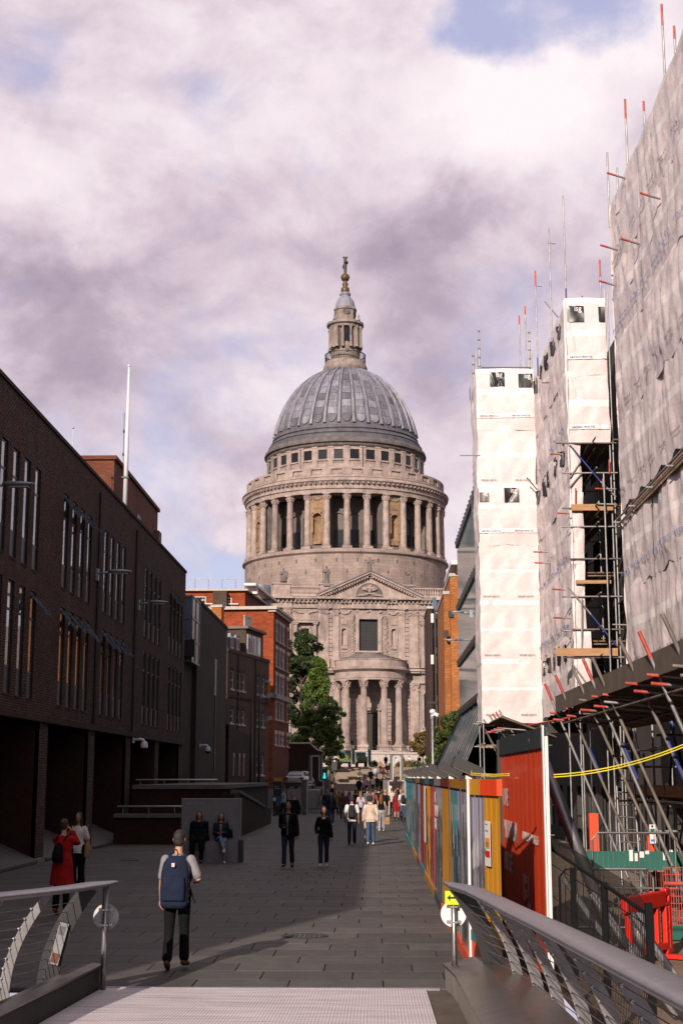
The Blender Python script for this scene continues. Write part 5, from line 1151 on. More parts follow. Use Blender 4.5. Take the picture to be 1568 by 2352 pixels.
# sticking-out tubes along its right edge
for (x0_, y0_), (x1_, y1_) in (((1359, 1064), (1424, 1150)),):
    pass
def z4(x, y): return 1004.7 + x * .4393, 631.5 + y * .4393
for a, b, tip in (((465, 1060), (525, 1130), 0), ((540, 605), (605, 680), 0), ((560, 140), (640, 235), 0)):
    p, q = at(*z4(*b), YC - .4), at(*z4(*a), YC - .5); tube_(p, q, tc_, M['timber_dark'] if tip == 0 and a[0] < 550 else galv)
for x, y in ((595, 580), (545, 563)): p, q = at(*z4(x, y), 44), at(*z4(x + 38, y), 44.2); tube_(q, p, tc_, galv)

# ---- street-side scaffold between the towers, with the open bay
YB = 40.2
sb = thing('open_bay_scaffold', 'tall scaffold with white sheeting and a dark open bay of tubes and boards', 'scaffold', (0, 0, 0))
zs_ = [4.6, 6.65, 8.7, 10.7, 12.6, 14.5, 16.6]
for k in range(6):
    H = zs_[k + 1] - zs_[k]; W = YC - YB + .3
    o, mf = sheet(sb, (SX, YC + .2, zs_[k]), (0, -1, 0), (-1, 0, 0), W, H, 5.3 * k + 11, .15, (.5,), nu=56)
    if k in (0, 3, 5):
        for u in (.8, 2.3, 3.8, 5.3, 6.8): logo(o, mf, u, H - .75, .5)
    else: flame_text(o, mf, W, .22, .11)
# return of sheet round the bay edge
for k in range(6):
    H = zs_[k + 1] - zs_[k]; sheet(sb, (SX - .05, YB - .02, zs_[k]), (1, 0, 0), (0, -1, 0), .34 + .2 * random.random(), H, 2.2 * k + 31, .10, ())
BX1 = at(1408, 1300, YB).x
W = BX1 - SX + .05; top = [12.28, 14.35, 16.65]
for k in range(2):
    o, mf = sheet(sb, (SX - .02, YB - .05, top[k]), (1, 0, 0), (0, -1, 0), W, top[k + 1] - top[k], 4.4 * k + 47, .075, (.55,))
    if k == 1: logo(o, mf, .06, top[2] - top[1] - .72, .5); drape_quad(o, mf, W - .22, W - .03, top[2] - top[1] - .72, top[2] - top[1] - .24, M['logo_black'])
    drape_quad(o, mf, .02, W - .02, .34 if k == 0 else .42, .48 if k == 0 else .56, M['sheet_band'], 'print_band', .03); flame_text(o, mf, W, .38 if k == 0 else .46)
# tubes of the open bay
for x, y, z1_ in ((SX + .06, YB, 12.4), (6.62, YB - .45, 11.2), (BX1 + .02, YB, 17), (BX1 + .16, YB + .3, 17), (6.25, YB + 1.4, 12), (SX + .1, YB + 2.6, 12), (6.95, YB + 2.6, 12), (6.45, YB + 4.2, 12)):
    tube_((x, y, 0), (x, y, z1_), sb, galv)
for z in (4.75, 5.9, 6.7, 7.65, 8.75, 9.7, 10.25, 11.3, 12.2):
    tube_((SX - .35 * random.random() - .1, YB - .08, z), (BX1 + .2, YB - .08, z), sb, None, None); tube_((SX, YB + 2.6, z), (7, YB + 2.6, z), sb, gold_)
    tube_((6.4, YB - .6, z + .05), (6.4, YB + 3, z + .05), sb, gold_)
for a, b, mt in (((690, 890), (850, 1080), blue), ((850, 1080), (930, 1160), galv), ((680, 1630), (800, 1775), galv), ((800, 1775), (935, 1940), blue), ((705, 2035), (810, 2180), galv), ((690, 1060), (745, 980), gold_), ((690, 1110), (750, 1040), gold_)):
    p, q = at(*z4(*a), YB - .1), at(*z4(*b), YB - .1); tube_(p, q, sb, mt)
for x, y0_, y1_ in ((720, 1200, 1115), (752, 1985, 1690), (896, 1040, 965), (862, 1110, 1065)):
    p, q = at(*z4(x, y0_), YB - .15), at(*z4(x, y1_), YB - .15); tube_(p, q, sb, red if x in (720, 896, 862) else galv)
for x0_, x1_, y in ((590, 650, 935), (625, 690, 1245), (500, 635, 1448), (505, 645, 1505), (597, 665, 1643), (603, 700, 1792), (652, 700, 1860), (822, 930, 1117), (832, 935, 1197), (868, 915, 470), (912, 1020, 1828)):
    Yq = YB - .25 if x0_ > 580 and x0_ != 868 else YC - 3.2
    p, q = at(*z4(x0_, y), Yq), at(*z4(x1_, y + 3), Yq); tube_(q, p, sb, galv, .28 if y in (935, 1245, 1448, 1505, 1643, 1792, 1117, 470) else None)
for x0_, x1_, y, h in ((697, 915, 1215, 34), (720, 905, 1605, 18), (615, 940, 1972, 40)):
    p, q = at(*z4(x0_, y), YB - .16), at(*z4(x1_, y), YB - .16); hh = h * .4393 * YB / 3200
    boxpart('toe_board', M['timber'], sb, (p + q) / 2, (q.x - p.x, .04, hh))
for k in range(5):
    z = 4.4 + 2.0 * k
    for q in range(5): boxpart('board', M['timber_dark'], sb, (SX + .3 + .27 * q, 44.3, z), (.225, 7.6, .038))
    for q in range(6): tube_((SX + .1, YB + .4 + q * 1.3, z - .08), (7.0, YB + .4 + q * 1.3, z - .08), sb, gold_)
MB().box(5.8, 7.1, 47.9, 48.0, 4, 16).build('inner_screen', M['concrete_dark'], sb)
# posts standing above the sheeting
for px, y0_, y1_, Yp, tp in ((1235, 622, 870, 46.5, 1), (1267, 523, 790, 44.5, 0), (1301, 449, 735, 40.6, 0), (1338, 680, 740, 40.6, 1), (1381, 597, 735, 40.4, 1), (1252, 805, 850, 47, 1), (1289, 760, 800, 41.5, 1)):
    a, b = at(px, y1_, Yp), at(px, y0_, Yp); L_ = b.z - a.z; tube_((a.x, Yp, a.z - .6), (a.x, Yp, b.z), sb, galv, min(.55, L_ * .5) if tp else None)
    if px in (1235, 1301): pole((a.x, Yp, a.z + (.1 if px == 1235 else .35)), (a.x, Yp, a.z + (.75 if px == 1235 else 1.0)), TR * 1.05, blue, sb, 'painted_band')
    if px in (1235, 1267): pole((a.x - .05, Yp, b.z - .55), (a.x + .22, Yp, b.z - .58), .012, gold_, sb, 'coupler_bolt')

# ---- nearest scaffold: long sheeted side
sa = thing('sheeted_side_scaffold', 'long scaffold front draped in white sheeting at the right edge', 'scaffold', (0, 0, 0))
YA = 32.6; colsA = [(YA, 29.2), (29.2, 25.6), (25.6, 21.8), (21.8, 17.5)]
za = [4.85, 6.85, 8.9, 10.85, 12.75, 14.6, 16.4]
for k in range(6):
    for ci, (ya, yb) in enumerate(colsA):
        W = ya - yb + .12; H = za[k + 1] - za[k] - (.38 if k == 1 else 0)
        o, mf = sheet(sa, (SX + .12 + .02 * (ci % 2), ya + .06, za[k]), (0, -1, 0), (-1, 0, 0), W, H, 13.7 * k + 5.9 * ci + 71, .11, (.55,), nu=34, nv=22, sag=.13)
        if k in (1, 4): flame_text(o, mf, W, .30, .12)
        else: classic_text(o, mf, W, .22, .10)
# end return
for k in range(6):
    H = za[k + 1] - za[k]; sheet(sa, (SX + .09, YA, za[k]), (1, 0, 0), (0, 1, 0), .5, H, 3.9 * k + 3, .12, ())
for y in np.arange(12.3, YA + .1, 2.03):
    for x in (SX + .22, 6.75): tube_((x, y, 0), (x, y, 16.6), sa, None, None)
    for z in (2.0, 4.1): tube_((SX - .3, y + .06, z), (7.1, y + .06, z), sa, None, .25 if random.random() < .4 else None)
    pole((SX + .2, y + .02, 8.46), (SX - .1, y + .02, 8.46), TR, galv, sa, 'putlog')
for z in (.45, 2.05, 3.1, 4.15, 4.75, 8.42, 8.56): tube_((SX + .03, 12, z), (SX + .03, YA + .3, z), sa, galv); tube_((6.72, 12, z), (6.72, YA + .3, z), sa, gold_)
for k in range(5): boxpart('toe_board', M['timber'], sa, (SX + .10, 14.2 + 3.9 * k, 8.5), (.04, 3.85, .22))
for k in range(5): y = 12.5 + 4.06 * k; tube_((SX + .09, y, .3), (SX + .09, y + 4.0, 4.2), sa, blue if k % 2 else galv); tube_((6.7, y + 4.0, .3), (6.7, y, 4.2), sa, gold_)
for px, y0_, y1_, Yp, tp in ((1398, 350, 480, 33.0, 0), (1440, 228, 370, 30.6, 1), (1525, 10, 160, 27.0, 1), (1550, 60, 130, 25.8, 1), (1479, 233, 285, 29.2, 1), (1418, 385, 440, 32, 0)):
    a, b = at(px, y1_, Yp), at(px, y0_, Yp); tube_((a.x, Yp, a.z - .5), (a.x, Yp, b.z), sa, galv, min(.5, (b.z - a.z) * .45) if tp else None)
for px, py in ((1490, 452), (1444, 556), (1396, 570), (1393, 652), (1412, 405)):
    p = atx(px, py, SX - .12); tube_((SX + .1, p.y, p.z - .05), (SX - .32, p.y - .1, p.z + .04), sa, galv, .2)
# bracing and spare tubes under the lower lift
rt = random.Random(5)
for k in range(34):
    y = rt.uniform(15, 31.5); x = rt.choice((SX - .05, 6.2, 6.8, 7.3)); q = rt.random()
    if q < .35: tube_((x, y, 0), (x, y, rt.uniform(1.6, 4.0)), sa, None, .3 if rt.random() < .3 else None)
    elif q < .7: z = rt.choice((.6, 1.1, 1.5, 2.4, 2.75, 3.3)); tube_((SX - .5, y, z), (7.4, y + .1, z), sa, None, .25 if rt.random() < .4 else None)
    else: tube_((x, y, .2), (x, y + rt.choice((-2.0, 2.0)), rt.uniform(2.0, 3.9)), sa, rt.choice((galv, gold_, blue)))
for y in np.arange(14.36, 32, 2.03):
    for z in (2.05, 3.1, 4.15): pole((SX + .16, y - .06, z), (SX + .30, y + .06, z + .03), .045, gold_, sa, 'coupler', 8)
# timber platform and toe boards low down
for q in range(5): boxpart('board', M['timber'], sa, (SX + .18 + .26 * q, 22.5, 2.12), (.225, 20.6, .038))
for k in range(5): boxpart('toe_board', M['timber'], sa, (SX - .01, 14.3 + 4.0 * k, 2.26), (.036, 3.9, .22))
for q in range(5): boxpart('board', M['plywood'], sa, (SX + .18 + .26 * q, 22.5, 4.22), (.225, 20.6, .038))
# protection fan and its raking tubes
fan = thing('protection_fan', 'dark boarded protection fan on raking scaffold tubes with red tips', 'scaffold fan', (0, 0, 0))
FX, FZ0, FZ1 = 4.05, 4.0, 4.22
nbd = 9
for k in range(nbd):
    y0_ = 12.0 + k * 2.2
    MB().prism([(FX, FZ1), (FX + .04, FZ1 + .05), (SX, FZ0 - .32), (SX, FZ0 - .40)], lambda u, v, d: (u, d, v), y0_, y0_ + 2.18).build('fan_board', M['plywood'], fan)
MB().box(FX - .02, FX + .02, 12, 31.8, FZ1 - .26, FZ1 + .10).build('fascia', M['plywood'], fan)
pole((FX + .16, 12, FZ0 - .28), (FX + .16, 31.9, FZ0 - .28), TR, gold_, fan, 'tube'); pole((FX + .8, 12, FZ0 - .42), (FX + .8, 31.9, FZ0 - .42), TR, gold_, fan, 'tube')
for i, y in enumerate((32.0, 30.1, 27.4, 26.0, 24.9, 22.1, 20.4, 18.7, 16.9, 15.2)):
    tube_((5.55, y, .35 + .15 * (i % 3)), (FX - .22, y, 4.62 + .06 * (i % 2)), fan, gold_ if i % 3 else galv, .42 if i in (0, 1, 3, 6, 8) else None, .03)
    if i % 2: pole((4.75, y, 2.5), (4.5, y, 3.15), .0312, blue, fan, 'painted_band')
    for q in range(2):
        z = FZ0 - .05 - .17 * q + .05 * random.random(); yq = y - .25 - .3 * q; tube_((SX, yq, z - .15), (FX - .02 - .22 * random.random(), yq, z), fan, galv if random.random() < .45 else gold_, .22 if random.random() < .65 else None)
# second, smaller fan beyond the red panel
for i, y in enumerate((46.9, 45.6, 44.4, 43.2)):
    tube_((4.9, y, 2.6), (3.75, y, 4.55), fan, M['timber_dark'] if i == 0 else galv, .4 if i in (1, 2) else None); tube_((4.9, y - .3, 3.9), (3.65, y - .3, 4.0), fan, galv, .2 if i % 2 else None)
MB().prism([(3.75, 4.3), (3.8, 4.36), (5.4, 3.75), (5.4, 3.7)], lambda u, v, d: (u, d, v), 42.6, 47.2).build('fan_board', M['plywood'], fan)
tube_((3.6, 46.9, 3.95), (5.5, 40.4, 4.2), fan, red)
# building being worked on, behind the scaffold
bu = thing('building_under_works', 'grey concrete building hidden behind the scaffolding', 'building', (0, 0, 0))
hb_ = [(a, a + 1.6, z, z + 1.7) for a in np.arange(2, 62, 2.9) for z in (.5, 4.8, 8.8, 12.6)]
MB().facade((7.6, 10, 0), (0, 1, 0), (-1, 0, 0), 66, 16.2, hb_, .3).quad((7.6, 10, 0), (26, 10, 0), (26, 10, 16.2), (7.6, 10, 16.2)).quad((7.6, 76, 0), (26, 76, 0), (26, 76, 16.2), (7.6, 76, 16.2)).quad((7.6, 10, 16.2), (26, 10, 16.2), (26, 76, 16.2), (7.6, 76, 16.2)).build('wall', M['concrete_dark'], bu)
MB().box(7.85, 7.9, 10.1, 75.9, .2, 15.5).build('glazing', M['dark_glass'], bu)

# ---- hoarding
hd = thing('site_hoarding', 'long corrugated site hoarding printed with city pictures in teal, red and gold strips', 'hoarding', (0, 0, 0))
HX = 1.26
def corrug(name, A, B, z0_, z1_, mt, par, pitch=.22, dep=.013, off=0.0):
    A, B = Vector((A[0], A[1], 0)), Vector((B[0], B[1], 0)); U = (B - A); L_ = U.length; U.normalize(); Nn = Vector((U.y, -U.x, 0)); 
    if Nn.dot(Vector((0, 0, 0)) - (A + B) / 2) < 0: Nn = -Nn
    prof = []; x = 0.0
    while x < L_:
        for dx, dn in ((0, 0), (.55, 0), (.65, 1), (.9, 1)): 
            xx = x + dx * pitch
            if xx < L_: prof.append((xx, dn * dep))
        x += pitch
    prof.append((L_, 0)); m = MB()
    m.ring_loft([[A + U * u - Nn * (n_ - off) + Vector((0, 0, z)) for u, n_ in prof] for z in (z0_, z1_)], False, False); return m.build(name, mt, par)
bounds = [62, 49.6, 46.5, 44.2, 41.3, 37.1, 33.7, 30.7, 27.7, 24.2, 22.5, 20.9, 19.25]
mats_ = ['hoard_teal', 'print_city', 'hoard_slate', 'hoard_grey', 'hoard_maroon', 'print_gold', 'print_red', 'print_stone', 'hoard_gold', 'print_teal', 'print_city', 'print_stone']
mats_ = ['print_teal', 'print_city', 'hoard_slate', 'print_city', 'hoard_maroon', 'print_gold', 'print_red', 'print_stone', 'hoard_gold', 'print_teal', 'print_city', 'print_stone']
tops = ['hoard_teal', 'hoard_maroon', 'hoard_teal', 'hoard_gold', 'hoard_slate', 'hoard_teal', 'hoard_slate', 'hoard_grey', 'hoard_maroon', 'hoard_gold', 'hoard_gold', 'hoard_gold']
bots = ['hoard_teal', 'hoard_gold', 'hoard_gold', 'hoard_maroon', 'hoard_teal', 'hoard_gold', 'hoard_gold', 'hoard_slate', 'hoard_red', 'hoard_gold', 'hoard_red', 'hoard_red']
for i, (a, b) in enumerate(zip(bounds, bounds[1:])):
    corrug('printed_panel', (HX, a), (HX, b + .01), .16, 2.36, M[mats_[i]], hd, .24)
    MB().box(HX - .03, HX + .05, b + .004, a - .004, 2.36, 2.50).build('top_band', M[tops[i]], hd)
    MB().box(HX - .05, HX + .05, b + .004, a - .004, .0, .16).build('kick_board', M[bots[i]], hd)
    if i % 2 == 0: MB().box(HX - .045, HX - .03, b - .03, b + .03, .16, 2.36).build('trim_strip', M['hoard_slate'], hd)
MB().box(HX - .04, HX - .034, 36.0, 37.5, .9, 2.3).build('white_poster', M['print_white'], hd)
MB().box(HX - .045, HX + .06, 17, 62, 2.335, 2.352).build('trim_line', M['black_paint'], hd) if False else None
for k in range(7): put_text('ONE MILLENNIUM BRIDGE'.split()[k % 3], .34, M['letter_pale'], hd, (HX - .036, 30.4 - .0 * k, 2.0 - .27 * k), (R(90), 0, R(-90)), extrude=.001, xs=.9) if k in (0, 1, 2) else None
# angled corner bays: printed strip and yellow
cA, cB, cC = Vector((HX, 19.25, 0)), Vector((1.385, 18.55, 0)), Vector((1.525, 17.75, 0))
corrug('printed_panel', cA, cB, .42, 2.36, M['print_city'], hd, .2); corrug('yellow_panel', cB, cC, .16, 2.36, M['hoard_yellow'], hd, .24, .006)
def wallbox(name, A, B, z0_, z1_, mt, par, t=.035, off=.0):
    A, B = Vector(A), Vector(B); U = (B - A); c = (A + B) / 2; Nn = Vector((U.y, -U.x, 0)).normalized(); Nn = -Nn if Nn.dot(-c) < 0 else Nn
    return MB().obox((c.x + Nn.x * off, c.y + Nn.y * off, (z0_ + z1_) / 2), U / 2, Nn * t, (0, 0, (z1_ - z0_) / 2)).build(name, mt, par)
md_ = cB + (cC - cB) * .0
wallbox('top_band', cA, cA + (cB - cA) * .92, 2.30, 2.505, M['hoard_yellow'], hd); wallbox('top_band', cA + (cB - cA) * .925, cC, 2.30, 2.505, M['hoard_red'], hd)
wallbox('kick_board', cA, cB, .14, .42, M['hoard_red'], hd); wallbox('kick_board', cB, cC, .0, .16, M['hoard_slate'], hd); wallbox('teal_strip', cA, cB, .42, .55, M['hoard_teal'], hd, .03, .012)
MB().tube((HX - .03, 19.2, 0.1), (HX - .03, 19.2, 2.5), .022, .022, 6).build('corner_trim', M['print_white'], hd)
# notice
sc_ = cB + (cC - cB) * .36; U_ = (cC - cB).normalized(); Nn_ = Vector((U_.y, -U_.x, 0)); Nn_ = -Nn_ if Nn_.dot(-sc_) < 0 else Nn_
nt = thing('safety_notice', 'white site safety notice with yellow and red panels on the yellow hoarding', 'notice', (0, 0, 0))
def npan(name, u0, u1, z0_, z1_, mt, off): c = sc_ + U_ * ((u0 + u1) / 2) + Nn_ * off; return MB().obox((c.x, c.y, (z0_ + z1_) / 2), U_ * ((u1 - u0) / 2), Nn_ * .002, (0, 0, (z1_ - z0_) / 2)).build(name, mt, nt)
npan('board', -.14, .14, 1.42, 1.98, M['print_white'], .032)
for k in range(3): npan('hazard_symbol', -.09 + .075 * k, -.03 + .075 * k, 1.64, 1.77, M['orange_sign'], .037); npan('symbol_figure', -.07 + .075 * k, -.05 + .075 * k, 1.66, 1.72, M['black_paint'], .041)
npan('red_bar', -.08, .12, 1.53, 1.61, M['red_plastic'], .037); npan('blue_dot', -.12, -.095, 1.55, 1.63, M['print_grey'], .037)
ang = math.atan2(U_.y, U_.x)
for s_, z, sz in (('Our site is', 1.93, .028), ('Considerate', 1.85, .03)): put_text(s_, sz, M['print_grey'], nt, sc_ + U_ * -.10 + Nn_ * .038 + Vector((0, 0, z)), (R(90), 0, math.atan2(U_.y, U_.x)), extrude=.0005)
# ---- tall red panel with the scheme's name
rp = thing('red_name_panel', 'tall red corrugated panel lettered with the bridge name', 'hoarding', (0, 0, 0))
RX, ry0, ry1, rzt = 2.13, 18.15, 24.4, 3.16
corrug('panel', (RX, ry1), (RX, ry0), 0, rzt - .25, M['hoard_red'], rp, .62, .006); MB().box(RX - .03, RX + .06, ry0, ry1, rzt - .26, rzt).build('dark_header', M['hoard_slate'], rp)
MB().box(RX - .02, RX + .0, ry0 - .10, ry0 - .005, 0, rzt + .02).build('white_edge', M['print_white'], rp); MB().box(RX - .005, RX + .035, ry0 - .2, ry0 - .104, 0, rzt - .12).build('white_return', M['print_white'], rp)
MB().box(RX - .06, RX + .02, ry1 + .005, ry1 + .12, 0, rzt).build('dark_edge', M['black_paint'], rp)
rot = (R(90), 0, R(-90))
for s_, y, z, sz, xs in (('ONE', 23.95, 2.07, .40, 1.0), ('MILLENNIUM', 23.95, 1.56, .40, .95), ('BRIDGE', 23.95, 1.05, .40, 1.0), ('ONEMILLENNIUMBRIDGE.CO', 20.95, 1.64, .17, .92)): put_text(s_, sz, M['letter_pale'], rp, (RX - .012, y, z), rot, extrude=.001, xs=xs, bold=.008 if sz > .3 else .002)
for y0_, y1_, z0_, z1_ in ((20.75, 20.93, .78, 1.16), (20.46, 20.72, 1.04, 1.14), (20.46, 20.72, .84, .95), (20.2, 20.28, .88, 1.15), (20.05, 20.36, .72, .81)): MB().box(RX - .013, RX - .009, y0_, y1_, z0_, z1_).build('partner_mark', M['letter_pale'], rp)
# ---- floodlights on the hoarding top
for i, y in enumerate((20.4, 25.2, 30.2, 35.0, 40.0, 44.9, 49.8, 54.6, 58.5)):
    fl = thing('hoarding_floodlight', 'dark boxy floodlight on the hoarding top', 'floodlight', (HX + .06, y, 2.5), 0, 'floodlights along the hoarding top')
    ordn = ['nearest', 'second', 'third', 'fourth', 'fifth', 'sixth', 'seventh', 'eighth', 'farthest'][i]
    fl['label'] = f'dark boxy floodlight tilted on the hoarding top, {ordn} of the row'
    MB().box(-.05, .04, -.06, .06, 0, .06).build('foot', M['white_paint'], fl); MB().tube((-.0, 0, .04), (.0, 0, .15), .02, .02, 6).build('stem', M['galv'], fl)
    b = MB().obox((-.02, 0, .17), Vector((.20, 0, -.09)), (0, .17, 0), Vector((.03, 0, .07))).build('lamp_body', M['black_paint'], fl); MB().obox((-.05, 0, .098), Vector((.18, 0, -.083)), (0, .155, 0), Vector((.004, 0, .01))).build('lens', M['galv_old'], b)
# ---- yellow cable
m = MB(); a, b = at(1271, 1785, 17.8), at(1568, 1697, 17.0); b += (b - a) * .35
for dz in (0, .03): m.path([a + (b - a) * t + Vector((0, 0, dz - .14 * 4 * t * (1 - t) * .9)) for t in np.linspace(0, 1, 14)], .007, 6)
tag(m.build('yellow_cable', M['yellow_plastic']), 'twin yellow cable slung before the raking scaffold tubes', 'cable')
m = MB(); pts = [Vector((RX - .5, 17.6, 2.55)), Vector((1.5, 18.2, 2.54)), Vector((1.30, 19.6, 2.56)), Vector((1.36, 20.3, 2.60))]
for dz in (0, .022): m.path([p + Vector((0, 0, dz)) for p in pts], .009, 5)
tag(m.build('yellow_cable', M['yellow_plastic']), 'yellow cable lying along the hoarding top by the nearest floodlight', 'cable')

# ---- black mesh fence beside the bridge rail
mf_ = thing('black_mesh_fence', 'black welded mesh fence with a cranked top behind the steel handrail', 'fence', (0, 0, 0))
fy0, fy1, fxx = 12.1, 19.0, 2.26
w = MB()
for k in range(int((fy1 - fy0) / .085)):
    y = fy0 + k * .085; zt_ = 1.62 + (y - fy0) / (fy1 - fy0) * .22; w.box(fxx - .003, fxx + .003, y - .003, y + .003, 0, zt_ - .22); w.obox((fxx - .05, y, zt_ - .11), (.003, 0, 0), (0, .003, 0), (-.055, 0, .12))
tag(w.build('wires', M['fence_black'], mf_), kind='stuff')
for z in (.1, .5, .9, 1.3):
    w = MB(); w.path([(fxx + .006, fy0, z), (fxx + .006, fy1, z + .12)], .006, 4); w.build('rail', M['fence_black'], mf_)
w = MB(); w.path([(fxx, fy0, 1.40), (fxx, fy1, 1.62)], .018, 6); w.build('top_rail', M['fence_black'], mf_)
for y in (fy0, 14.4, 16.7, fy1): MB().box(fxx - .03, fxx + .03, y - .03, y + .03, 0, 1.5).build('post', M['fence_black'], mf_)
for y in (13.2, 15.6, 17.9): w = MB(); w.tube((fxx + .05, y, 1.3), (fxx + .9, y, .05), .04, .04, 8); w.build('stay', M['galv'], mf_)
# ---- site clutter: raker, ladder, crowd barriers, plastic barrier, banner
p0, p1 = at(1257, 1775, 19.5), at(1330, 1960, 19.5); d_ = (p1 - p0)
tag(MB().tube(p0 - d_ * .45, p0 + d_ * 2.0, .085, .085, 14).build('raking_prop', M['steel_brushed'], None, True), 'thick grey steel prop leaning behind the red panel', 'prop')
ld_ = thing('ladder', 'aluminium ladder leaning against the near scaffold', 'ladder', (0, 0, 0))
lb_, lt_ = at(1428, 2036, 30.0), at(1409, 1696, 31.2); rb_, rt_ = at(1471, 2038, 30.0), at(1448, 1700, 31.2)
pole(lb_, lt_, .028, M['steel'], ld_, 'rail'); pole(rb_, rt_, .028, M['steel'], ld_, 'rail')
for k in range(12): t = (k + .5) / 12; pole(lb_ + (lt_ - lb_) * t, rb_ + (rt_ - rb_) * t, .016, M['steel'], ld_, 'rung')
def crowd_barrier(xa, xb, yt, yb, Y, label):
    t = thing('crowd_barrier', label, 'barrier', (0, 0, 0), 0, 'steel crowd barriers on the site'); a, b = at(xa, yt, Y), at(xb, yt, Y); z1_, z0_ = a.z, max(.12, at(xa, yb, Y).z)
    MB().path([(a.x, Y, z0_), (a.x, Y, z1_ - .12), (a.x + .1, Y, z1_), (b.x - .1, Y, z1_), (b.x, Y, z1_ - .12), (b.x, Y, z0_)], .021, 8).path([(a.x, Y, z0_), (b.x, Y, z0_)], .018, 8).build('frame', M['steel'], t)
    for k in range(1, 16): x = a.x + (b.x - a.x) * k / 16; pole((x, Y, z0_), (x, Y, z1_), .007, M['steel'], t, 'bar', 6)
    for x in (a.x + .2, b.x - .2): MB().box(x - .02, x + .02, Y - .25, Y + .25, 0, .03).tube((x, Y, .02), (x, Y, z0_), .018, .018, 6).build('foot', M['steel'], t)
crowd_barrier(1358, 1548, 1913, 2040, 24.5, 'bright steel crowd barrier standing before the green banner'); crowd_barrier(1283, 1498, 1996, 2130, 21.5, 'bright steel crowd barrier behind the black mesh fence')
bn = thing('green_banner', 'green banner with part hidden white letters behind the barriers', 'banner', (0, 0, 0)); a, b = at(1340, 1955, 27), at(1580, 1985, 27)
MB().box(a.x, b.x, 27, 27.02, b.z - .12, a.z).build('cloth', M['green_cloth'], bn)
for x0_, x1_, y0_, y1_ in ((1444, 1452, 1952, 1978), (1457, 1463, 1960, 1978), (1468, 1478, 1956, 1970), (1481, 1490, 1954, 1962), (1522, 1532, 1954, 1976), (1536, 1545, 1952, 1957)): p, q = at(x0_, y1_, 26.98), at(x1_, y0_, 26.98); MB().box(p.x, q.x, 26.985, 26.995, p.z, q.z).build('letter', M['print_white'], bn)
# red plastic barrier, blow-moulded with two feet
rb2 = thing('red_plastic_barrier', 'red plastic pedestrian barrier on the site ground', 'barrier', at(1500, 2193, 20.4), R(58)); rb2.location.z = 0
bm_ = MB(); TH = .05
def rr(x0_, x1_, z0_, z1_, t=TH): bm_.ring_loft([[(x0_ + i, -t * .6, z0_ + j) for i, j in ((0, 0), (x1_ - x0_, 0), (x1_ - x0_, z1_ - z0_), (0, z1_ - z0_))], [(x0_ + i, -t, z0_ + j) for i, j in ((.015, .015), (x1_ - x0_ - .015, .015), (x1_ - x0_ - .015, z1_ - z0_ - .015), (.015, z1_ - z0_ - .015))]]) if False else bm_.box(x0_, x1_, -t, t, z0_, z1_)
rr(-1.0, .45, .72, .93); rr(.448, .62, .86, .96); rr(.448, .62, .72, .77); rr(.55, .66, .768, .862); rr(-1.0, .45, .12, .22)
for x in (-.9, -.55, -.2, .12): rr(x, x + .09, .218, .722, .04)
rr(.44, .53, .05, .722, .045); rr(.56, .66, .12, .722, .045); rr(.528, .562, .40, .50); rr(.448, .66, .06, .13)
rbo = bm_.build('panel', M['red_plastic'], rb2); bv = rbo.modifiers.new('bevel', 'BEVEL'); bv.width = .018; bv.segments = 2
MB().box(.40, .52, -.28, .28, 0, .06).build('foot', M['red_plastic'], rb2); MB().box(-.9, -.78, -.28, .28, 0, .06).build('foot', M['red_plastic'], rb2)
tag(MB().tube(at(1466, 2196, 15.6), at(1465, 2096, 15.6), .06, .06, 12).build('steel_stub_post', M['galv'], None, True), 'short steel tube post in front of the red plastic barrier', 'post')
og = thing('orange_mesh_panel', 'red mesh edge guard panel right of the red plastic barrier', 'mesh panel', (0, 0, 0)); a, b = at(1520, 1992, 23), at(1600, 2125, 23); w = MB()
for k in range(14): x = a.x + (b.x - a.x) * k / 13; w.box(x - .005, x + .005, 22.99, 23.0, b.z, a.z)
for k in range(9): z = b.z + (a.z - b.z) * k / 8; w.box(a.x, b.x, 22.985, 22.99, z - .005, z + .005)
w.build('mesh', M['tube_red'], og); MB().tube((a.x, 22.95, a.z - .25), (b.x, 22.95, a.z - .25), .035, .035, 8).build('red_rail', M['tube_red'], og); MB().box(a.x + .02, b.x, 22.96, 22.98, max(.01, b.z - .55), b.z).build('green_skirt', M['green_cloth'], og)
for i, (px, w_, y0_, y1_) in enumerate(((1365, 22, 1868, 1950), (1500, 20, 1900, 2040), (1512, 26, 2000, 2030))):
    p, q = at(px, y1_, 28), at(px, y0_, 28); tag(MB().box(p.x - w_ * .004, p.x + w_ * .004, 28, 28.12, max(0, p.z - .4), q.z).build('red_board', M['hoard_red']), ('red painted board upright behind the first crowd barrier', 'tall red painted timber post beside the ladder', 'short red board low behind the mesh panel')[i], 'board')
gt = thing('scaffold_tag', 'white and green inspection tag hanging on a scaffold tube', 'tag', at(1497, 1910, 25)); MB().box(-.05, .05, -.01, .01, -.22, .12).build('card', M['print_white'], gt); MB().box(-.04, .04, -.013, -.0105, -.03, .05).build('green_field', M['green_cloth'], gt); MB().box(-.035, .035, -.013, -.0105, -.17, -.13).build('blue_field', M['print_blue'], gt); MB().box(-.018, .018, -.013, -.0105, .07, .11).build('slot', M['black_paint'], gt)
# stacked tubes on the ground
for k in range(3):
    y = 24.5 + .14 * k; tag(pole((5.0, y, .05), (8.2, y - .1, .05), .05, galv if k % 2 else gold_, None, 'loose_pipe'), f'loose grey pipe on the site ground, {("front", "middle", "rear")[k]} one of three', 'pipe', 'pipes lying on the site ground')

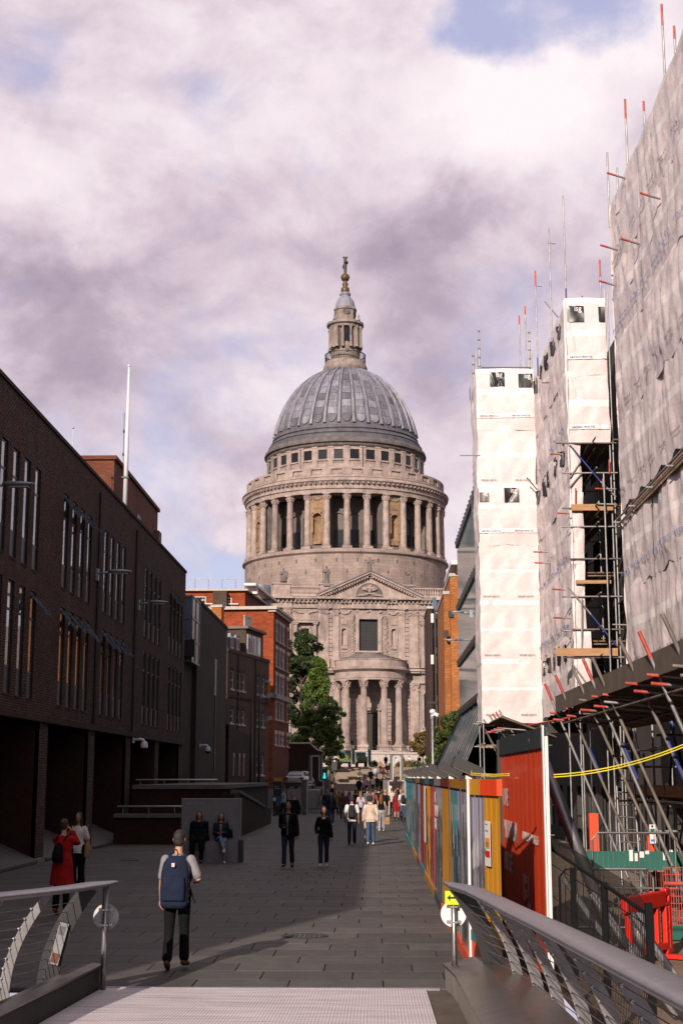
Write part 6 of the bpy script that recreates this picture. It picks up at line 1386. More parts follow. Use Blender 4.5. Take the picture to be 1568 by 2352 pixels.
# ---- buildings beyond the scaffold
gbd = thing('glass_office', 'blue glass office front with dark floor bands beyond the white tower', 'building', (0, 0, 0))
GX, gy0, gy1 = 5.6, 66.0, 95.0; gzt = at(1053, 1250, 95).z; gzb = at(1057, 1645, 95).z
MB().box(GX + .05, 20, gy0, gy1, gzb, gzt).build('core', M['black_metal'], gbd)
fl_z = [at(1054, y, 95).z for y in (1642, 1531, 1404, 1258)]
nmul = 22
for fi, (za_, zb_) in enumerate(zip(fl_z, fl_z[1:])):
    for k in range(nmul):
        y0_ = gy0 + (gy1 - gy0) * k / nmul; y1_ = gy0 + (gy1 - gy0) * (k + 1) / nmul
        boxpart('pane', M['curtain_glass'], gbd, (GX + .02, (y0_ + y1_) / 2, (za_ + zb_) / 2 + .17), (.05, (y1_ - y0_) - .03, zb_ - za_ - .44))
for z in fl_z:
    MB().box(GX - .12, GX + .05, gy0, gy1, z - .05, z + .38).build('floor_band', M['black_metal'], gbd)
    m = MB()
    for k in range(nmul): y = gy0 + (gy1 - gy0) * (k + .5) / nmul; m.prism([(GX - .125, z + .02), (GX - .2, z + .3), (GX - .125, z + .3)], lambda u, v, d: (u, d, v), y - .25, y + .25)
    tag(m.build('band_brackets', M['alu_dark'], gbd), kind='stuff')
MB().box(GX + .2, 20, gy0, gy1, 0, gzb).build('ground_storey', M['black_metal'], gbd)
# sloping lower glazing
m = MB(); m.quad((3.9, 66, 2.6), (3.9, 100, 2.6), (5.6, 94.5, gzb - .1), (5.6, 66, gzb - .1)); m.quad((3.9, 100, 2.6), (9, 100, 2.6), (9, 94.5, gzb - .1), (5.6, 94.5, gzb - .1)); so_ = m.build('sloping_glazing', M['curtain_glass'], gbd)
for k in range(8): y = 68 + k * 4.0; pole((3.85, y, 2.6), (5.55, y, gzb - .1), .025, M['alu_dark'], gbd, 'glazing_bar')
pole((3.88, 100.02, 2.6), (5.6, 94.5, gzb - .1), .12, M['alu_dark'], gbd, 'corner_beam'); MB().box(3.7, 9, 66, 100.2, 2.4, 2.6).build('eaves', M['alu_dark'], gbd)
MB().box(4.3, 9, 67, 99.8, 0, 2.4).build('shopfront', M['dark_glass'], gbd)
p = at(1028, 1474, 96); street_lamp(GX + .4, 95.2, p.z, -1, 'white street lamp on the orange brick corner', 'lamps on the glass office', 1.45)
p = at(1056, 1408, 82); street_lamp(GX, 82, p.z, -1, 'white street lamp reaching from the glass office', 'lamps on the glass office', 1.2)
# orange-tan brick block with stepped piers
tb_ = thing('tan_brick_building', 'sunlit tan orange brick tower with flat white roof slab', 'building', (0, 0, 0))
yt = 130.0
for xa, xb, ytop, dY in ((1018.5, 1033, 1365, 0), (1032.5, 1062, 1324, -1.2)):
    p, q = at(xa, ytop, yt + dY), at(xb, ytop, yt + dY); MB().box(p.x, q.x + 4, yt + dY, yt + 14, 0, p.z).build('wall', M['brick_tan'], tb_); MB().box(p.x - .08, q.x + 4, yt + dY - .1, yt + 14, p.z, p.z + .3).build('coping', M['cream_stone'], tb_)
p = at(1025, 1335, 129.5); q = at(1053, 1290, 127); ov = MB(); z0_ = at(1025, 1312, 132).z
ov.box(p.x + .3, p.x + 8, 127.0, 140, z0_ - .1, z0_ + .3); ov.build('roof_slab', M['white_paint'], tb_); MB().box(p.x + 1.0, p.x + 8, 129.5, 139, z0_ - 2.3, z0_ - .1).build('roof_storey', M['cream_stone'], tb_)
for k, (px, py) in enumerate(((1035, 1410), (1025, 1455), (1035, 1690), (1026, 1715), (1036, 1745))): p = at(px, py, 128.6); MB().box(p.x - .22, p.x + .22, 128.6, 129.1, p.z - .3, p.z + .3).build('wall_light', M['black_metal'], tb_)
m = MB()
for k in range(14): p = at(1033, 1700 + 7 * k, 128.7); m.box(p.x - .4, p.x + 3, 128.62, 128.85, p.z - .03, p.z + .03)
m.build('rusticated_courses', M['brick_choc'], tb_)
# chocolate brick block
cb_ = thing('chocolate_brick_building', 'dark chocolate brick block with a column of blue windows', 'building', (0, 0, 0)); yk = 150.0
zk0 = 0
for xa, xb, ytop in ((981, 992, 1398), (1004, 1019, 1378)):
    p, q = at(xa, ytop, yk), at(xb, ytop, yk); MB().box(p.x, q.x, yk, yk + 10, 0, p.z).build('pier', M['brick_choc'], cb_); MB().box(p.x - .1, q.x + .1, yk - .1, yk + 10, p.z, p.z + .25).build('coping', M['cream_stone'], cb_)
p, q = at(991, 1390, yk + .8), at(1005, 1390, yk + .8); MB().box(p.x, q.x, yk + .8, yk + 10, 0, p.z).build('bay', M['zinc'], cb_); z1k = p.z
for y0_, y1_ in ((1372, 1402), (1444, 1483), (1546, 1594), (1652, 1690), (1735, 1765)):
    a, b = at(993, y1_, yk + .8), at(1004, y0_, yk + .8); o = MB().box(a.x, b.x, yk + .72, yk + .82, a.z, b.z).build('window', M['blue_glass'], cb_); MB().box(a.x - .05, b.x + .05, yk + .66, yk + .74, a.z - .12, a.z).build('sill', M['black_metal'], o)
    if y0_ in (1444, 1652, 1735): MB().box(a.x + .03, b.x - .03, yk + .69, yk + .715, (a.z + b.z) / 2, b.z).build('blind', M['white_paint'], o)
    MB().box(a.x, b.x, yk + .5, yk + .75, a.z - 1.0, a.z - .92).build('balcony_rail', M['black_metal'], o)
for px in (992, 1016):
    for y0_ in (1420, 1515, 1640): a = at(px, y0_, yk - .1); MB().box(a.x - .15, a.x + .15, yk - .25, yk - .02, a.z - .5, a.z + .5).build('white_bracket', M['white_paint'], cb_)
for xa, xb in ((996, 1000), (1012, 1016)): p, q = at(xa, 1400, yk - .06), at(xb, 1400, yk - .06); MB().box(p.x, q.x, yk - .06, yk + .02, 3, p.z).build('dark_pipe', M['black_metal'], cb_)
# ================================================================ bridge end in the foreground
def dz(Y): return max(0, 17.6 - Y) * .038 + .006
bd = tag(MB().ring_loft([[(-3.95, y, dz(y) - .35), (1.62, y, dz(y) - .35), (1.62, y, dz(y) - .012), (-3.95, y, dz(y) - .012)] for y in (2.0, 17.70)]).build('bridge_deck', M['plywood']), kind='structure')
# ribbed aluminium planks across the deck, each its own piece
npk = 14; pkw = (17.62 - 9.0) / npk
for k in range(npk):
    y0_ = 9.0 + k * pkw; MB().ring_loft([[(-3.34, y, dz(y) - .01), (.58, y, dz(y) - .01), (.58, y, dz(y) + .012), (-3.34, y, dz(y) + .012)] for y in (y0_ + .002, y0_ + pkw - .002)]).build('deck_plank', M['deck_alu'], bd)
MB().box(-3.5, .75, 17.625, 17.71, -.05, .022).build('threshold_strip', M['steel_brushed'], bd)
# side kerbs
def kerb(side):
    s_ = 1 if side > 0 else -1; xi = .90 if s_ > 0 else -3.37
    t = thing('parapet_kerb', 'pale concrete kerb with dark sloping metal cap beneath the long handrail' if s_ > 0 else 'shaded stone kerb with metal edge beneath the short handrail', 'kerb', (0, 0, 0))
    kw = .75 if s_ > 0 else .20
    ys_ = [5.0, 8, 11, 13, 15, 16.5, 17.3, 17.8] if s_ > 0 else [5, 8, 11, 13, 15, 17.62]
    off = (lambda y: max(0, (y - 16.2)) ** 2 * -.03) if s_ > 0 else (lambda y: 0)
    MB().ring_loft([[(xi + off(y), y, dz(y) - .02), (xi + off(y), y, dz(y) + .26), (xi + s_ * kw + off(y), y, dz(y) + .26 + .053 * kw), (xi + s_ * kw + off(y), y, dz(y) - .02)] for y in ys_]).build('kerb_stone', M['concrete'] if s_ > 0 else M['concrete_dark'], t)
    MB().ring_loft([[(xi - s_ * .03 + off(y), y, dz(y) + .262), (xi - s_ * .03 + off(y), y, dz(y) + .285), (xi + s_ * .47 * kw + off(y), y, dz(y) + .285 + .113 * kw), (xi + s_ * (kw - .01) + off(y), y, dz(y) + .285 + .073 * kw), (xi + s_ * (kw - .01) + off(y), y, dz(y) + .262 + .06 * kw)] for y in ys_]).build('metal_cap', M['cap_metal'], t)
mat('cap_metal', (.16, .135, .125), .35, metal=.7, var=.25, scale=4)
kerb(1); kerb(-1)
# handrails: broad flattened steel rail on curved fins with stretched cables
def rail_side(side):
    s_ = 1 if side > 0 else -1
    t = thing('bridge_handrail', 'long broad steel handrail on curved fins leading toward the hoarding' if s_ > 0 else 'short broad steel handrail on curved fins beside the shaded plaza', 'handrail', (0, 0, 0))
    if s_ > 0: ctl = [(17.45, .84, 1.27), (16.9, .98, 1.26), (16.2, 1.10, 1.265), (14.9, 1.22, 1.27), (13.2, 1.29, 1.31), (11.6, 1.34, 1.365), (9.5, 1.40, 1.43), (6.7, 1.47, 1.52), (4.0, 1.50, 1.62)]
    else: ctl = [(17.5, -3.20, 1.27), (17.1, -3.34, 1.27), (16.4, -3.50, 1.275), (15.5, -3.70, 1.30), (14.5, -3.90, 1.335), (12.5, -4.1, 1.40), (9, -4.2, 1.5)]
    fine = []
    for (a, b) in zip(ctl, ctl[1:]):
        for q in range(4): f = q / 4; fine.append(tuple(a[i] + (b[i] - a[i]) * f for i in range(3)))
    fine.append(ctl[-1])
    rings = []; n = 18
    for i, (y, x, z) in enumerate(fine):
        p0, p1 = fine[max(0, i - 1)], fine[min(len(fine) - 1, i + 1)]; d = Vector((p1[1] - p0[1], p1[0] - p0[0], 0)).normalized(); nn = Vector((d.y, -d.x, 0))
        tw = min(1, .35 + i * .16); wv, hv = .145 * tw, .04 * min(1, .5 + i * .1)
        rings.append([Vector((x, y, z)) + nn * (wv * math.copysign(abs(math.cos(a)) ** .8, math.cos(a))) + Vector((0, 0, hv * math.copysign(abs(math.sin(a)) ** .9, math.sin(a)) + .018 * math.cos(a) * s_ * 0)) for a in np.linspace(0, 2 * math.pi, n, endpoint=False)])
    MB().ring_loft(rings).build('rail', M['steel_brushed'], t, True)
    def rail_at(Y):
        for a, b in zip(ctl, ctl[1:]):
            if b[0] <= Y <= a[0]: f = (a[0] - Y) / (a[0] - b[0]); return a[1] + (b[1] - a[1]) * f, a[2] + (b[2] - a[2]) * f
        return ctl[-1][1], ctl[-1][2]
    fins = [17.0, 15.9, 14.8, 13.6, 12.2, 10.7, 9.0, 7.2] if s_ > 0 else [16.9, 15.85, 14.7, 13.4, 12.0]
    def fin_x(Y, f):   # outward bow: upright at the foot, sweeping in to the rail
        xr, zr = rail_at(Y); xb = xr + s_ * (.42 if s_ > 0 else .46); return xb + (xr - xb) * (f ** 2.1)
    for k, Y in enumerate(fins):
        xr, zr = rail_at(Y); z0_ = dz(Y) + .05; rings = []; wid = .05 if k else .11
        for f in np.linspace(0, 1, 12):
            x = fin_x(Y, f); z = z0_ + (zr - .03 - z0_) * f; w_ = wid * (1.2 - .35 * f); dxdf = (fin_x(Y, min(1, f + .02)) - fin_x(Y, max(0, f - .02))); tv = Vector((dxdf, 0, .04 * (zr - z0_))).normalized(); nv = Vector((tv.z, 0, -tv.x))
            rings.append([Vector((x, Y, z)) + nv * (w_ * a) + Vector((0, b * .012, 0)) for a, b in ((-1, -1), (1, -1), (1, 1), (-1, 1))])
        MB().ring_loft(rings).build('fin', M['fin_steel'] if k else M['alu_dark'], t)
        if k:
            for q in range(9):
                f = .12 + .09 * q; x = fin_x(Y, f); z = z0_ + (zr - z0_) * f; pole((x - .05, Y - .045, z), (x - .05, Y + .045, z), .012, M['steel'], t, 'cable_clamp', 8)
    for q in range(9):
        f = .12 + .09 * q; pts = [(fin_x(Y, f) - .05, Y, dz(Y) + .05 + (rail_at(Y)[1] - dz(Y) - .05) * f) for Y in fins]; MB().path(pts, .0045, 6).build('cable', M['steel'], t)
    # end post and round plate
    px_, Y = (.92, 17.45) if s_ > 0 else (-3.29, 17.4)
    MB().tube((px_, Y, 0), (px_, Y, 1.26), .035, .035, 14).build('end_post', M['steel'], t, True)
    return t
hr = rail_side(1); hl = rail_side(-1)
def disc_sign(x, Y, z, label, white, r=.155):
    t = thing('round_sign', label, 'sign', (x, Y, z), 0, 'round signs on the handrail end posts')
    d = MB().lathe([(.001, -.004), (r, -.004), (r, .004), (.001, .004)], 36).build('plate', white, t); d.rotation_euler = (R(90), 0, 0); d.location = (0, .06, 0)
    for zz in (-.09, .09): MB().box(-.085, .085, .036, .052, zz - .016, zz + .016).build('clip', M['steel'], t); MB().box(-.045, .045, -.045, .04, zz - .011, zz + .011).build('clamp', M['steel'], t)
    return t
mat('cloth_sign', (.10, .03, .02), .7); mat('sign_back', (.42, .42, .43), .5, metal=.3, var=.5, scale=9, col2=(.55, .55, .56)); mat('sign_white', (.78, .77, .75), .5, var=.06)
p = at(252, 2107, 17.4); disc_sign(-3.29, 17.4, p.z, 'worn grey back of a round sign on the shaded post', M['sign_back'])
p = at(1030, 2100, 17.45); disc_sign(.92, 17.45, p.z, 'white back of a round sign below the yellow arrow', M['sign_white'])
ya = thing('arrow_sign', 'bright yellow sign with a black arrow on the handrail post', 'sign', (.92, 17.45, at(1031, 2062, 17.4).z))
MB().box(-.105, .105, -.055, -.049, -.08, .08).build('plate', M['hi_yellow'], ya); MB().poly([(-.085, -.0565, 0), (-.035, -.0565, .042), (-.045, -.0565, .012), (.085, -.0565, .012), (.085, -.0565, -.012), (-.045, -.0565, -.012), (-.035, -.0565, -.042)]).build('arrow', M['black_paint'], ya); MB().box(-.04, .04, -.05, .0, -.012, .012).build('bracket', M['steel'], ya)
# notice on the first left fin
nl = thing('fin_notice', 'small pale notice with red panel on the dark end fin', 'notice', (-3.72, 16.84, .60), 0); nl.rotation_euler = (0, R(14), 0)
MB().box(-.055, .055, -.004, 0, -.22, .26).build('board', M['grey_stone'], nl); MB().box(-.045, .045, -.0065, -.0045, -.2, -.09).build('red_field', M['cloth_sign'], nl); MB().box(-.04, .03, -.0065, -.0045, .12, .22).build('picture', M['print_grey'], nl)
# ================================================================ people
def cloth(name, col, rough=.85, var=.22): return mat('cloth_' + name, col, rough, 0, var, 6.0, .8, 13, spec=.1)
for n_, c_ in dict(black=(.0065, .0065, .008), charcoal=(.022, .022, .025), navy=(.012, .018, .040), greytee=(.22, .215, .225), denim=(.055, .085, .15), denim_pale=(.16, .22, .31), red=(.33, .012, .014), white=(.62, .60, .58),
                   cream=(.52, .43, .35), mustard=(.20, .13, .02), brown=(.16, .075, .045), purple=(.13, .085, .17), lilac=(.42, .35, .42), rust=(.27, .06, .03), maroon=(.16, .02, .025), pink=(.55, .36, .42), skyblue=(.33, .42, .52), tan=(.30, .19, .10), grey=(.12, .12, .13), darkjean=(.022, .03, .055), olive=(.07, .07, .04), floral=(.18, .20, .25), sole=(.70, .69, .67), boot=(.13, .075, .045), orange=(.62, .07, .02), pinkcardi=(.40, .24, .22), plaid=(.22, .15, .14)).items(): cloth(n_, c_)
def striped(name, a, b, sc):
    m = mat(name, a); nt = m.node_tree; w = nt.nodes.new('ShaderNodeTexWave'); w.inputs['Scale'].default_value = sc; w.bands_direction = 'X'; g = nt.nodes.new('ShaderNodeNewGeometry'); nt.links.new(g.outputs['Position'], w.inputs['Vector'])
    r_ = nt.nodes.new('ShaderNodeValToRGB'); r_.color_ramp.elements[0].position = .6; r_.color_ramp.elements[1].position = .7; r_.color_ramp.elements[0].color = (*a, 1); r_.color_ramp.elements[1].color = (*b, 1); nt.links.new(w.outputs['Fac'], r_.inputs[0]); nt.links.new(r_.outputs[0], nt.nodes['Principled BSDF'].inputs['Base Color'])
striped('cloth_stripe', (.01, .01, .012), (.45, .44, .43), 5.5)
fm_ = M['cloth_floral'].node_tree
for n_ in fm_.nodes:
    if n_.type == 'TEX_NOISE': n_.inputs['Scale'].default_value = 26
for n_, c_ in dict(light=(.46, .235, .15), mid=(.33, .165, .10), deep=(.13, .065, .042)).items(): mat('skin_' + n_, c_, .55, 0, .08, 8, .05, 60)
for n_, c_ in dict(dark=(.016, .011, .009), brown=(.045, .026, .016), blond=(.19, .115, .055), grey=(.16, .15, .14), ginger=(.15, .06, .02)).items(): mat('hair_' + n_, c_, .7, 0, .35, 20, .5, 60)
mat('eye_white', (.6, .6, .58), .3); mat('lip', (.30, .09, .075), .5)
class Fig(MB):
    def limb(s, pts, rads, n=12, flat=1.0, up=None):
        pts = [Vector(p) for p in pts]; P, Rr = [], []
        d0 = (pts[0] - pts[1]).normalized(); d1 = (pts[-1] - pts[-2]).normalized()
        for f, q in ((.95, .3), (.6, .8)): P.append(pts[0] + d0 * rads[0] * f); Rr.append(rads[0] * q)
        P += pts; Rr += list(rads)
        for f, q in ((.6, .8), (.95, .3)): P.append(pts[-1] + d1 * rads[-1] * f); Rr.append(rads[-1] * q)
        return s.path(P, Rr, n, True, flat, up)
    def torso(s, rings, n=20):     # rings (center, rx, ry, axis x dir, axis y dir)
        R_ = []
        for c, rx, ry, ax, ay in rings: R_.append([Vector(c) + ax * (rx * math.copysign(abs(math.cos(t)) ** .85, math.cos(t))) + ay * (ry * math.copysign(abs(math.sin(t)) ** .85, math.sin(t))) for t in np.linspace(0, 2 * math.pi, n, endpoint=False)])
        return s.ring_loft(R_)
    def skin(s, name, mt, parent, vox, smooth=4):
        o = s.build(name, mt, parent, True); r_ = o.modifiers.new('remesh', 'REMESH'); r_.mode = 'VOXEL'; r_.voxel_size = vox; r_.use_smooth_shade = True
        if smooth: sm = o.modifiers.new('smooth', 'SMOOTH'); sm.factor = .5; sm.iterations = smooth
        return o
def ik(a, b, l1, l2, hint):
    a, b = Vector(a), Vector(b); d = b - a; L_ = min(d.length, (l1 + l2) * .999); d.normalize(); b = a + d * L_
    x = (l1 * l1 - l2 * l2 + L_ * L_) / (2 * L_); h = math.sqrt(max(0, l1 * l1 - x * x)); hv = Vector(hint); hv = (hv - d * hv.dot(d)).normalized(); return a + d * x + hv * h, b
def person(label, pos, face, H=1.72, vox=.012, fem=False, skin='light', hair=('dark', 'short'), top=('white', 'tee'), legs=('darkjean', 'trousers'), shoes='black', walk=.0, arms=None, lean=0.0, seat=None, group=None, build=1.0, cross=False, look=(0, 0), coatlen=None, inner=None, detail=False):
    s = H / 1.795; X, Yv, Z = Vector((1, 0, 0)), Vector((0, 1, 0)), Vector((0, 0, 1))
    t = thing('person', label, 'person', pos, face, group)
    SK = M['skin_' + skin]; bw = build * (.93 if fem else 1.0)
    hipz = .93 * s if seat is None else seat + .09
    # legs
    A = []
    for sd in (-1, 1):
        hip = Vector((sd * .092 * s, 0, hipz))
        if seat is None:
            a = walk * sd; kb = max(0.04, (.85 if a < 0 else .10) * abs(walk) + .04)
            if a < 0: th, sh = a * .75, a * .75 - kb
            else: th, sh = a, a - kb
            kn = hip + Vector((0, math.sin(th), -math.cos(th))) * .435 * s; an = kn + Vector((0, math.sin(sh), -math.cos(sh))) * .425 * s; toe = Vector((sd * .12, 1, -.05 if a >= 0 else -.45)).normalized()
        else:
            kn = hip + Vector((sd * .05, .40, -.05)).normalized() * .42 * s; an = Vector((kn.x, kn.y + .02, .085)); toe = Vector((sd * .15, 1, -.05)).normalized()
            if cross and sd > 0: kn = hip + Vector((-.10, .40, .06)).normalized() * .42 * s; an = kn + Vector((-.12, .22, -.30)).normalized() * .40 * s; toe = Vector((-.1, 1, -.35)).normalized()
        A.append((hip, kn, an, toe))
    if seat is None:
        low = min(an.z + toe.z * .15 * s for _, _, an, toe in A) - .085 * s + .0; sh_ = Vector((0, 0, -(low - 0.0)))
        A = [(h + sh_, k + sh_, a + sh_, tt) for h, k, a, tt in A]; hipz += sh_.z
    # torso frame
    tl = lean; up = Vector((0, math.sin(tl), math.cos(tl))); fw = Vector((0, math.cos(tl), -math.sin(tl))); base = Vector((0, 0, hipz))
    def T(h, f=0.0, x=0.0): return base + up * (h * s) + fw * (f * s) + X * (x * s)
    shw = (.185 if not fem else .165) * bw
    shz = .50
    prof = [(-.07, .150, .110), (.0, .168, .122), (.10, .150, .110), (.20, .138 if not fem else .125, .102), (.33, .162 if not fem else .148, .118), (.43, .172 if not fem else .15, .112), (.50, .150 if not fem else .13, .085), (.545, .075, .065)]
    head = T(.745, .02); hr = look[0]; hx = Matrix.Rotation(hr, 3, 'Z')
    def sleeves(pad, upto): # arms
        pass
    wr = []
    for i, sd in enumerate((-1, 1)):
        sh = T(shz - .03, 0, sd * shw / 1.0)
        tgt = arms[i] if arms and arms[i] is not None else (sd * .26, .30 * walk * -sd * 1.0 + .04, -.04)
        w = T(tgt[2], tgt[1], tgt[0]); el, w = ik(sh, w, .285 * s, .255 * s, Vector((sd * .5, -1, -.25)) if tgt[2] < .3 else Vector((sd * .55, .1, -1))); wr.append((sh, el, w, sd))
    def body(padT=0, padA=0, padL=0, what=('t', 'a', 'l', 'h'), z0=None, arm_to=1.0, leg_to=1.0, flare=0):
        f = Fig()
        if 't' in what: f.torso([(T(h, 0), (rx * bw + padT) * s, (ry * build + padT) * s, X, fw) for h, rx, ry in prof if z0 is None or h >= z0])
        if 'h' in what:
            f.limb([T(.50, -.005), T(.62, .01)], [.062 * s, .055 * s]); 
            f.ball(head + Vector((0, 0, .012 * s)), .076 * s, .093 * s, .108 * s, 14, 10); f.ball(head + hx @ Vector((0, .028 * s, -.055 * s)), .058 * s, .065 * s, .068 * s, 12, 8)
            f.limb([head + hx @ Vector((0, .085, .008)) * s, head + hx @ Vector((0, .112, -.022)) * s], [.011 * s, .016 * s], 8)
            for sd in (-1, 1): f.ball(head + hx @ Vector((sd * .078, -.005, -.005)) * s, .014 * s, .022 * s, .033 * s, 8, 6)
        if 'a' in what:
            for sh, el, w, sd in wr:
                if arm_to > .99: f.limb([sh, (sh + el) / 2, el, (el * .6 + w * .4), w], [(.056 * build + padA) * s, (.052 * build + padA) * s, (.041 + padA) * s, (.042 + padA) * s, (.029 + padA) * s])
                elif arm_to > .5: q = (arm_to - .5) * 2; f.limb([sh, (sh + el) / 2, el, el + (w - el) * q], [(.058 * build + padA) * s, (.053 + padA) * s, (.045 + padA) * s, (.042 + padA) * s])
                else: q = arm_to * 2; f.limb([sh, sh + (el - sh) * q], [(.060 * build + padA) * s, (.056 + padA) * s])
                if arm_to > .99 and padA == 0: hand(f, el, w, sd)
        if 'l' in what:
            for h, k, a, toe in A:
                e = k + (a - k) * (leg_to * 2 - 1) if leg_to > .5 else h + (k - h) * leg_to * 2
                if leg_to > .5: f.limb([h + Z * .02, (h * .5 + k * .5), k, (k * .6 + a * .4), e], [(.092 * build + padL) * s, (.077 * build + padL) * s, (.056 + padL) * s, (.054 + padL) * s, (.040 + padL + flare) * s])
                else: f.limb([h, e], [(.09 * build + padL) * s, (.065 + padL) * s])
        return f
    def hand(f, el, w, sd):
        d = (w - el).normalized(); side = d.cross(Vector((0, 1, 0)) if abs(d.y) < .8 else Z).normalized(); nrm = side.cross(d).normalized()
        pw = w + d * .05 * s; f.limb([w, pw, w + d * .085 * s], [.027 * s, .036 * s, .034 * s], 10, .62, nrm)
        if detail:
            fwdv = Vector((0, 1, 0)); lat = (fwdv - d * fwdv.dot(d)).normalized() if abs(d.y) < .85 else side; cur = d.cross(lat) * (1 if d.cross(lat).x * sd < 0 else -1)
            for q, L_ in enumerate((.068, .078, .073, .056)):
                b = w + d * .085 * s + lat * ((1.5 - q) * .0195 * s); p1 = b + (d * .55 + cur * .15) * L_ * s; p2 = p1 + (d * .38 + cur * .38) * L_ * s; f.limb([b - d * .01, p1, p2], [.0095 * s, .009 * s, .0075 * s], 8)
            tb_ = w + d * .03 * s + lat * .03 * s; f.limb([tb_, tb_ + (d * .8 + lat * .55) * .04 * s, tb_ + (d * 1.5 + lat * .65 + cur * .3) * .042 * s], [.0125 * s, .011 * s, .0085 * s], 8)
        else: f.limb([w + d * .085 * s, w + d * .15 * s], [.030 * s, .02 * s], 8, .6, nrm)
    bo = body()
    for h, k, a, toe in A: bo.limb([a, a + Z * -.03 * s, a + toe * .10 * s - Z * .045 * s], [.04 * s, .04 * s, .03 * s])
    bo.skin('body', SK, t, vox)
    # legs clothing
    lc, lt = legs
    if lt in ('trousers', 'jeans', 'wide'): 
        f = body(0, 0, .014 if lt != 'wide' else .028, ('l',), None, 1, .97 if lt != 'wide' else .93, .012 if lt == 'jeans' else (.03 if lt == 'wide' else .016)); f.torso([(T(h), (rx * bw + .014) * s, (ry * build + .014) * s, X, fw) for h, rx, ry in prof[:3]]); f.skin('trousers', M['cloth_' + lc], t, vox, 3)
    elif lt == 'shorts': f = body(0, 0, .022, ('l',), None, 1, .48); f.torso([(T(h), (rx * bw + .014) * s, (ry * build + .014) * s, X, fw) for h, rx, ry in prof[:3]]); f.skin('shorts', M['cloth_' + lc], t, vox, 3)
    elif lt == 'skirt':
        f = Fig(); hips = (A[0][0] + A[1][0]) / 2; f.torso([(hips + Z * (-.52 * s), .20 * s, .17 * s, X, Yv), (hips + Z * (-.25 * s), .19 * s, .155 * s, X, Yv), (T(-.02), .178 * s, .13 * s, X, fw), (T(.14), .145 * s, .11 * s, X, fw)]); f.skin('skirt', M['cloth_' + lc], t, vox, 3)
    # shoes
    for h, k, a, toe in A:
        f = Fig(); hl = Vector((toe.x, toe.y, 0)).normalized(); fl = a - Z * .045 * s; f.limb([fl - toe * .035 * s, fl + toe * .06 * s - Z * .008 * s, fl + toe * .155 * s - Z * .018 * s], [.044 * s, .044 * s, .034 * s], 12, .9); f.limb([a + Z * .015 * s, fl], [.045 * s, .044 * s]); f.skin('shoe', M['cloth_' + shoes], t, min(vox, .011), 2)
    # top
    tcol, tt = top; TM = M['cloth_' + tcol]
    if tt in ('tee', 'tank', 'sweater', 'hoodie', 'jacket', 'shirt'):
        pad = dict(tee=.016, tank=.011, sweater=.022, hoodie=.032, jacket=.036, shirt=.018)[tt]; at_ = dict(tee=.40, tank=.02, sweater=.97, hoodie=.97, jacket=.97, shirt=.97)[tt]
        f = body(pad, pad * .8, 0, ('t', 'a') if tt != 'tank' else ('t',), -.02 if tt != 'jacket' else -.07, at_)
        if tt in ('jacket', 'hoodie', 'tee', 'shirt'): f.torso([(T(h), (rx * bw + pad + .008) * s, (ry * build + pad + .006) * s, X, fw) for h, rx, ry in [(-.10, .165, .118)] + prof[:4]])
        if tt == 'hoodie': f.ball(T(.56, -.075), .105 * s, .06 * s, .065 * s)
        f.skin('top', TM, t, vox, 3)
        if inner:  # open front showing a shirt
            g = Fig(); g.torso([(T(h, .018 + pad * .75), rx * .42 * s, ry * build * 1.0 * s, X, fw) for h, rx, ry in prof[:7]]); g.skin('shirt_front', M['cloth_' + inner], t, vox, 2)
    elif tt == 'coat':
        L_ = coatlen or .45; f = body(.032, .024, 0, ('t', 'a'), .0, .97); hips = (A[0][0] + A[1][0]) / 2
        if seat is None: f.torso([(Vector((0, .0, hipz - L_ * s)), .245 * s * build, .20 * s * build, X, Yv), (Vector((0, 0, hipz - L_ * .5 * s)), .225 * s * build, .18 * s * build, X, Yv), (T(0), .205 * s * build, .155 * s * build, X, fw), (T(.2), .17 * s * build, .135 * s * build, X, fw), (T(.4), .19 * s * build, .135 * s * build, X, fw)])
        else: f.torso([(T(-.08), .25 * s * build, .2 * s * build, X, fw), (T(.1), .24 * s * build, .19 * s * build, X, fw), (T(.3), .21 * s * build, .16 * s * build, X, fw)]); [f.limb([h, k, k + (a - k) * .45], [.13 * s, .11 * s, .10 * s]) for h, k, a, _ in A]
        f.skin('coat', TM, t, vox, 3)
    # hair
    hc, hs = hair; f = Fig(); HM = M['hair_' + hc]; rot = hx
    def hb(dx, dy, dz, rx, ry, rz_): f.ball(head + hx @ Vector((dx, dy, dz)) * s, rx * s, ry * s, rz_ * s, 12, 9)
    if hs != 'bald':
        if hs == 'crop': hb(0, -.017, .028, .084, .098, .107)
        else: hb(0, -.018, .030, .087, .098, .108)
        if hs in ('short', 'crop'): hb(0, -.042, -.02, .078 if hs == 'crop' else .08, .066, .08)
        if hs == 'curly':
            for q in range(16): a = q * .9; hb(.07 * math.cos(a), -.025 + .07 * math.sin(a) * .8 - .015, .02 + .05 * math.sin(q * 2.3), .045, .045, .05)
        if hs == 'bob': hb(0, -.03, -.04, .098, .085, .10); hb(-.07, .0, -.04, .035, .055, .09); hb(.07, .0, -.04, .035, .055, .09)
        if hs == 'long':
            hb(0, -.04, -.03, .09, .072, .10); f.limb([head + Vector((0, -.06, -.02)) * s, T(.56, -.075), T(.40, -.125)], [.075 * s, .085 * s, .05 * s], 12, 1.0)
            for sd in (-1, 1): f.limb([head + hx @ Vector((sd * .07, .01, .0)) * s, head + hx @ Vector((sd * .085, .0, -.12)) * s, T(.47, .06, sd * .085)], [.03 * s, .036 * s, .022 * s])
        if hs == 'bun': hb(0, -.04, -.02, .076, .06, .07); hb(0, -.10, .06, .04, .04, .04)
        f.skin('hair', HM, t, min(vox, .012), 3)
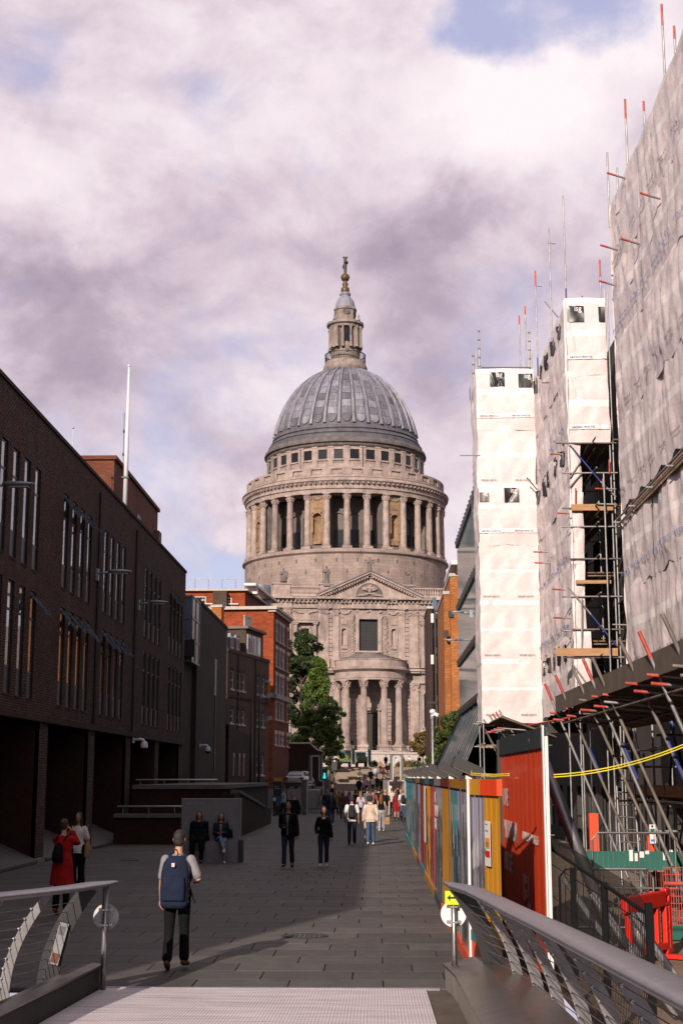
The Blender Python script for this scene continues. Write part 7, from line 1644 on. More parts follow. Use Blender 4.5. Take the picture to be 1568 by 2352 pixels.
    if detail or vox < .011:
        for sd in (-1, 1): MB().ball(head + hx @ Vector((sd * .030, .086, .012)) * s, .012 * s, .008 * s, .008 * s, 8, 6).build('eye', M['hair_dark'], t, True)
        MB().ball(head + hx @ Vector((0, .090, -.062)) * s, .024 * s, .008 * s, .008 * s, 8, 5).build('mouth', M['lip'], t, True)
    t['_hip'] = hipz
    return t, dict(T=T, head=head, wr=wr, A=A, s=s, up=up, fw=fw)
def W2(t, v):
    m = Matrix.Translation(t.location) @ Matrix.Rotation(t.rotation_euler.z, 4, 'Z'); return m @ Vector(v)
def backpack(t, K, col, label, big=1.0, straps=True, padT=.02, wide=1.0, drop=0.0):
    b = thing('backpack', label, 'backpack', t.location, t.rotation_euler.z); s = K['s']; T = K['T']; cm = M['cloth_' + col]
    f = Fig(); hw = .145 * big * wide
    rings = []
    X = Vector((1, 0, 0))
    for h, w_, d0, d1 in ((.02, .80, .13, .24), (.05, .97, .125, .27), (.20, 1.0, .13, .29), (.36, .97, .13, .275), (.46, .86, .12, .24), (.52, .6, .115, .18), (.535, .35, .115, .15)):
        hh = .02 + (h - .02) * big + (.0 if big <= 1 else -.06) - drop * (1 - (h - .02) / .515); c = T(hh, -(d0 + d1) / 2 - padT); rings.append((c, hw * w_ * s, (d1 - d0) / 2 * s * 1.05, X, K['fw']))
    f.torso(rings, 24); f.skin('bag_body', cm, b, .012, 5)
    g = Fig(); g.torso([(T(.06 - drop, -.285 * 1 - padT), hw * .82 * s, .035 * s, X, K['fw']), (T(.12, -.30 - padT), hw * .86 * s, .035 * s, X, K['fw']), (T(.25, -.285 - padT), hw * .8 * s, .03 * s, X, K['fw'])], 20); g.skin('front_pocket', cm, b, .012, 4)
    MB().path([T(.50 * big, -.20, -.035), T(.55 * big, -.215, -.02), T(.55 * big, -.215, .02), T(.50 * big, -.20, .035)], .011 * s, 8).build('haul_loop', cm, b)
    if straps:
        for sd in (-1, 1): MB().path([T(.46, -.15, sd * .085), T(.545, -.05, sd * .10), T(.525, .075, sd * .115), T(.40, .16, sd * .125), T(.22, .12, sd * .155), T(.08, -.10, sd * .13)], .028 * s, 8, True, .35).build('shoulder_strap', cm, b)
    return b
def bag(label, pos, size, col, rotz=0, strap=None, name='handbag', cat='bag'):
    b = thing(name, label, cat, pos, rotz); w, d, h = size; f = Fig(); f.torso([(Vector((0, 0, -h)), w * .46, d * .45, Vector((1, 0, 0)), Vector((0, 1, 0))), (Vector((0, 0, -h * .85)), w * .5, d * .5, Vector((1, 0, 0)), Vector((0, 1, 0))), (Vector((0, 0, -h * .4)), w * .47, d * .48, Vector((1, 0, 0)), Vector((0, 1, 0))), (Vector((0, 0, 0)), w * .42, d * .25, Vector((1, 0, 0)), Vector((0, 1, 0)))], 16); f.skin('bag_body', M['cloth_' + col], b, .012, 2)
    MB().path([(-w * .3, 0, -.01), (-w * .22, 0, .12), (w * .22, 0, .12), (w * .3, 0, -.01)], .008, 6).build('handles', M['cloth_' + col], b)
    if strap: MB().path(strap, .012, 6, True, .4).build('strap', M['cloth_' + col], b)
    return b
PI = math.pi
def gp(px, py): p = atz(px, py, 0); return Vector((p.x, p.y, .001))
# -- man with the big rucksack, seen from behind
p1, K1 = person('man in grey tee and black trousers walking away over the bridge threshold', gp(404, 2228), R(-4), 1.76, .0085, skin='light', hair=('dark', 'crop'), top=('greytee', 'tee'), legs=('black', 'trousers'), shoes='boot', walk=.14, arms=((-.235, .06, -.06), (.215, .22, .17)), detail=True, lean=.04, build=.96)
b1 = backpack(p1, K1, 'navy', 'large navy rucksack on the back of the man in grey', 1.1, True, .02, 1.22, .13)
MB().path([K1['T'](.16, -.06, .17), K1['T'](.02, -.10, .22), K1['T'](-.10, -.12, .27)], .014, 6, True, .4).build('loose_strap', M['cloth_black'], b1)
MB().box(-.02, .02, -.004, 0, -.02, .03).build('badge', M['letter_pale'], b1, False, K1['T'](.40, -.335, 0))
# -- woman in red taking a picture, and the woman posing
p2, K2 = person('woman in a long red coat with her back turned, holding up a phone', gp(140, 2102), R(-12), 1.68, .010, True, 'light', ('brown', 'bun'), ('red', 'coat'), ('black', 'trousers'), 'rust', .05, ((-.04, .24, .52), (.07, .24, .60)), detail=True, coatlen=.42)
bp2 = backpack(p2, K2, 'black', 'small black backpack on the red coat', .72, True, .03)
ph = W2(p2, K2['T'](.66, .32, 0)); tag(MB().box(-.036, .036, -.005, .005, -.075, .075).build('phone', M['black_paint'], None, False, ph), 'dark phone held up by the woman in red', 'phone')
p3, K3 = person('dark haired woman in white top posing before the office wall', gp(176, 2048), R(175), 1.68, .011, True, 'mid', ('dark', 'long'), ('white', 'tee'), ('black', 'wide'), 'black', .06, None, detail=False)
bag('tan shoulder bag at the side of the woman in white', W2(p3, (-.24, .06, 1.05)), (.26, .12, .30), 'tan', R(80), [(-.02, .0, -.02), (.03, .06, .28), (.10, .03, .42)])
# -- two women on the stone seat
sy_ = Yb - .02
p4, K4 = person('woman in a long black coat sitting on the stone seat', ((X0_ + X1_) / 2 - .32, Yb + .17, 0), R(178), 1.70, .011, True, 'light', ('brown', 'long'), ('black', 'coat'), ('black', 'trousers'), 'black', 0, ((-.20, .26, .06), (.20, .26, .06)), .03, .60, build=1.32)
p5, K5 = person('woman in denim jacket and pale jeans with crossed legs on the stone seat', ((X0_ + X1_) / 2 + .34, Yb + .17, 0), R(183), 1.66, .011, True, 'light', ('brown', 'long'), ('darkjean', 'jacket'), ('denim_pale', 'jeans'), 'sole', 0, ((-.10, .28, .24), (.10, .28, .22)), .03, .58, build=1.1, cross=True, inner='pinkcardi')
bag('dark quilted handbag at the hip of the seated woman in denim', W2(p5, (-.25, .12, .98)), (.24, .12, .26), 'black', R(10), [(0, .0, 0), (-.05, .03, .22), (-.12, .05, .34)])
# -- couple walking toward the bridge
p6, K6 = person('man in dark open jacket and patterned shirt walking toward the bridge', gp(661, 1993), R(176), 1.80, .010, False, 'mid', ('dark', 'short'), ('black', 'jacket'), ('darkjean', 'trousers'), 'black', .22, ((-.26, .02, -.06), (.10, .24, .16)), detail=True, inner='floral')
cam6 = thing('camera', 'black camera held by the man in the patterned shirt', 'camera', W2(p6, K6['T'](.17, .24, .04)), p6.rotation_euler.z); MB().box(-.06, .06, -.03, .03, -.035, .04).build('camera_body', M['black_paint'], cam6); MB().tube((0, .03, 0), (0, .08, 0), .03, .028, 12).build('lens', M['black_paint'], cam6)
MB().path([(-.05, 0, .03), (-.1, -.1, .25), (-.06, -.14, .36)], .007, 6).path([(.05, 0, .03), (.04, -.1, .25), (.02, -.14, .36)], .007, 6).build('neck_strap', M['black_paint'], cam6)
p7, K7 = person('woman in black sweater with white collar walking toward the bridge', gp(743, 1991), R(182), 1.66, .010, True, 'light', ('brown', 'bob'), ('black', 'sweater'), ('darkjean', 'jeans'), 'sole', .20, ((-.24, .02, -.06), (.20, .20, .05)), detail=True, look=(R(20), 0))
K7T = K7['T']; f = Fig(); f.torso([(K7T(.47, .09), .055, .03, Vector((1, 0, 0)), K7['fw']), (K7T(.53, .06), .07, .04, Vector((1, 0, 0)), K7['fw'])]); f.skin('collar', M['cloth_white'], p7, .010, 1)
cb7 = bag('small black camera bag slung across the woman in the black sweater', W2(p7, (-.13, .17, 1.04)), (.12, .06, .10), 'black', R(0), [(-.02, 0, 0), (-.12, .02, .2), (-.24, .10, .38)], 'camera_bag')
# -- pair walking away near the hoarding
p9, K9 = person('man in loose white shirt with dark backpack walking toward the cathedral', gp(808, 1941), R(-2), 1.78, .011, False, 'mid', ('dark', 'curly'), ('white', 'tee'), ('darkjean', 'trousers'), 'black', .16, None)
backpack(p9, K9, 'charcoal', 'dark grey backpack on the white shirt', .95)
p10, K10 = person('man in cream hoodie and blue jeans walking toward the cathedral', gp(851, 1943), R(-3), 1.80, .011, False, 'mid', ('dark', 'short'), ('cream', 'hoodie'), ('denim', 'jeans'), 'sole', .2, None)
# -- others, nearer to farther (photo column, feet row or distance)
others = [
 ('man in black standing behind the dark jacketed man', 673, 62, 180, 1.82, dict(skin='light', hair=('brown', 'short'), top=('black', 'jacket'), legs=('black', 'trousers'), walk=.12)),
 ('man half hidden behind the cream hoodie, in white trousers', 846, 56.5, -3, 1.74, dict(skin='mid', hair=('dark', 'short'), top=('denim', 'tee'), legs=('cream', 'wide'), shoes='sole', walk=.16)),
 ('woman in black vest and striped trousers with long hair', 875, 67, -4, 1.70, dict(fem=True, skin='mid', hair=('ginger', 'long'), top=('black', 'tank'), legs=('stripe', 'wide'), shoes='sole', walk=.2)),
 ('woman in mustard top and blue jeans coming this way', 761, 76, 184, 1.68, dict(fem=True, hair=('blond', 'bob'), top=('darkjean', 'jacket'), inner='mustard', legs=('denim', 'jeans'), shoes='sole', walk=.18)),
 ('woman in brown top and jeans coming this way', 787, 84, 178, 1.70, dict(fem=True, skin='mid', hair=('dark', 'long'), top=('brown', 'sweater'), legs=('denim', 'jeans'), shoes='sole', walk=.2)),
 ('woman in purple jacket beside the woman in brown', 802, 87, 182, 1.68, dict(fem=True, hair=('dark', 'long'), top=('purple', 'jacket'), legs=('darkjean', 'trousers'), walk=.15)),
 ('woman in lilac tee with fair hair walking away', 828, 81, -2, 1.68, dict(fem=True, hair=('blond', 'long'), top=('lilac', 'tee'), legs=('darkjean', 'trousers'), walk=.15)),
 ('man in rust shirt walking away before the steps', 856, 85, -2, 1.78, dict(hair=('dark', 'short'), top=('rust', 'tee'), legs=('charcoal', 'trousers'), walk=.15)),
 ('dark clad man with face turned sideways beside the bald man', 869, 88, -30, 1.84, dict(hair=('dark', 'short'), top=('black', 'jacket'), legs=('darkjean', 'trousers'), walk=.15)),
 ('bald man in dark shirt and jeans walking away', 884, 82, -2, 1.78, dict(hair=('grey', 'bald'), top=('charcoal', 'tee'), legs=('denim', 'jeans'), walk=.15)),
 ('woman in maroon top and red skirt walking away', 910, 86, -5, 1.70, dict(fem=True, hair=('brown', 'long'), top=('maroon', 'sweater'), legs=('red', 'shorts'), shoes='black', walk=.2)),
 ('man in white shirt and jeans beside the hoarding end', 925, 85, -3, 1.78, dict(hair=('grey', 'short'), top=('white', 'tee'), legs=('denim', 'jeans'), walk=.15)),
 ('man in pale blue shirt by the wayfinding totem', 651, 93, 120, 1.74, dict(hair=('dark', 'short'), top=('skyblue', 'shirt'), legs=('charcoal', 'trousers'), walk=.1)),
 ('man in dark clothes behind the mustard topped woman', 752, 82, 180, 1.80, dict(hair=('dark', 'short'), top=('darkjean', 'shirt'), legs=('darkjean', 'trousers'), walk=.1)),
 ('dark haired woman glimpsed between purple and lilac tops', 816, 92, -5, 1.66, dict(fem=True, hair=('dark', 'bob'), top=('charcoal', 'tee'), legs=('black', 'trousers'), walk=.1)),
 ('man in grey tee behind the cream hoodie', 843, 90, 0, 1.80, dict(hair=('brown', 'short'), top=('grey', 'tee'), legs=('charcoal', 'trousers'), walk=.1)),
 ('person in white trousers and black top beside the far gate', 913, 112, -5, 1.76, dict(hair=('dark', 'short'), top=('black', 'tank'), legs=('white', 'trousers'), shoes='black', walk=.3)),
 ('woman in black carrying a pale bag at the crossing', 746, 118, 170, 1.66, dict(fem=True, hair=('dark', 'long'), top=('black', 'coat'), legs=('black', 'trousers'), walk=.2)),
 ('woman in dark coat and jeans crossing behind the first gate', 764, 120, 185, 1.66, dict(fem=True, hair=('brown', 'long'), top=('charcoal', 'coat'), legs=('denim', 'jeans'), walk=.2)),
 ('person in white tee climbing behind the far gate', 893, 128, 0, 1.74, dict(hair=('dark', 'short'), top=('white', 'tee'), legs=('charcoal', 'trousers'), walk=.2)),
 ('woman in olive jacket left of the bald man', 877, 93, -3, 1.68, dict(fem=True, hair=('brown', 'bob'), top=('olive', 'jacket'), legs=('black', 'trousers'), walk=.12)),
 ('man in grey hooded top just before the gates', 862, 98, 2, 1.80, dict(hair=('dark', 'short'), top=('grey', 'hoodie'), legs=('darkjean', 'trousers'), walk=.14)),
 ('woman in tan coat behind the woman in brown', 778, 96, 178, 1.66, dict(fem=True, hair=('blond', 'long'), top=('tan', 'coat'), legs=('black', 'trousers'), walk=.12)),
 ('person in navy top beyond the lilac tee', 834, 99, 0, 1.76, dict(hair=('dark', 'short'), top=('navy', 'shirt'), legs=('charcoal', 'trousers'), walk=.12)),
 ('man in pale tee and dark shorts by the far gate', 900, 95, -4, 1.78, dict(hair=('brown', 'short'), top=('cream', 'tee'), legs=('navy', 'shorts'), shoes='sole', walk=.15)),
 ('person in white blouse descending toward the crossing', 856, 168, 180, 1.68, dict(fem=True, hair=('dark', 'long'), top=('white', 'shirt'), legs=('black', 'trousers'), walk=.15)),
 ('person in charcoal coat at the foot of the steps', 866, 172, 176, 1.78, dict(hair=('grey', 'short'), top=('charcoal', 'coat'), legs=('black', 'trousers'), walk=.15)),
 ('person in pale blue shirt halfway up the steps', 862, 192, 0, 1.76, dict(hair=('brown', 'short'), top=('skyblue', 'shirt'), legs=('tan', 'trousers'), walk=.15)),
 ('man in dark suit walking down before the steps', 824, 152, 180, 1.80, dict(hair=('dark', 'short'), top=('navy', 'jacket'), legs=('navy', 'trousers'), walk=.15)),
 ('man in pink shirt walking down before the steps', 841, 160, 180, 1.78, dict(hair=('dark', 'short'), top=('pink', 'shirt'), legs=('black', 'trousers'), walk=.15)),
 ('person in black with an orange bag on the steps', 878, 158, 10, 1.74, dict(hair=('dark', 'short'), top=('black', 'jacket'), legs=('black', 'trousers'), walk=.25)),
 ('tourist in pale jacket coming down the steps', 826, 186, 180, 1.78, dict(hair=('brown', 'short'), top=('cream', 'jacket'), legs=('charcoal', 'trousers'), walk=.2)),
 ('woman in plaid coat on the steps', 837, 180, 180, 1.70, dict(fem=True, hair=('brown', 'long'), top=('plaid', 'coat'), legs=('tan', 'trousers'), walk=.2)),
 ('man in navy jacket standing on the steps', 851, 186, 180, 1.82, dict(hair=('grey', 'short'), top=('navy', 'jacket'), legs=('navy', 'trousers'), walk=.05)),
 ('person in tan jacket high on the steps', 873, 205, 180, 1.74, dict(hair=('blond', 'short'), top=('tan', 'jacket'), legs=('black', 'trousers'), walk=.1)),
 ('person in maroon top high on the steps', 880, 196, 0, 1.74, dict(hair=('dark', 'short'), top=('maroon', 'tee'), legs=('charcoal', 'trousers'), walk=.1)),
 ('person in dark jacket with white cap high on the steps', 889, 197, 0, 1.80, dict(hair=('grey', 'short'), top=('black', 'jacket'), legs=('grey', 'trousers'), walk=.1)),
 ('tall person in black at the head of the steps', 897, 201, 0, 1.86, dict(hair=('dark', 'short'), top=('black', 'jacket'), legs=('black', 'trousers'), walk=.1)),
 ('person in black at the upper road beside the steps', 886, 226, 0, 1.80, dict(hair=('dark', 'short'), top=('black', 'coat'), legs=('black', 'trousers'), walk=.1)),
 ('person dressed in white on the upper road', 911, 230, 0, 1.78, dict(hair=('dark', 'short'), top=('white', 'shirt'), legs=('white', 'trousers'), shoes='sole', walk=.1)),
 ('person in long black coat on the upper road', 925, 232, 20, 1.76, dict(fem=True, hair=('dark', 'long'), top=('black', 'coat'), legs=('black', 'trousers'), walk=.15, coatlen=.6)),
 ('man in white shirt by the small tree', 940, 238, 180, 1.78, dict(skin='deep', hair=('dark', 'short'), top=('white', 'shirt'), legs=('black', 'trousers'), walk=.1)),
 ('person in black by the small tree trunk', 963, 234, 0, 1.76, dict(hair=('dark', 'short'), top=('black', 'jacket'), legs=('black', 'trousers'), walk=.1)),
]
def stair_z(Y):
    if Y < 176: return gz(Y) - (.03 if Y > 120 else 0)
    if Y < 217: return .9 + (int((Y - 176) / 2.05) + 1) * (3.1 / nst)
    return gz(Y) + .02
OP = {}
for lb, px, Y, fc, H, kw in others:
    x = at(px, 1800, Y).x; Yq = Y
    if 176 <= Y < 217: Yq = 176 + int((Y - 176) / 2.05) * 2.05 + 1.0; x = at(px, 1790, Yq).x
    v = .0125 if Y < 70 else (.016 if Y < 100 else .026)
    OP[lb] = person(lb, (x, Yq, stair_z(Yq) + .001), R(fc), H, v, group='people on the plaza and steps', **kw)
def opack(key, col, lb, big=.85):
    for k, (t_, K_) in OP.items():
        if k.startswith(key): return backpack(t_, K_, col, lb, big)
opack('man in rust', 'grey', 'grey backpack on the rust shirt'); opack('bald man', 'black', 'black backpack on the bald man', .9); opack('man in white shirt and jeans', 'charcoal', 'dark backpack on the man by the hoarding end', .95)
def obag(key, off, size, col, lb, name='handbag'):
    for k, (t_, K_) in OP.items():
        if k.startswith(key): return bag(lb, W2(t_, off), size, col, 0, None, name)
obag('woman in black carrying', (.26, .05, .75), (.34, .12, .36), 'cream', 'pale tote bag carried at the crossing'); obag('person in black with an orange', (-.3, .1, .75), (.36, .16, .42), 'orange', 'orange shopping bag on the steps'); obag('woman in black vest', (.27, .05, .68), (.28, .12, .34), 'tan', 'brown paper bag held by the striped trousers', 'paper_bag')
# -- statues on the transept parapet
def statue(xz, yb, yt, label, kind):
    pz0, pz1 = fz(yb), fz(yt); H = (pz1 - pz0) / (1.0 if kind != 'seated' else .8); loc = cath.matrix_basis @ Vector((fx(xz), FY - .1, pz0))
    t = thing('statue', label, 'statue', loc, A_CATH + PI, 'statues on the transept parapet'); s = H / 1.75; f = Fig(); X, Yv = Vector((1, 0, 0)), Vector((0, 1, 0))
    f.box(-.32 * s, .32 * s, -.3 * s, .3 * s, -.25 * s, .03 * s)
    if kind == 'seated': f.torso([(Vector((0, .15, .0)) * s, .36 * s, .38 * s, X, Yv), (Vector((0, .18, .42)) * s, .33 * s, .36 * s, X, Yv), (Vector((0, .02, .6)) * s, .27 * s, .22 * s, X, Yv), (Vector((0, -.03, 1.05)) * s, .25 * s, .17 * s, X, Yv), (Vector((0, -.02, 1.18)) * s, .1 * s, .1 * s, X, Yv)]); hz_ = 1.32; f.box(-.45 * s, -.1 * s, -.1 * s, .25 * s, .35 * s, .85 * s)
    else: f.torso([(Vector((0, 0, 0)), .26 * s, .22 * s, X, Yv), (Vector((0, .02, .5)) * s, .23 * s, .2 * s, X, Yv), (Vector((0, 0, .95)) * s, .22 * s, .18 * s, X, Yv), (Vector((0, 0, 1.35)) * s, .24 * s, .16 * s, X, Yv), (Vector((0, 0, 1.48)) * s, .09 * s, .09 * s, X, Yv)]); hz_ = 1.63
    f.ball(Vector((0, .02, hz_)) * s, .1 * s, .11 * s, .13 * s)
    for sd in (-1, 1): f.limb([Vector((sd * .22, 0, hz_ - .25)) * s, Vector((sd * .34, .12, hz_ - .55)) * s, Vector((sd * .12, .28, hz_ - .6 + .12 * sd)) * s], [.085 * s, .075 * s, .05 * s])
    for q in range(9): a = q * .7; f.limb([Vector((.24 * math.cos(a), .21 * math.sin(a), .02)) * s, Vector((.2 * math.cos(a + .5), .17 * math.sin(a + .5), .9)) * s], [.05 * s, .04 * s])
    if kind == 'angel': 
        for sd in (-1, 1): f.limb([Vector((sd * .15, -.15, 1.3)) * s, Vector((sd * .48, -.25, 1.5)) * s, Vector((sd * .5, -.25, .8)) * s], [.1 * s, .16 * s, .06 * s], 10, .4)
    f.skin('figure', M['portland_dark'], t, .06, 2)
    if kind == 'staff': MB().tube((.36 * s, .2 * s, 0), (.42 * s, .1 * s, 2.0 * s), .035 * s, .025 * s, 6).build('staff', M['soot_stone'], t)
statue(320, 138, 50, 'seated stone saint on the parapet corner nearest the orange building', 'seated'); statue(600, 148, 28, 'standing stone saint with a long staff on the parapet', 'staff'); statue(1145, 148, 38, 'standing stone saint on the parapet beside the dark brick tower', 'plain'); statue(881, 72, -35, 'winged stone figure on the pediment point', 'angel')
# ================================================================ trees, vehicles, street furniture
def tree(label, base, H, rad, leafmat, nleaf, lsz, trunk_r, crown0, shape='oval', seed=1, clumps=70):
    r_ = np.random.default_rng(seed); t = thing('tree', label, 'tree', base); rnd = random.Random(seed)
    tr = MB(); top = Vector((rnd.uniform(-.3, .3), rnd.uniform(-.3, .3), H * .86)); tr.path([(0, 0, -.3), (.05, .05, crown0 * .6), top * .5 + Vector((.1, 0, 0)), top], [trunk_r * 1.25, trunk_r, trunk_r * .6, .04], 9)
    cl = []
    for i in range(clumps):
        f = rnd.random() ** .85; z = crown0 + (H - crown0) * f
        if shape == 'cone': rr = rad * (1 - f) ** .75 * (.55 + .5 * rnd.random()) + .15
        else: rr = rad * math.sqrt(max(.05, 1 - (2 * f - 1) ** 2)) * (.35 + .75 * rnd.random())
        a = rnd.uniform(0, 2 * math.pi); c = Vector((rr * math.cos(a), rr * math.sin(a), z)); cl.append((c, rad * rnd.uniform(.14, .30)))
        if i % 2 == 0: p = Vector((0, 0, max(crown0 * .7, z - rr * .8))) ; tr.path([p, (p + c) / 2 + Vector((0, 0, .15)), c], [trunk_r * .38, trunk_r * .2, .02], 5)
    tr.build('trunk', M['bark'], t)
    C_ = np.array([c for c, _ in cl]); Rr = np.array([q for _, q in cl]); k = r_.integers(0, len(cl), nleaf); d = r_.normal(size=(nleaf, 3)); d /= np.linalg.norm(d, axis=1)[:, None]; d[:, 2] *= .75
    P = C_[k] + d * (Rr[k] * r_.random(nleaf) ** .45)[:, None]
    n = r_.normal(size=(nleaf, 3)); n[:, 2] += .6; n /= np.linalg.norm(n, axis=1)[:, None]; u = np.cross(n, r_.normal(size=(nleaf, 3))); u /= np.linalg.norm(u, axis=1)[:, None]; v = np.cross(n, u); sz = lsz * (.6 + .8 * r_.random(nleaf))[:, None]
    V = np.stack([P - u * sz, P - v * sz * .55 + n * sz * .12, P + u * sz, P + v * sz * .55 + n * sz * .12], 1).reshape(-1, 3).astype(np.float32)
    me = bpy.data.meshes.new('crown'); me.vertices.add(len(V)); me.vertices.foreach_set('co', V.ravel()); me.loops.add(len(V)); me.loops.foreach_set('vertex_index', np.arange(len(V), dtype=np.int32)); me.polygons.add(nleaf); me.polygons.foreach_set('loop_start', np.arange(0, len(V), 4, dtype=np.int32)); me.materials.append(M[leafmat]); me.update(); me.validate()
    link('crown', me, t); return t
def tb2(px, py, Y, z=None): p = at(px, py, Y); return (p.x, Y, gz(Y) - .1 if z is None else z)
ztop = lambda px, py, Y: at(px, py, Y).z
b = tb2(692, 1700, 196, 2.2); tree('tall dark green tree behind the orange brick building', b, ztop(690, 1452, 196) - b[2], 3.4, 'leaf_dark', 28000, .20, .45, 4, 'oval', 3, 120)
b = tb2(730, 1700, 166, 1.2); tree('bright green tree before the cathedral front', b, ztop(728, 1520, 166) - b[2], 2.9, 'leaf_bright', 22000, .15, .22, 2.6, 'cone', 8, 105)
b = tb2(762, 1720, 185, 1.6); tree('dark low tree under the portico edge', b, ztop(762, 1600, 185) - b[2], 1.7, 'leaf_dark', 11000, .17, .2, 1.6, 'oval', 12, 70)
b = tb2(1048, 1760, 112); tree('green tree before the tan brick tower', b, ztop(1050, 1640, 112) - b[2], 1.75, 'leaf_mid', 15000, .10, .12, 2.6, 'oval', 21, 70)
b = tb2(1018, 1765, 128); tree('lower green tree beside the white camera pole', b, ztop(1018, 1690, 128) - b[2], 1.5, 'leaf_mid', 10000, .11, .1, 2.2, 'oval', 22, 50)
b = tb2(970, 1750, 228, 4.2); tree('small rust green tree beside the portico', b, ztop(965, 1682, 228) - b[2], 2.0, 'leaf_rust', 12000, .13, .1, 1.9, 'oval', 31, 60)
def shrub(label, px, Y, z, w, h, n, mt, seed):
    r_ = np.random.default_rng(seed); x = at(px, 1750, Y).x; t = thing('shrub', label, 'shrub', (x, Y, z)); P = r_.normal(size=(n, 3)); P /= np.linalg.norm(P, axis=1)[:, None]; P *= (r_.random(n) ** .4)[:, None] * np.array([w, .6, h]); P[:, 2] = abs(P[:, 2]); m = MB()
    for p in P: a = r_.normal(size=3) * .12; q = r_.normal(size=3) * .1; p = Vector(p); m.poly([p - Vector(a), p + Vector(q), p + Vector(a)])
    m.build('foliage', M[mt], t); MB().path([(0, 0, -.1), (0, 0, h * .7)], [.05, .02], 5).build('stem', M['bark'], t)
shrub('low green flower bed right of the steps', 945, 222, 4.2, 2.6, 1.0, 900, 'leaf_mid', 5); shrub('dark clipped shrub left of the steps', 858, 222, 4.2, .8, .9, 400, 'leaf_dark', 6); shrub('flowering bed beside the small tree', 925, 219, 4.2, 1.2, .8, 500, 'leaf_rust', 9)
# camera pole
cp = thing('camera_pole', 'white camera on a slim grey pole above the hoarding end', 'camera pole', (at(994, 1780, 72).x, 72, 0)); zt_ = at(994, 1645, 72).z
MB().tube((0, 0, 0), (0, 0, zt_), .075, .06, 12).build('pole', M['galv'], cp, True); MB().ball((.02, 0, zt_ + .22), .17, .2, .15).build('camera_dome', M['camera_white'], cp, True); MB().obox((.16, -.05, zt_ + .1), (.13, 0, -.06), (0, .09, 0), (.03, 0, .08)).build('camera_housing', M['camera_white'], cp); MB().box(.26, .30, -.12, .02, zt_ - .02, zt_ + .12).build('lens', M['black_paint'], cp); MB().box(-.25, .25, -.1, .1, zt_ + .62, zt_ + .74).tube((0, 0, zt_ + .3), (0, 0, zt_ + .65), .03, .03, 6).build('aerial_box', M['black_metal'], cp); MB().box(-.35, -.02, -.05, .05, zt_ - 2.6, zt_ - 2.5).build('side_arm', M['camera_white'], cp)
# gates: stepped portal frames
def gate(px, label):
    Y = 97.0; x = at(px, 1800, Y).x; t = thing('gate_sculpture', label, 'gate', (x, Y, 0), 0, 'stepped portal gates'); z1_, z2_ = 2.35, 4.05
    outer = [(-.95, 0), (-.95, z1_), (-.45, z1_), (-.45, z2_), (.45, z2_), (.45, z1_), (.95, z1_), (.95, 0)]; inner = [(-.56, 0), (-.56, z1_ - .06), (-.26, z1_ - .06), (-.26, z2_ - .1), (.26, z2_ - .1), (.26, z1_ - .06), (.56, z1_ - .06), (.56, 0)]
    def P(u, v, d): return (u, d, v)
    for d0, d1, oo, ii, mt, nm in ((0, 1.1, outer, inner, M['gate_steel'], 'frame'),):
        for sd in (0, 1):
            idx = range(0, 4) if sd == 0 else range(4, 8)
            o = [oo[i] for i in idx]; n_ = [ii[i] for i in idx]
            if sd == 0: poly = o + [(0, z2_), (0, z2_ - .1)] + n_[::-1]
            else: poly = [(0, z2_ - .1), (0, z2_)] + o + n_[::-1]
            MB().prism(poly, P, d0, d1).build('jamb', mt, t)
    e = MB(); pts = [(u, -.012, v) for u, v in inner]
    for a, b_ in zip(pts, pts[1:]):
        a, b_ = Vector(a), Vector(b_); dd = (b_ - a); nn = Vector((dd.z, 0, -dd.x)).normalized() * .035; e.obox((a + b_) / 2, dd / 2 + dd.normalized() * .03, (0, .012, 0), nn)
    e.build('bright_edge', M['gate_edge'], t)
    return t
gate(724, 'stepped steel portal gate standing before the railings'); gate(911, 'stepped steel portal gate half hidden by the hoarding end')
# wayfinding totem, bollards
tt = thing('wayfinding_totem', 'dark wayfinding totem with an orange top by the railings', 'sign totem', (at(637, 1860, 96).x, 96, 0)); MB().box(-.28, .28, 0, .14, 0, 2.25).build('panel', M['black_metal'], tt); MB().box(-.28, .28, -.01, .15, 2.25, 2.5).build('orange_head', M['orange_sign'], tt); MB().box(-.22, .22, -.012, -.002, .6, 1.3).build('map', M['map_blue'], tt); MB().box(-.2, .2, -.012, -.002, 1.75, 1.8).build('text_line', M['letter_dim'], tt); MB().box(-.2, .1, -.012, -.002, 1.9, 1.94).build('text_line', M['letter_dim'], tt)
for i, (px, Y) in enumerate(((630, 94), (674, 99.5), (806, 108), (862, 108))):
    t = thing('bollard', ('black bollard with white cap beside the totem', 'black bollard behind the man in black', 'white capped bollard among the crossing crowd', 'white capped bollard before the steps')[i], 'bollard', (at(px, 1850, Y).x, Y, gz(Y)), 0, 'bollards at the crossing'); MB().lathe([(.11, 0), (.11, .1), (.08, .14), (.075, .9), (.1, .93), (.1, .98)], 12).build('post', M['black_metal'], t, True); MB().lathe([(.085, .98), (.085, 1.08), (.05, 1.17), (.01, 1.2)], 12).build('cap', M['white_paint'], t, True)
# railings before the forecourt
rlg = thing('iron_railings', 'black iron railings in front of the raised forecourt', 'railing', (0, 0, 0)); x0_, x1_ = at(568, 1800, 103).x, at(748, 1800, 103).x; nb2 = 64
for k in range(nb2): x = x0_ + (x1_ - x0_) * k / (nb2 - 1); pole((x, 103, 0), (x, 103, 2.45 if k % 2 else 2.36), .014 if k % 16 else .04, M['black_metal'], rlg, 'bar', 6)
for z in (.25, 2.05): MB().box(x0_, x1_, 102.985, 103.015, z, z + .05).build('rail', M['black_metal'], rlg)
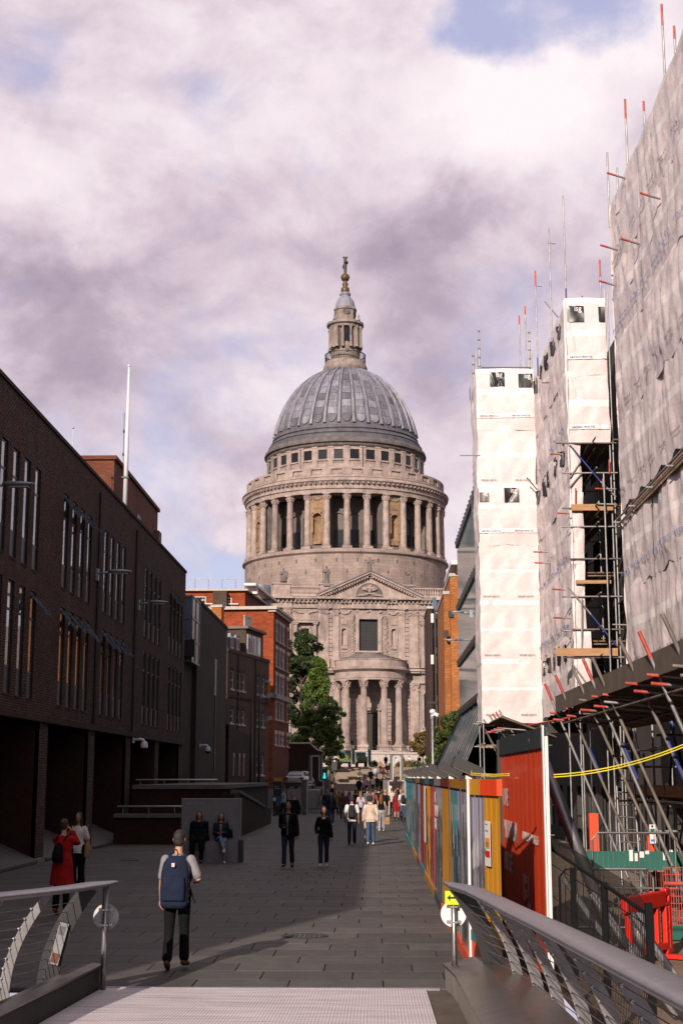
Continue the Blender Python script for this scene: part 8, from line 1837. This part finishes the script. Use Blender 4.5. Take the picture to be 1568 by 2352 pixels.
# posts with lamps and traffic lights on the left
def light_mast(px, Y, ytop, label, heads):
    t = thing('lamp_mast', label, 'lamp post', (at(px, 1800, Y).x, Y, 0), 0, 'masts beside the sash window house'); zt_ = at(px, ytop, Y).z; MB().tube((0, 0, 0), (0, 0, zt_), .08, .06, 10).build('mast', M['black_metal'], t, True)
    for yy_ in heads: z = at(px, yy_, Y).z; h = MB().box(0, .55, -.04, .04, z - .03, z + .03).build('arm', M['galv'], t); MB().obox((.65, 0, z + .14), (.16, 0, .05), (0, .12, 0), (-.04, 0, .12)).build('floodlight', M['lamp_grey'], h); MB().obox((.70, -.02, z + .05), (.13, 0, .04), (0, .11, 0), (-.006, 0, .012)).build('lens', M['white_paint'], h)
light_mast(594, 92, 1553, 'tall black mast with two small floodlights', (1602, 1655)); light_mast(575, 93, 1602, 'shorter black mast beside the twin floodlight mast', ())
def signal(px, Y, ytop, label, lit):
    x = at(px, 1800, Y).x; t = thing('traffic_signal', label, 'traffic light', (x, Y, gz(Y)), 0, 'signals at the crossing'); z = at(px, ytop, Y).z - gz(Y); MB().tube((0, .1, 0), (0, .1, z + .4), .06, .06, 8).build('post', M['galv_old'], t); MB().box(-.22, .22, -.12, .1, z - .45, z + .4).build('signal_box', M['traffic_black'], t)
    if lit: MB().path([(-.0, -.13, z - .32), (0, -.13, z - .05)], [.11, .05], 6).ball((0, -.13, z + .03), .06, .03, .06).build('green_figure', M['green_man'], t)
    else: MB().box(-.05, .05, -.15, -.1, z + .25, z + .4).build('lamp', M['white_paint'], t)
signal(745, 112, 1778, 'pedestrian signal showing a lit green figure', True); signal(768, 118, 1757, 'dark traffic signal on a post beside the green figure', False)
# parked white hatchback seen from behind
car = thing('parked_car', 'white hatchback parked beyond the black railings', 'car', (at(690, 1790, 128).x, 128, 1.54), R(-14))
def car_ring(y, w, z0, z1, wt): return [(-w, y, z0), (-w, y, z0 + (z1 - z0) * .55), (-wt, y, z1), (wt, y, z1), (w, y, z0 + (z1 - z0) * .55), (w, y, z0)]
MB().ring_loft([car_ring(y, w, z0, z1, wt) for y, w, z0, z1, wt in ((-2.0, .78, .40, .95, .70), (-1.9, .86, .30, 1.02, .78), (-1.75, .88, .22, 1.10, .74), (0, .90, .22, 1.05, .80), (1.3, .88, .22, .98, .76), (2.0, .76, .35, .78, .60))]).build('body', M['car_white'], car, False)
MB().ring_loft([[(-w, y, z0), (-wt, y, z1), (wt, y, z1), (w, y, z0)] for y, w, z0, z1, wt in ((-1.72, .74, 1.08, 1.22, .68), (-1.35, .76, 1.06, 1.48, .58), (-.2, .78, 1.04, 1.53, .60), (.6, .76, 1.02, 1.46, .56), (1.25, .72, .98, 1.0, .62))]).build('cabin', M['car_white'], car)
MB().quad((-.62, -1.74, 1.16), (.62, -1.74, 1.16), (.52, -1.40, 1.45), (-.52, -1.40, 1.45)).build('rear_window', M['dark_glass'], car)
for sd in (-1, 1):
    MB().quad((sd * .765, -1.2, 1.12), (sd * .775, .5, 1.10), (sd * .62, .4, 1.42), (sd * .63, -1.1, 1.44)).build('side_window', M['dark_glass'], car); MB().box(*sorted((sd * .56, sd * .86)), -2.02, -1.9, .80, .98).build('tail_light', M['tail_red'], car)
    for y in (-1.25, 1.3): w = MB().tube((sd * .72, y, .32), (sd * .92, y, .32), .32, .32, 18).build('wheel', M['tyre'], car); MB().tube((sd * .91, y, .32), (sd * .93, y, .32), .2, .2, 12).build('rim', M['steel'], w)
MB().box(-.26, .26, -2.03, -1.99, .62, .74).build('number_plate', M['yellow_plastic'], car); MB().box(-.80, .80, -2.06, -1.92, .36, .52).build('bumper', M['black_metal'], car)
# two works trucks with chevron backs on the upper road
def clip(poly, f):
    out = []
    for p, q in zip(poly, poly[1:] + poly[:1]):
        a, b = f(p), f(q)
        if a >= 0: out.append(p)
        if a * b < 0: t = a / (a - b); out.append((p[0] + (q[0] - p[0]) * t, p[1] + (q[1] - p[1]) * t))
    return out
def chevrons(par, w, h, y, z0):
    MB().box(-w / 2, w / 2, y - .02, y, z0, z0 + h).build('back_board', M['black_paint'], par); pitch = .42
    for k in range(-1, int((w / 2 + h) / pitch) + 1):
        for sd in (-1, 1):
            poly = clip(clip([(0, 0), (w / 2, 0), (w / 2, h), (0, h)], lambda p: p[0] + p[1] - k * pitch), lambda p: k * pitch + .2 - p[0] - p[1])
            if len(poly) > 2: MB().poly([(sd * u, y - .024, z0 + v) for u, v in poly]).build('chevron', M['chevron_paint'], par)
def truck(px, Y, w, label, tall):
    t = thing('works_truck', label, 'truck', (at(px, 1760, Y).x, Y, gz(Y) + .02), R(4), 'works trucks on the upper road')
    MB().box(-w / 2, w / 2, .2, 4.2, .75, 1.1).build('bed', M['truck_green'], t); MB().box(-w / 2, w / 2, 4.3, 6.0, .6, 2.5).build('cab', M['truck_green'], t); MB().box(-w / 2 + .1, w / 2 - .1, 4.27, 4.3, 1.5, 2.3).build('cab_window', M['dark_glass'], t)
    for sd in (-1, 1):
        for y in (1.2, 5.1): MB().tube((sd * (w / 2 - .25), y, .45), (sd * (w / 2), y, .45), .45, .45, 16).build('wheel', M['tyre'], t)
        MB().box(*sorted((sd * (w / 2 - .3), sd * w / 2)), .12, .2, .72, .86).build('tail_light', M['tail_red'], t)
    chevrons(t, w, .95 if tall else .55, .15, .95 if tall else 1.1)
    if tall: MB().box(-w / 2, w / 2, .2, 3.0, 1.1, 2.6).build('box_body', M['truck_green'], t)
    MB().box(w / 2 + .1, w / 2 + .6, .6, .9, .4, 2.9).build('mast', M['truck_green'], t); MB().box(-.3, .3, 4.8, 5.1, 2.5, 2.62).build('beacon', M['orange_sign'], t)
truck(793, 224, 1.9, 'works truck with green and black chevron back under the tree', True); truck(832, 228, 1.7, 'works truck with low chevron back before the podium', False)
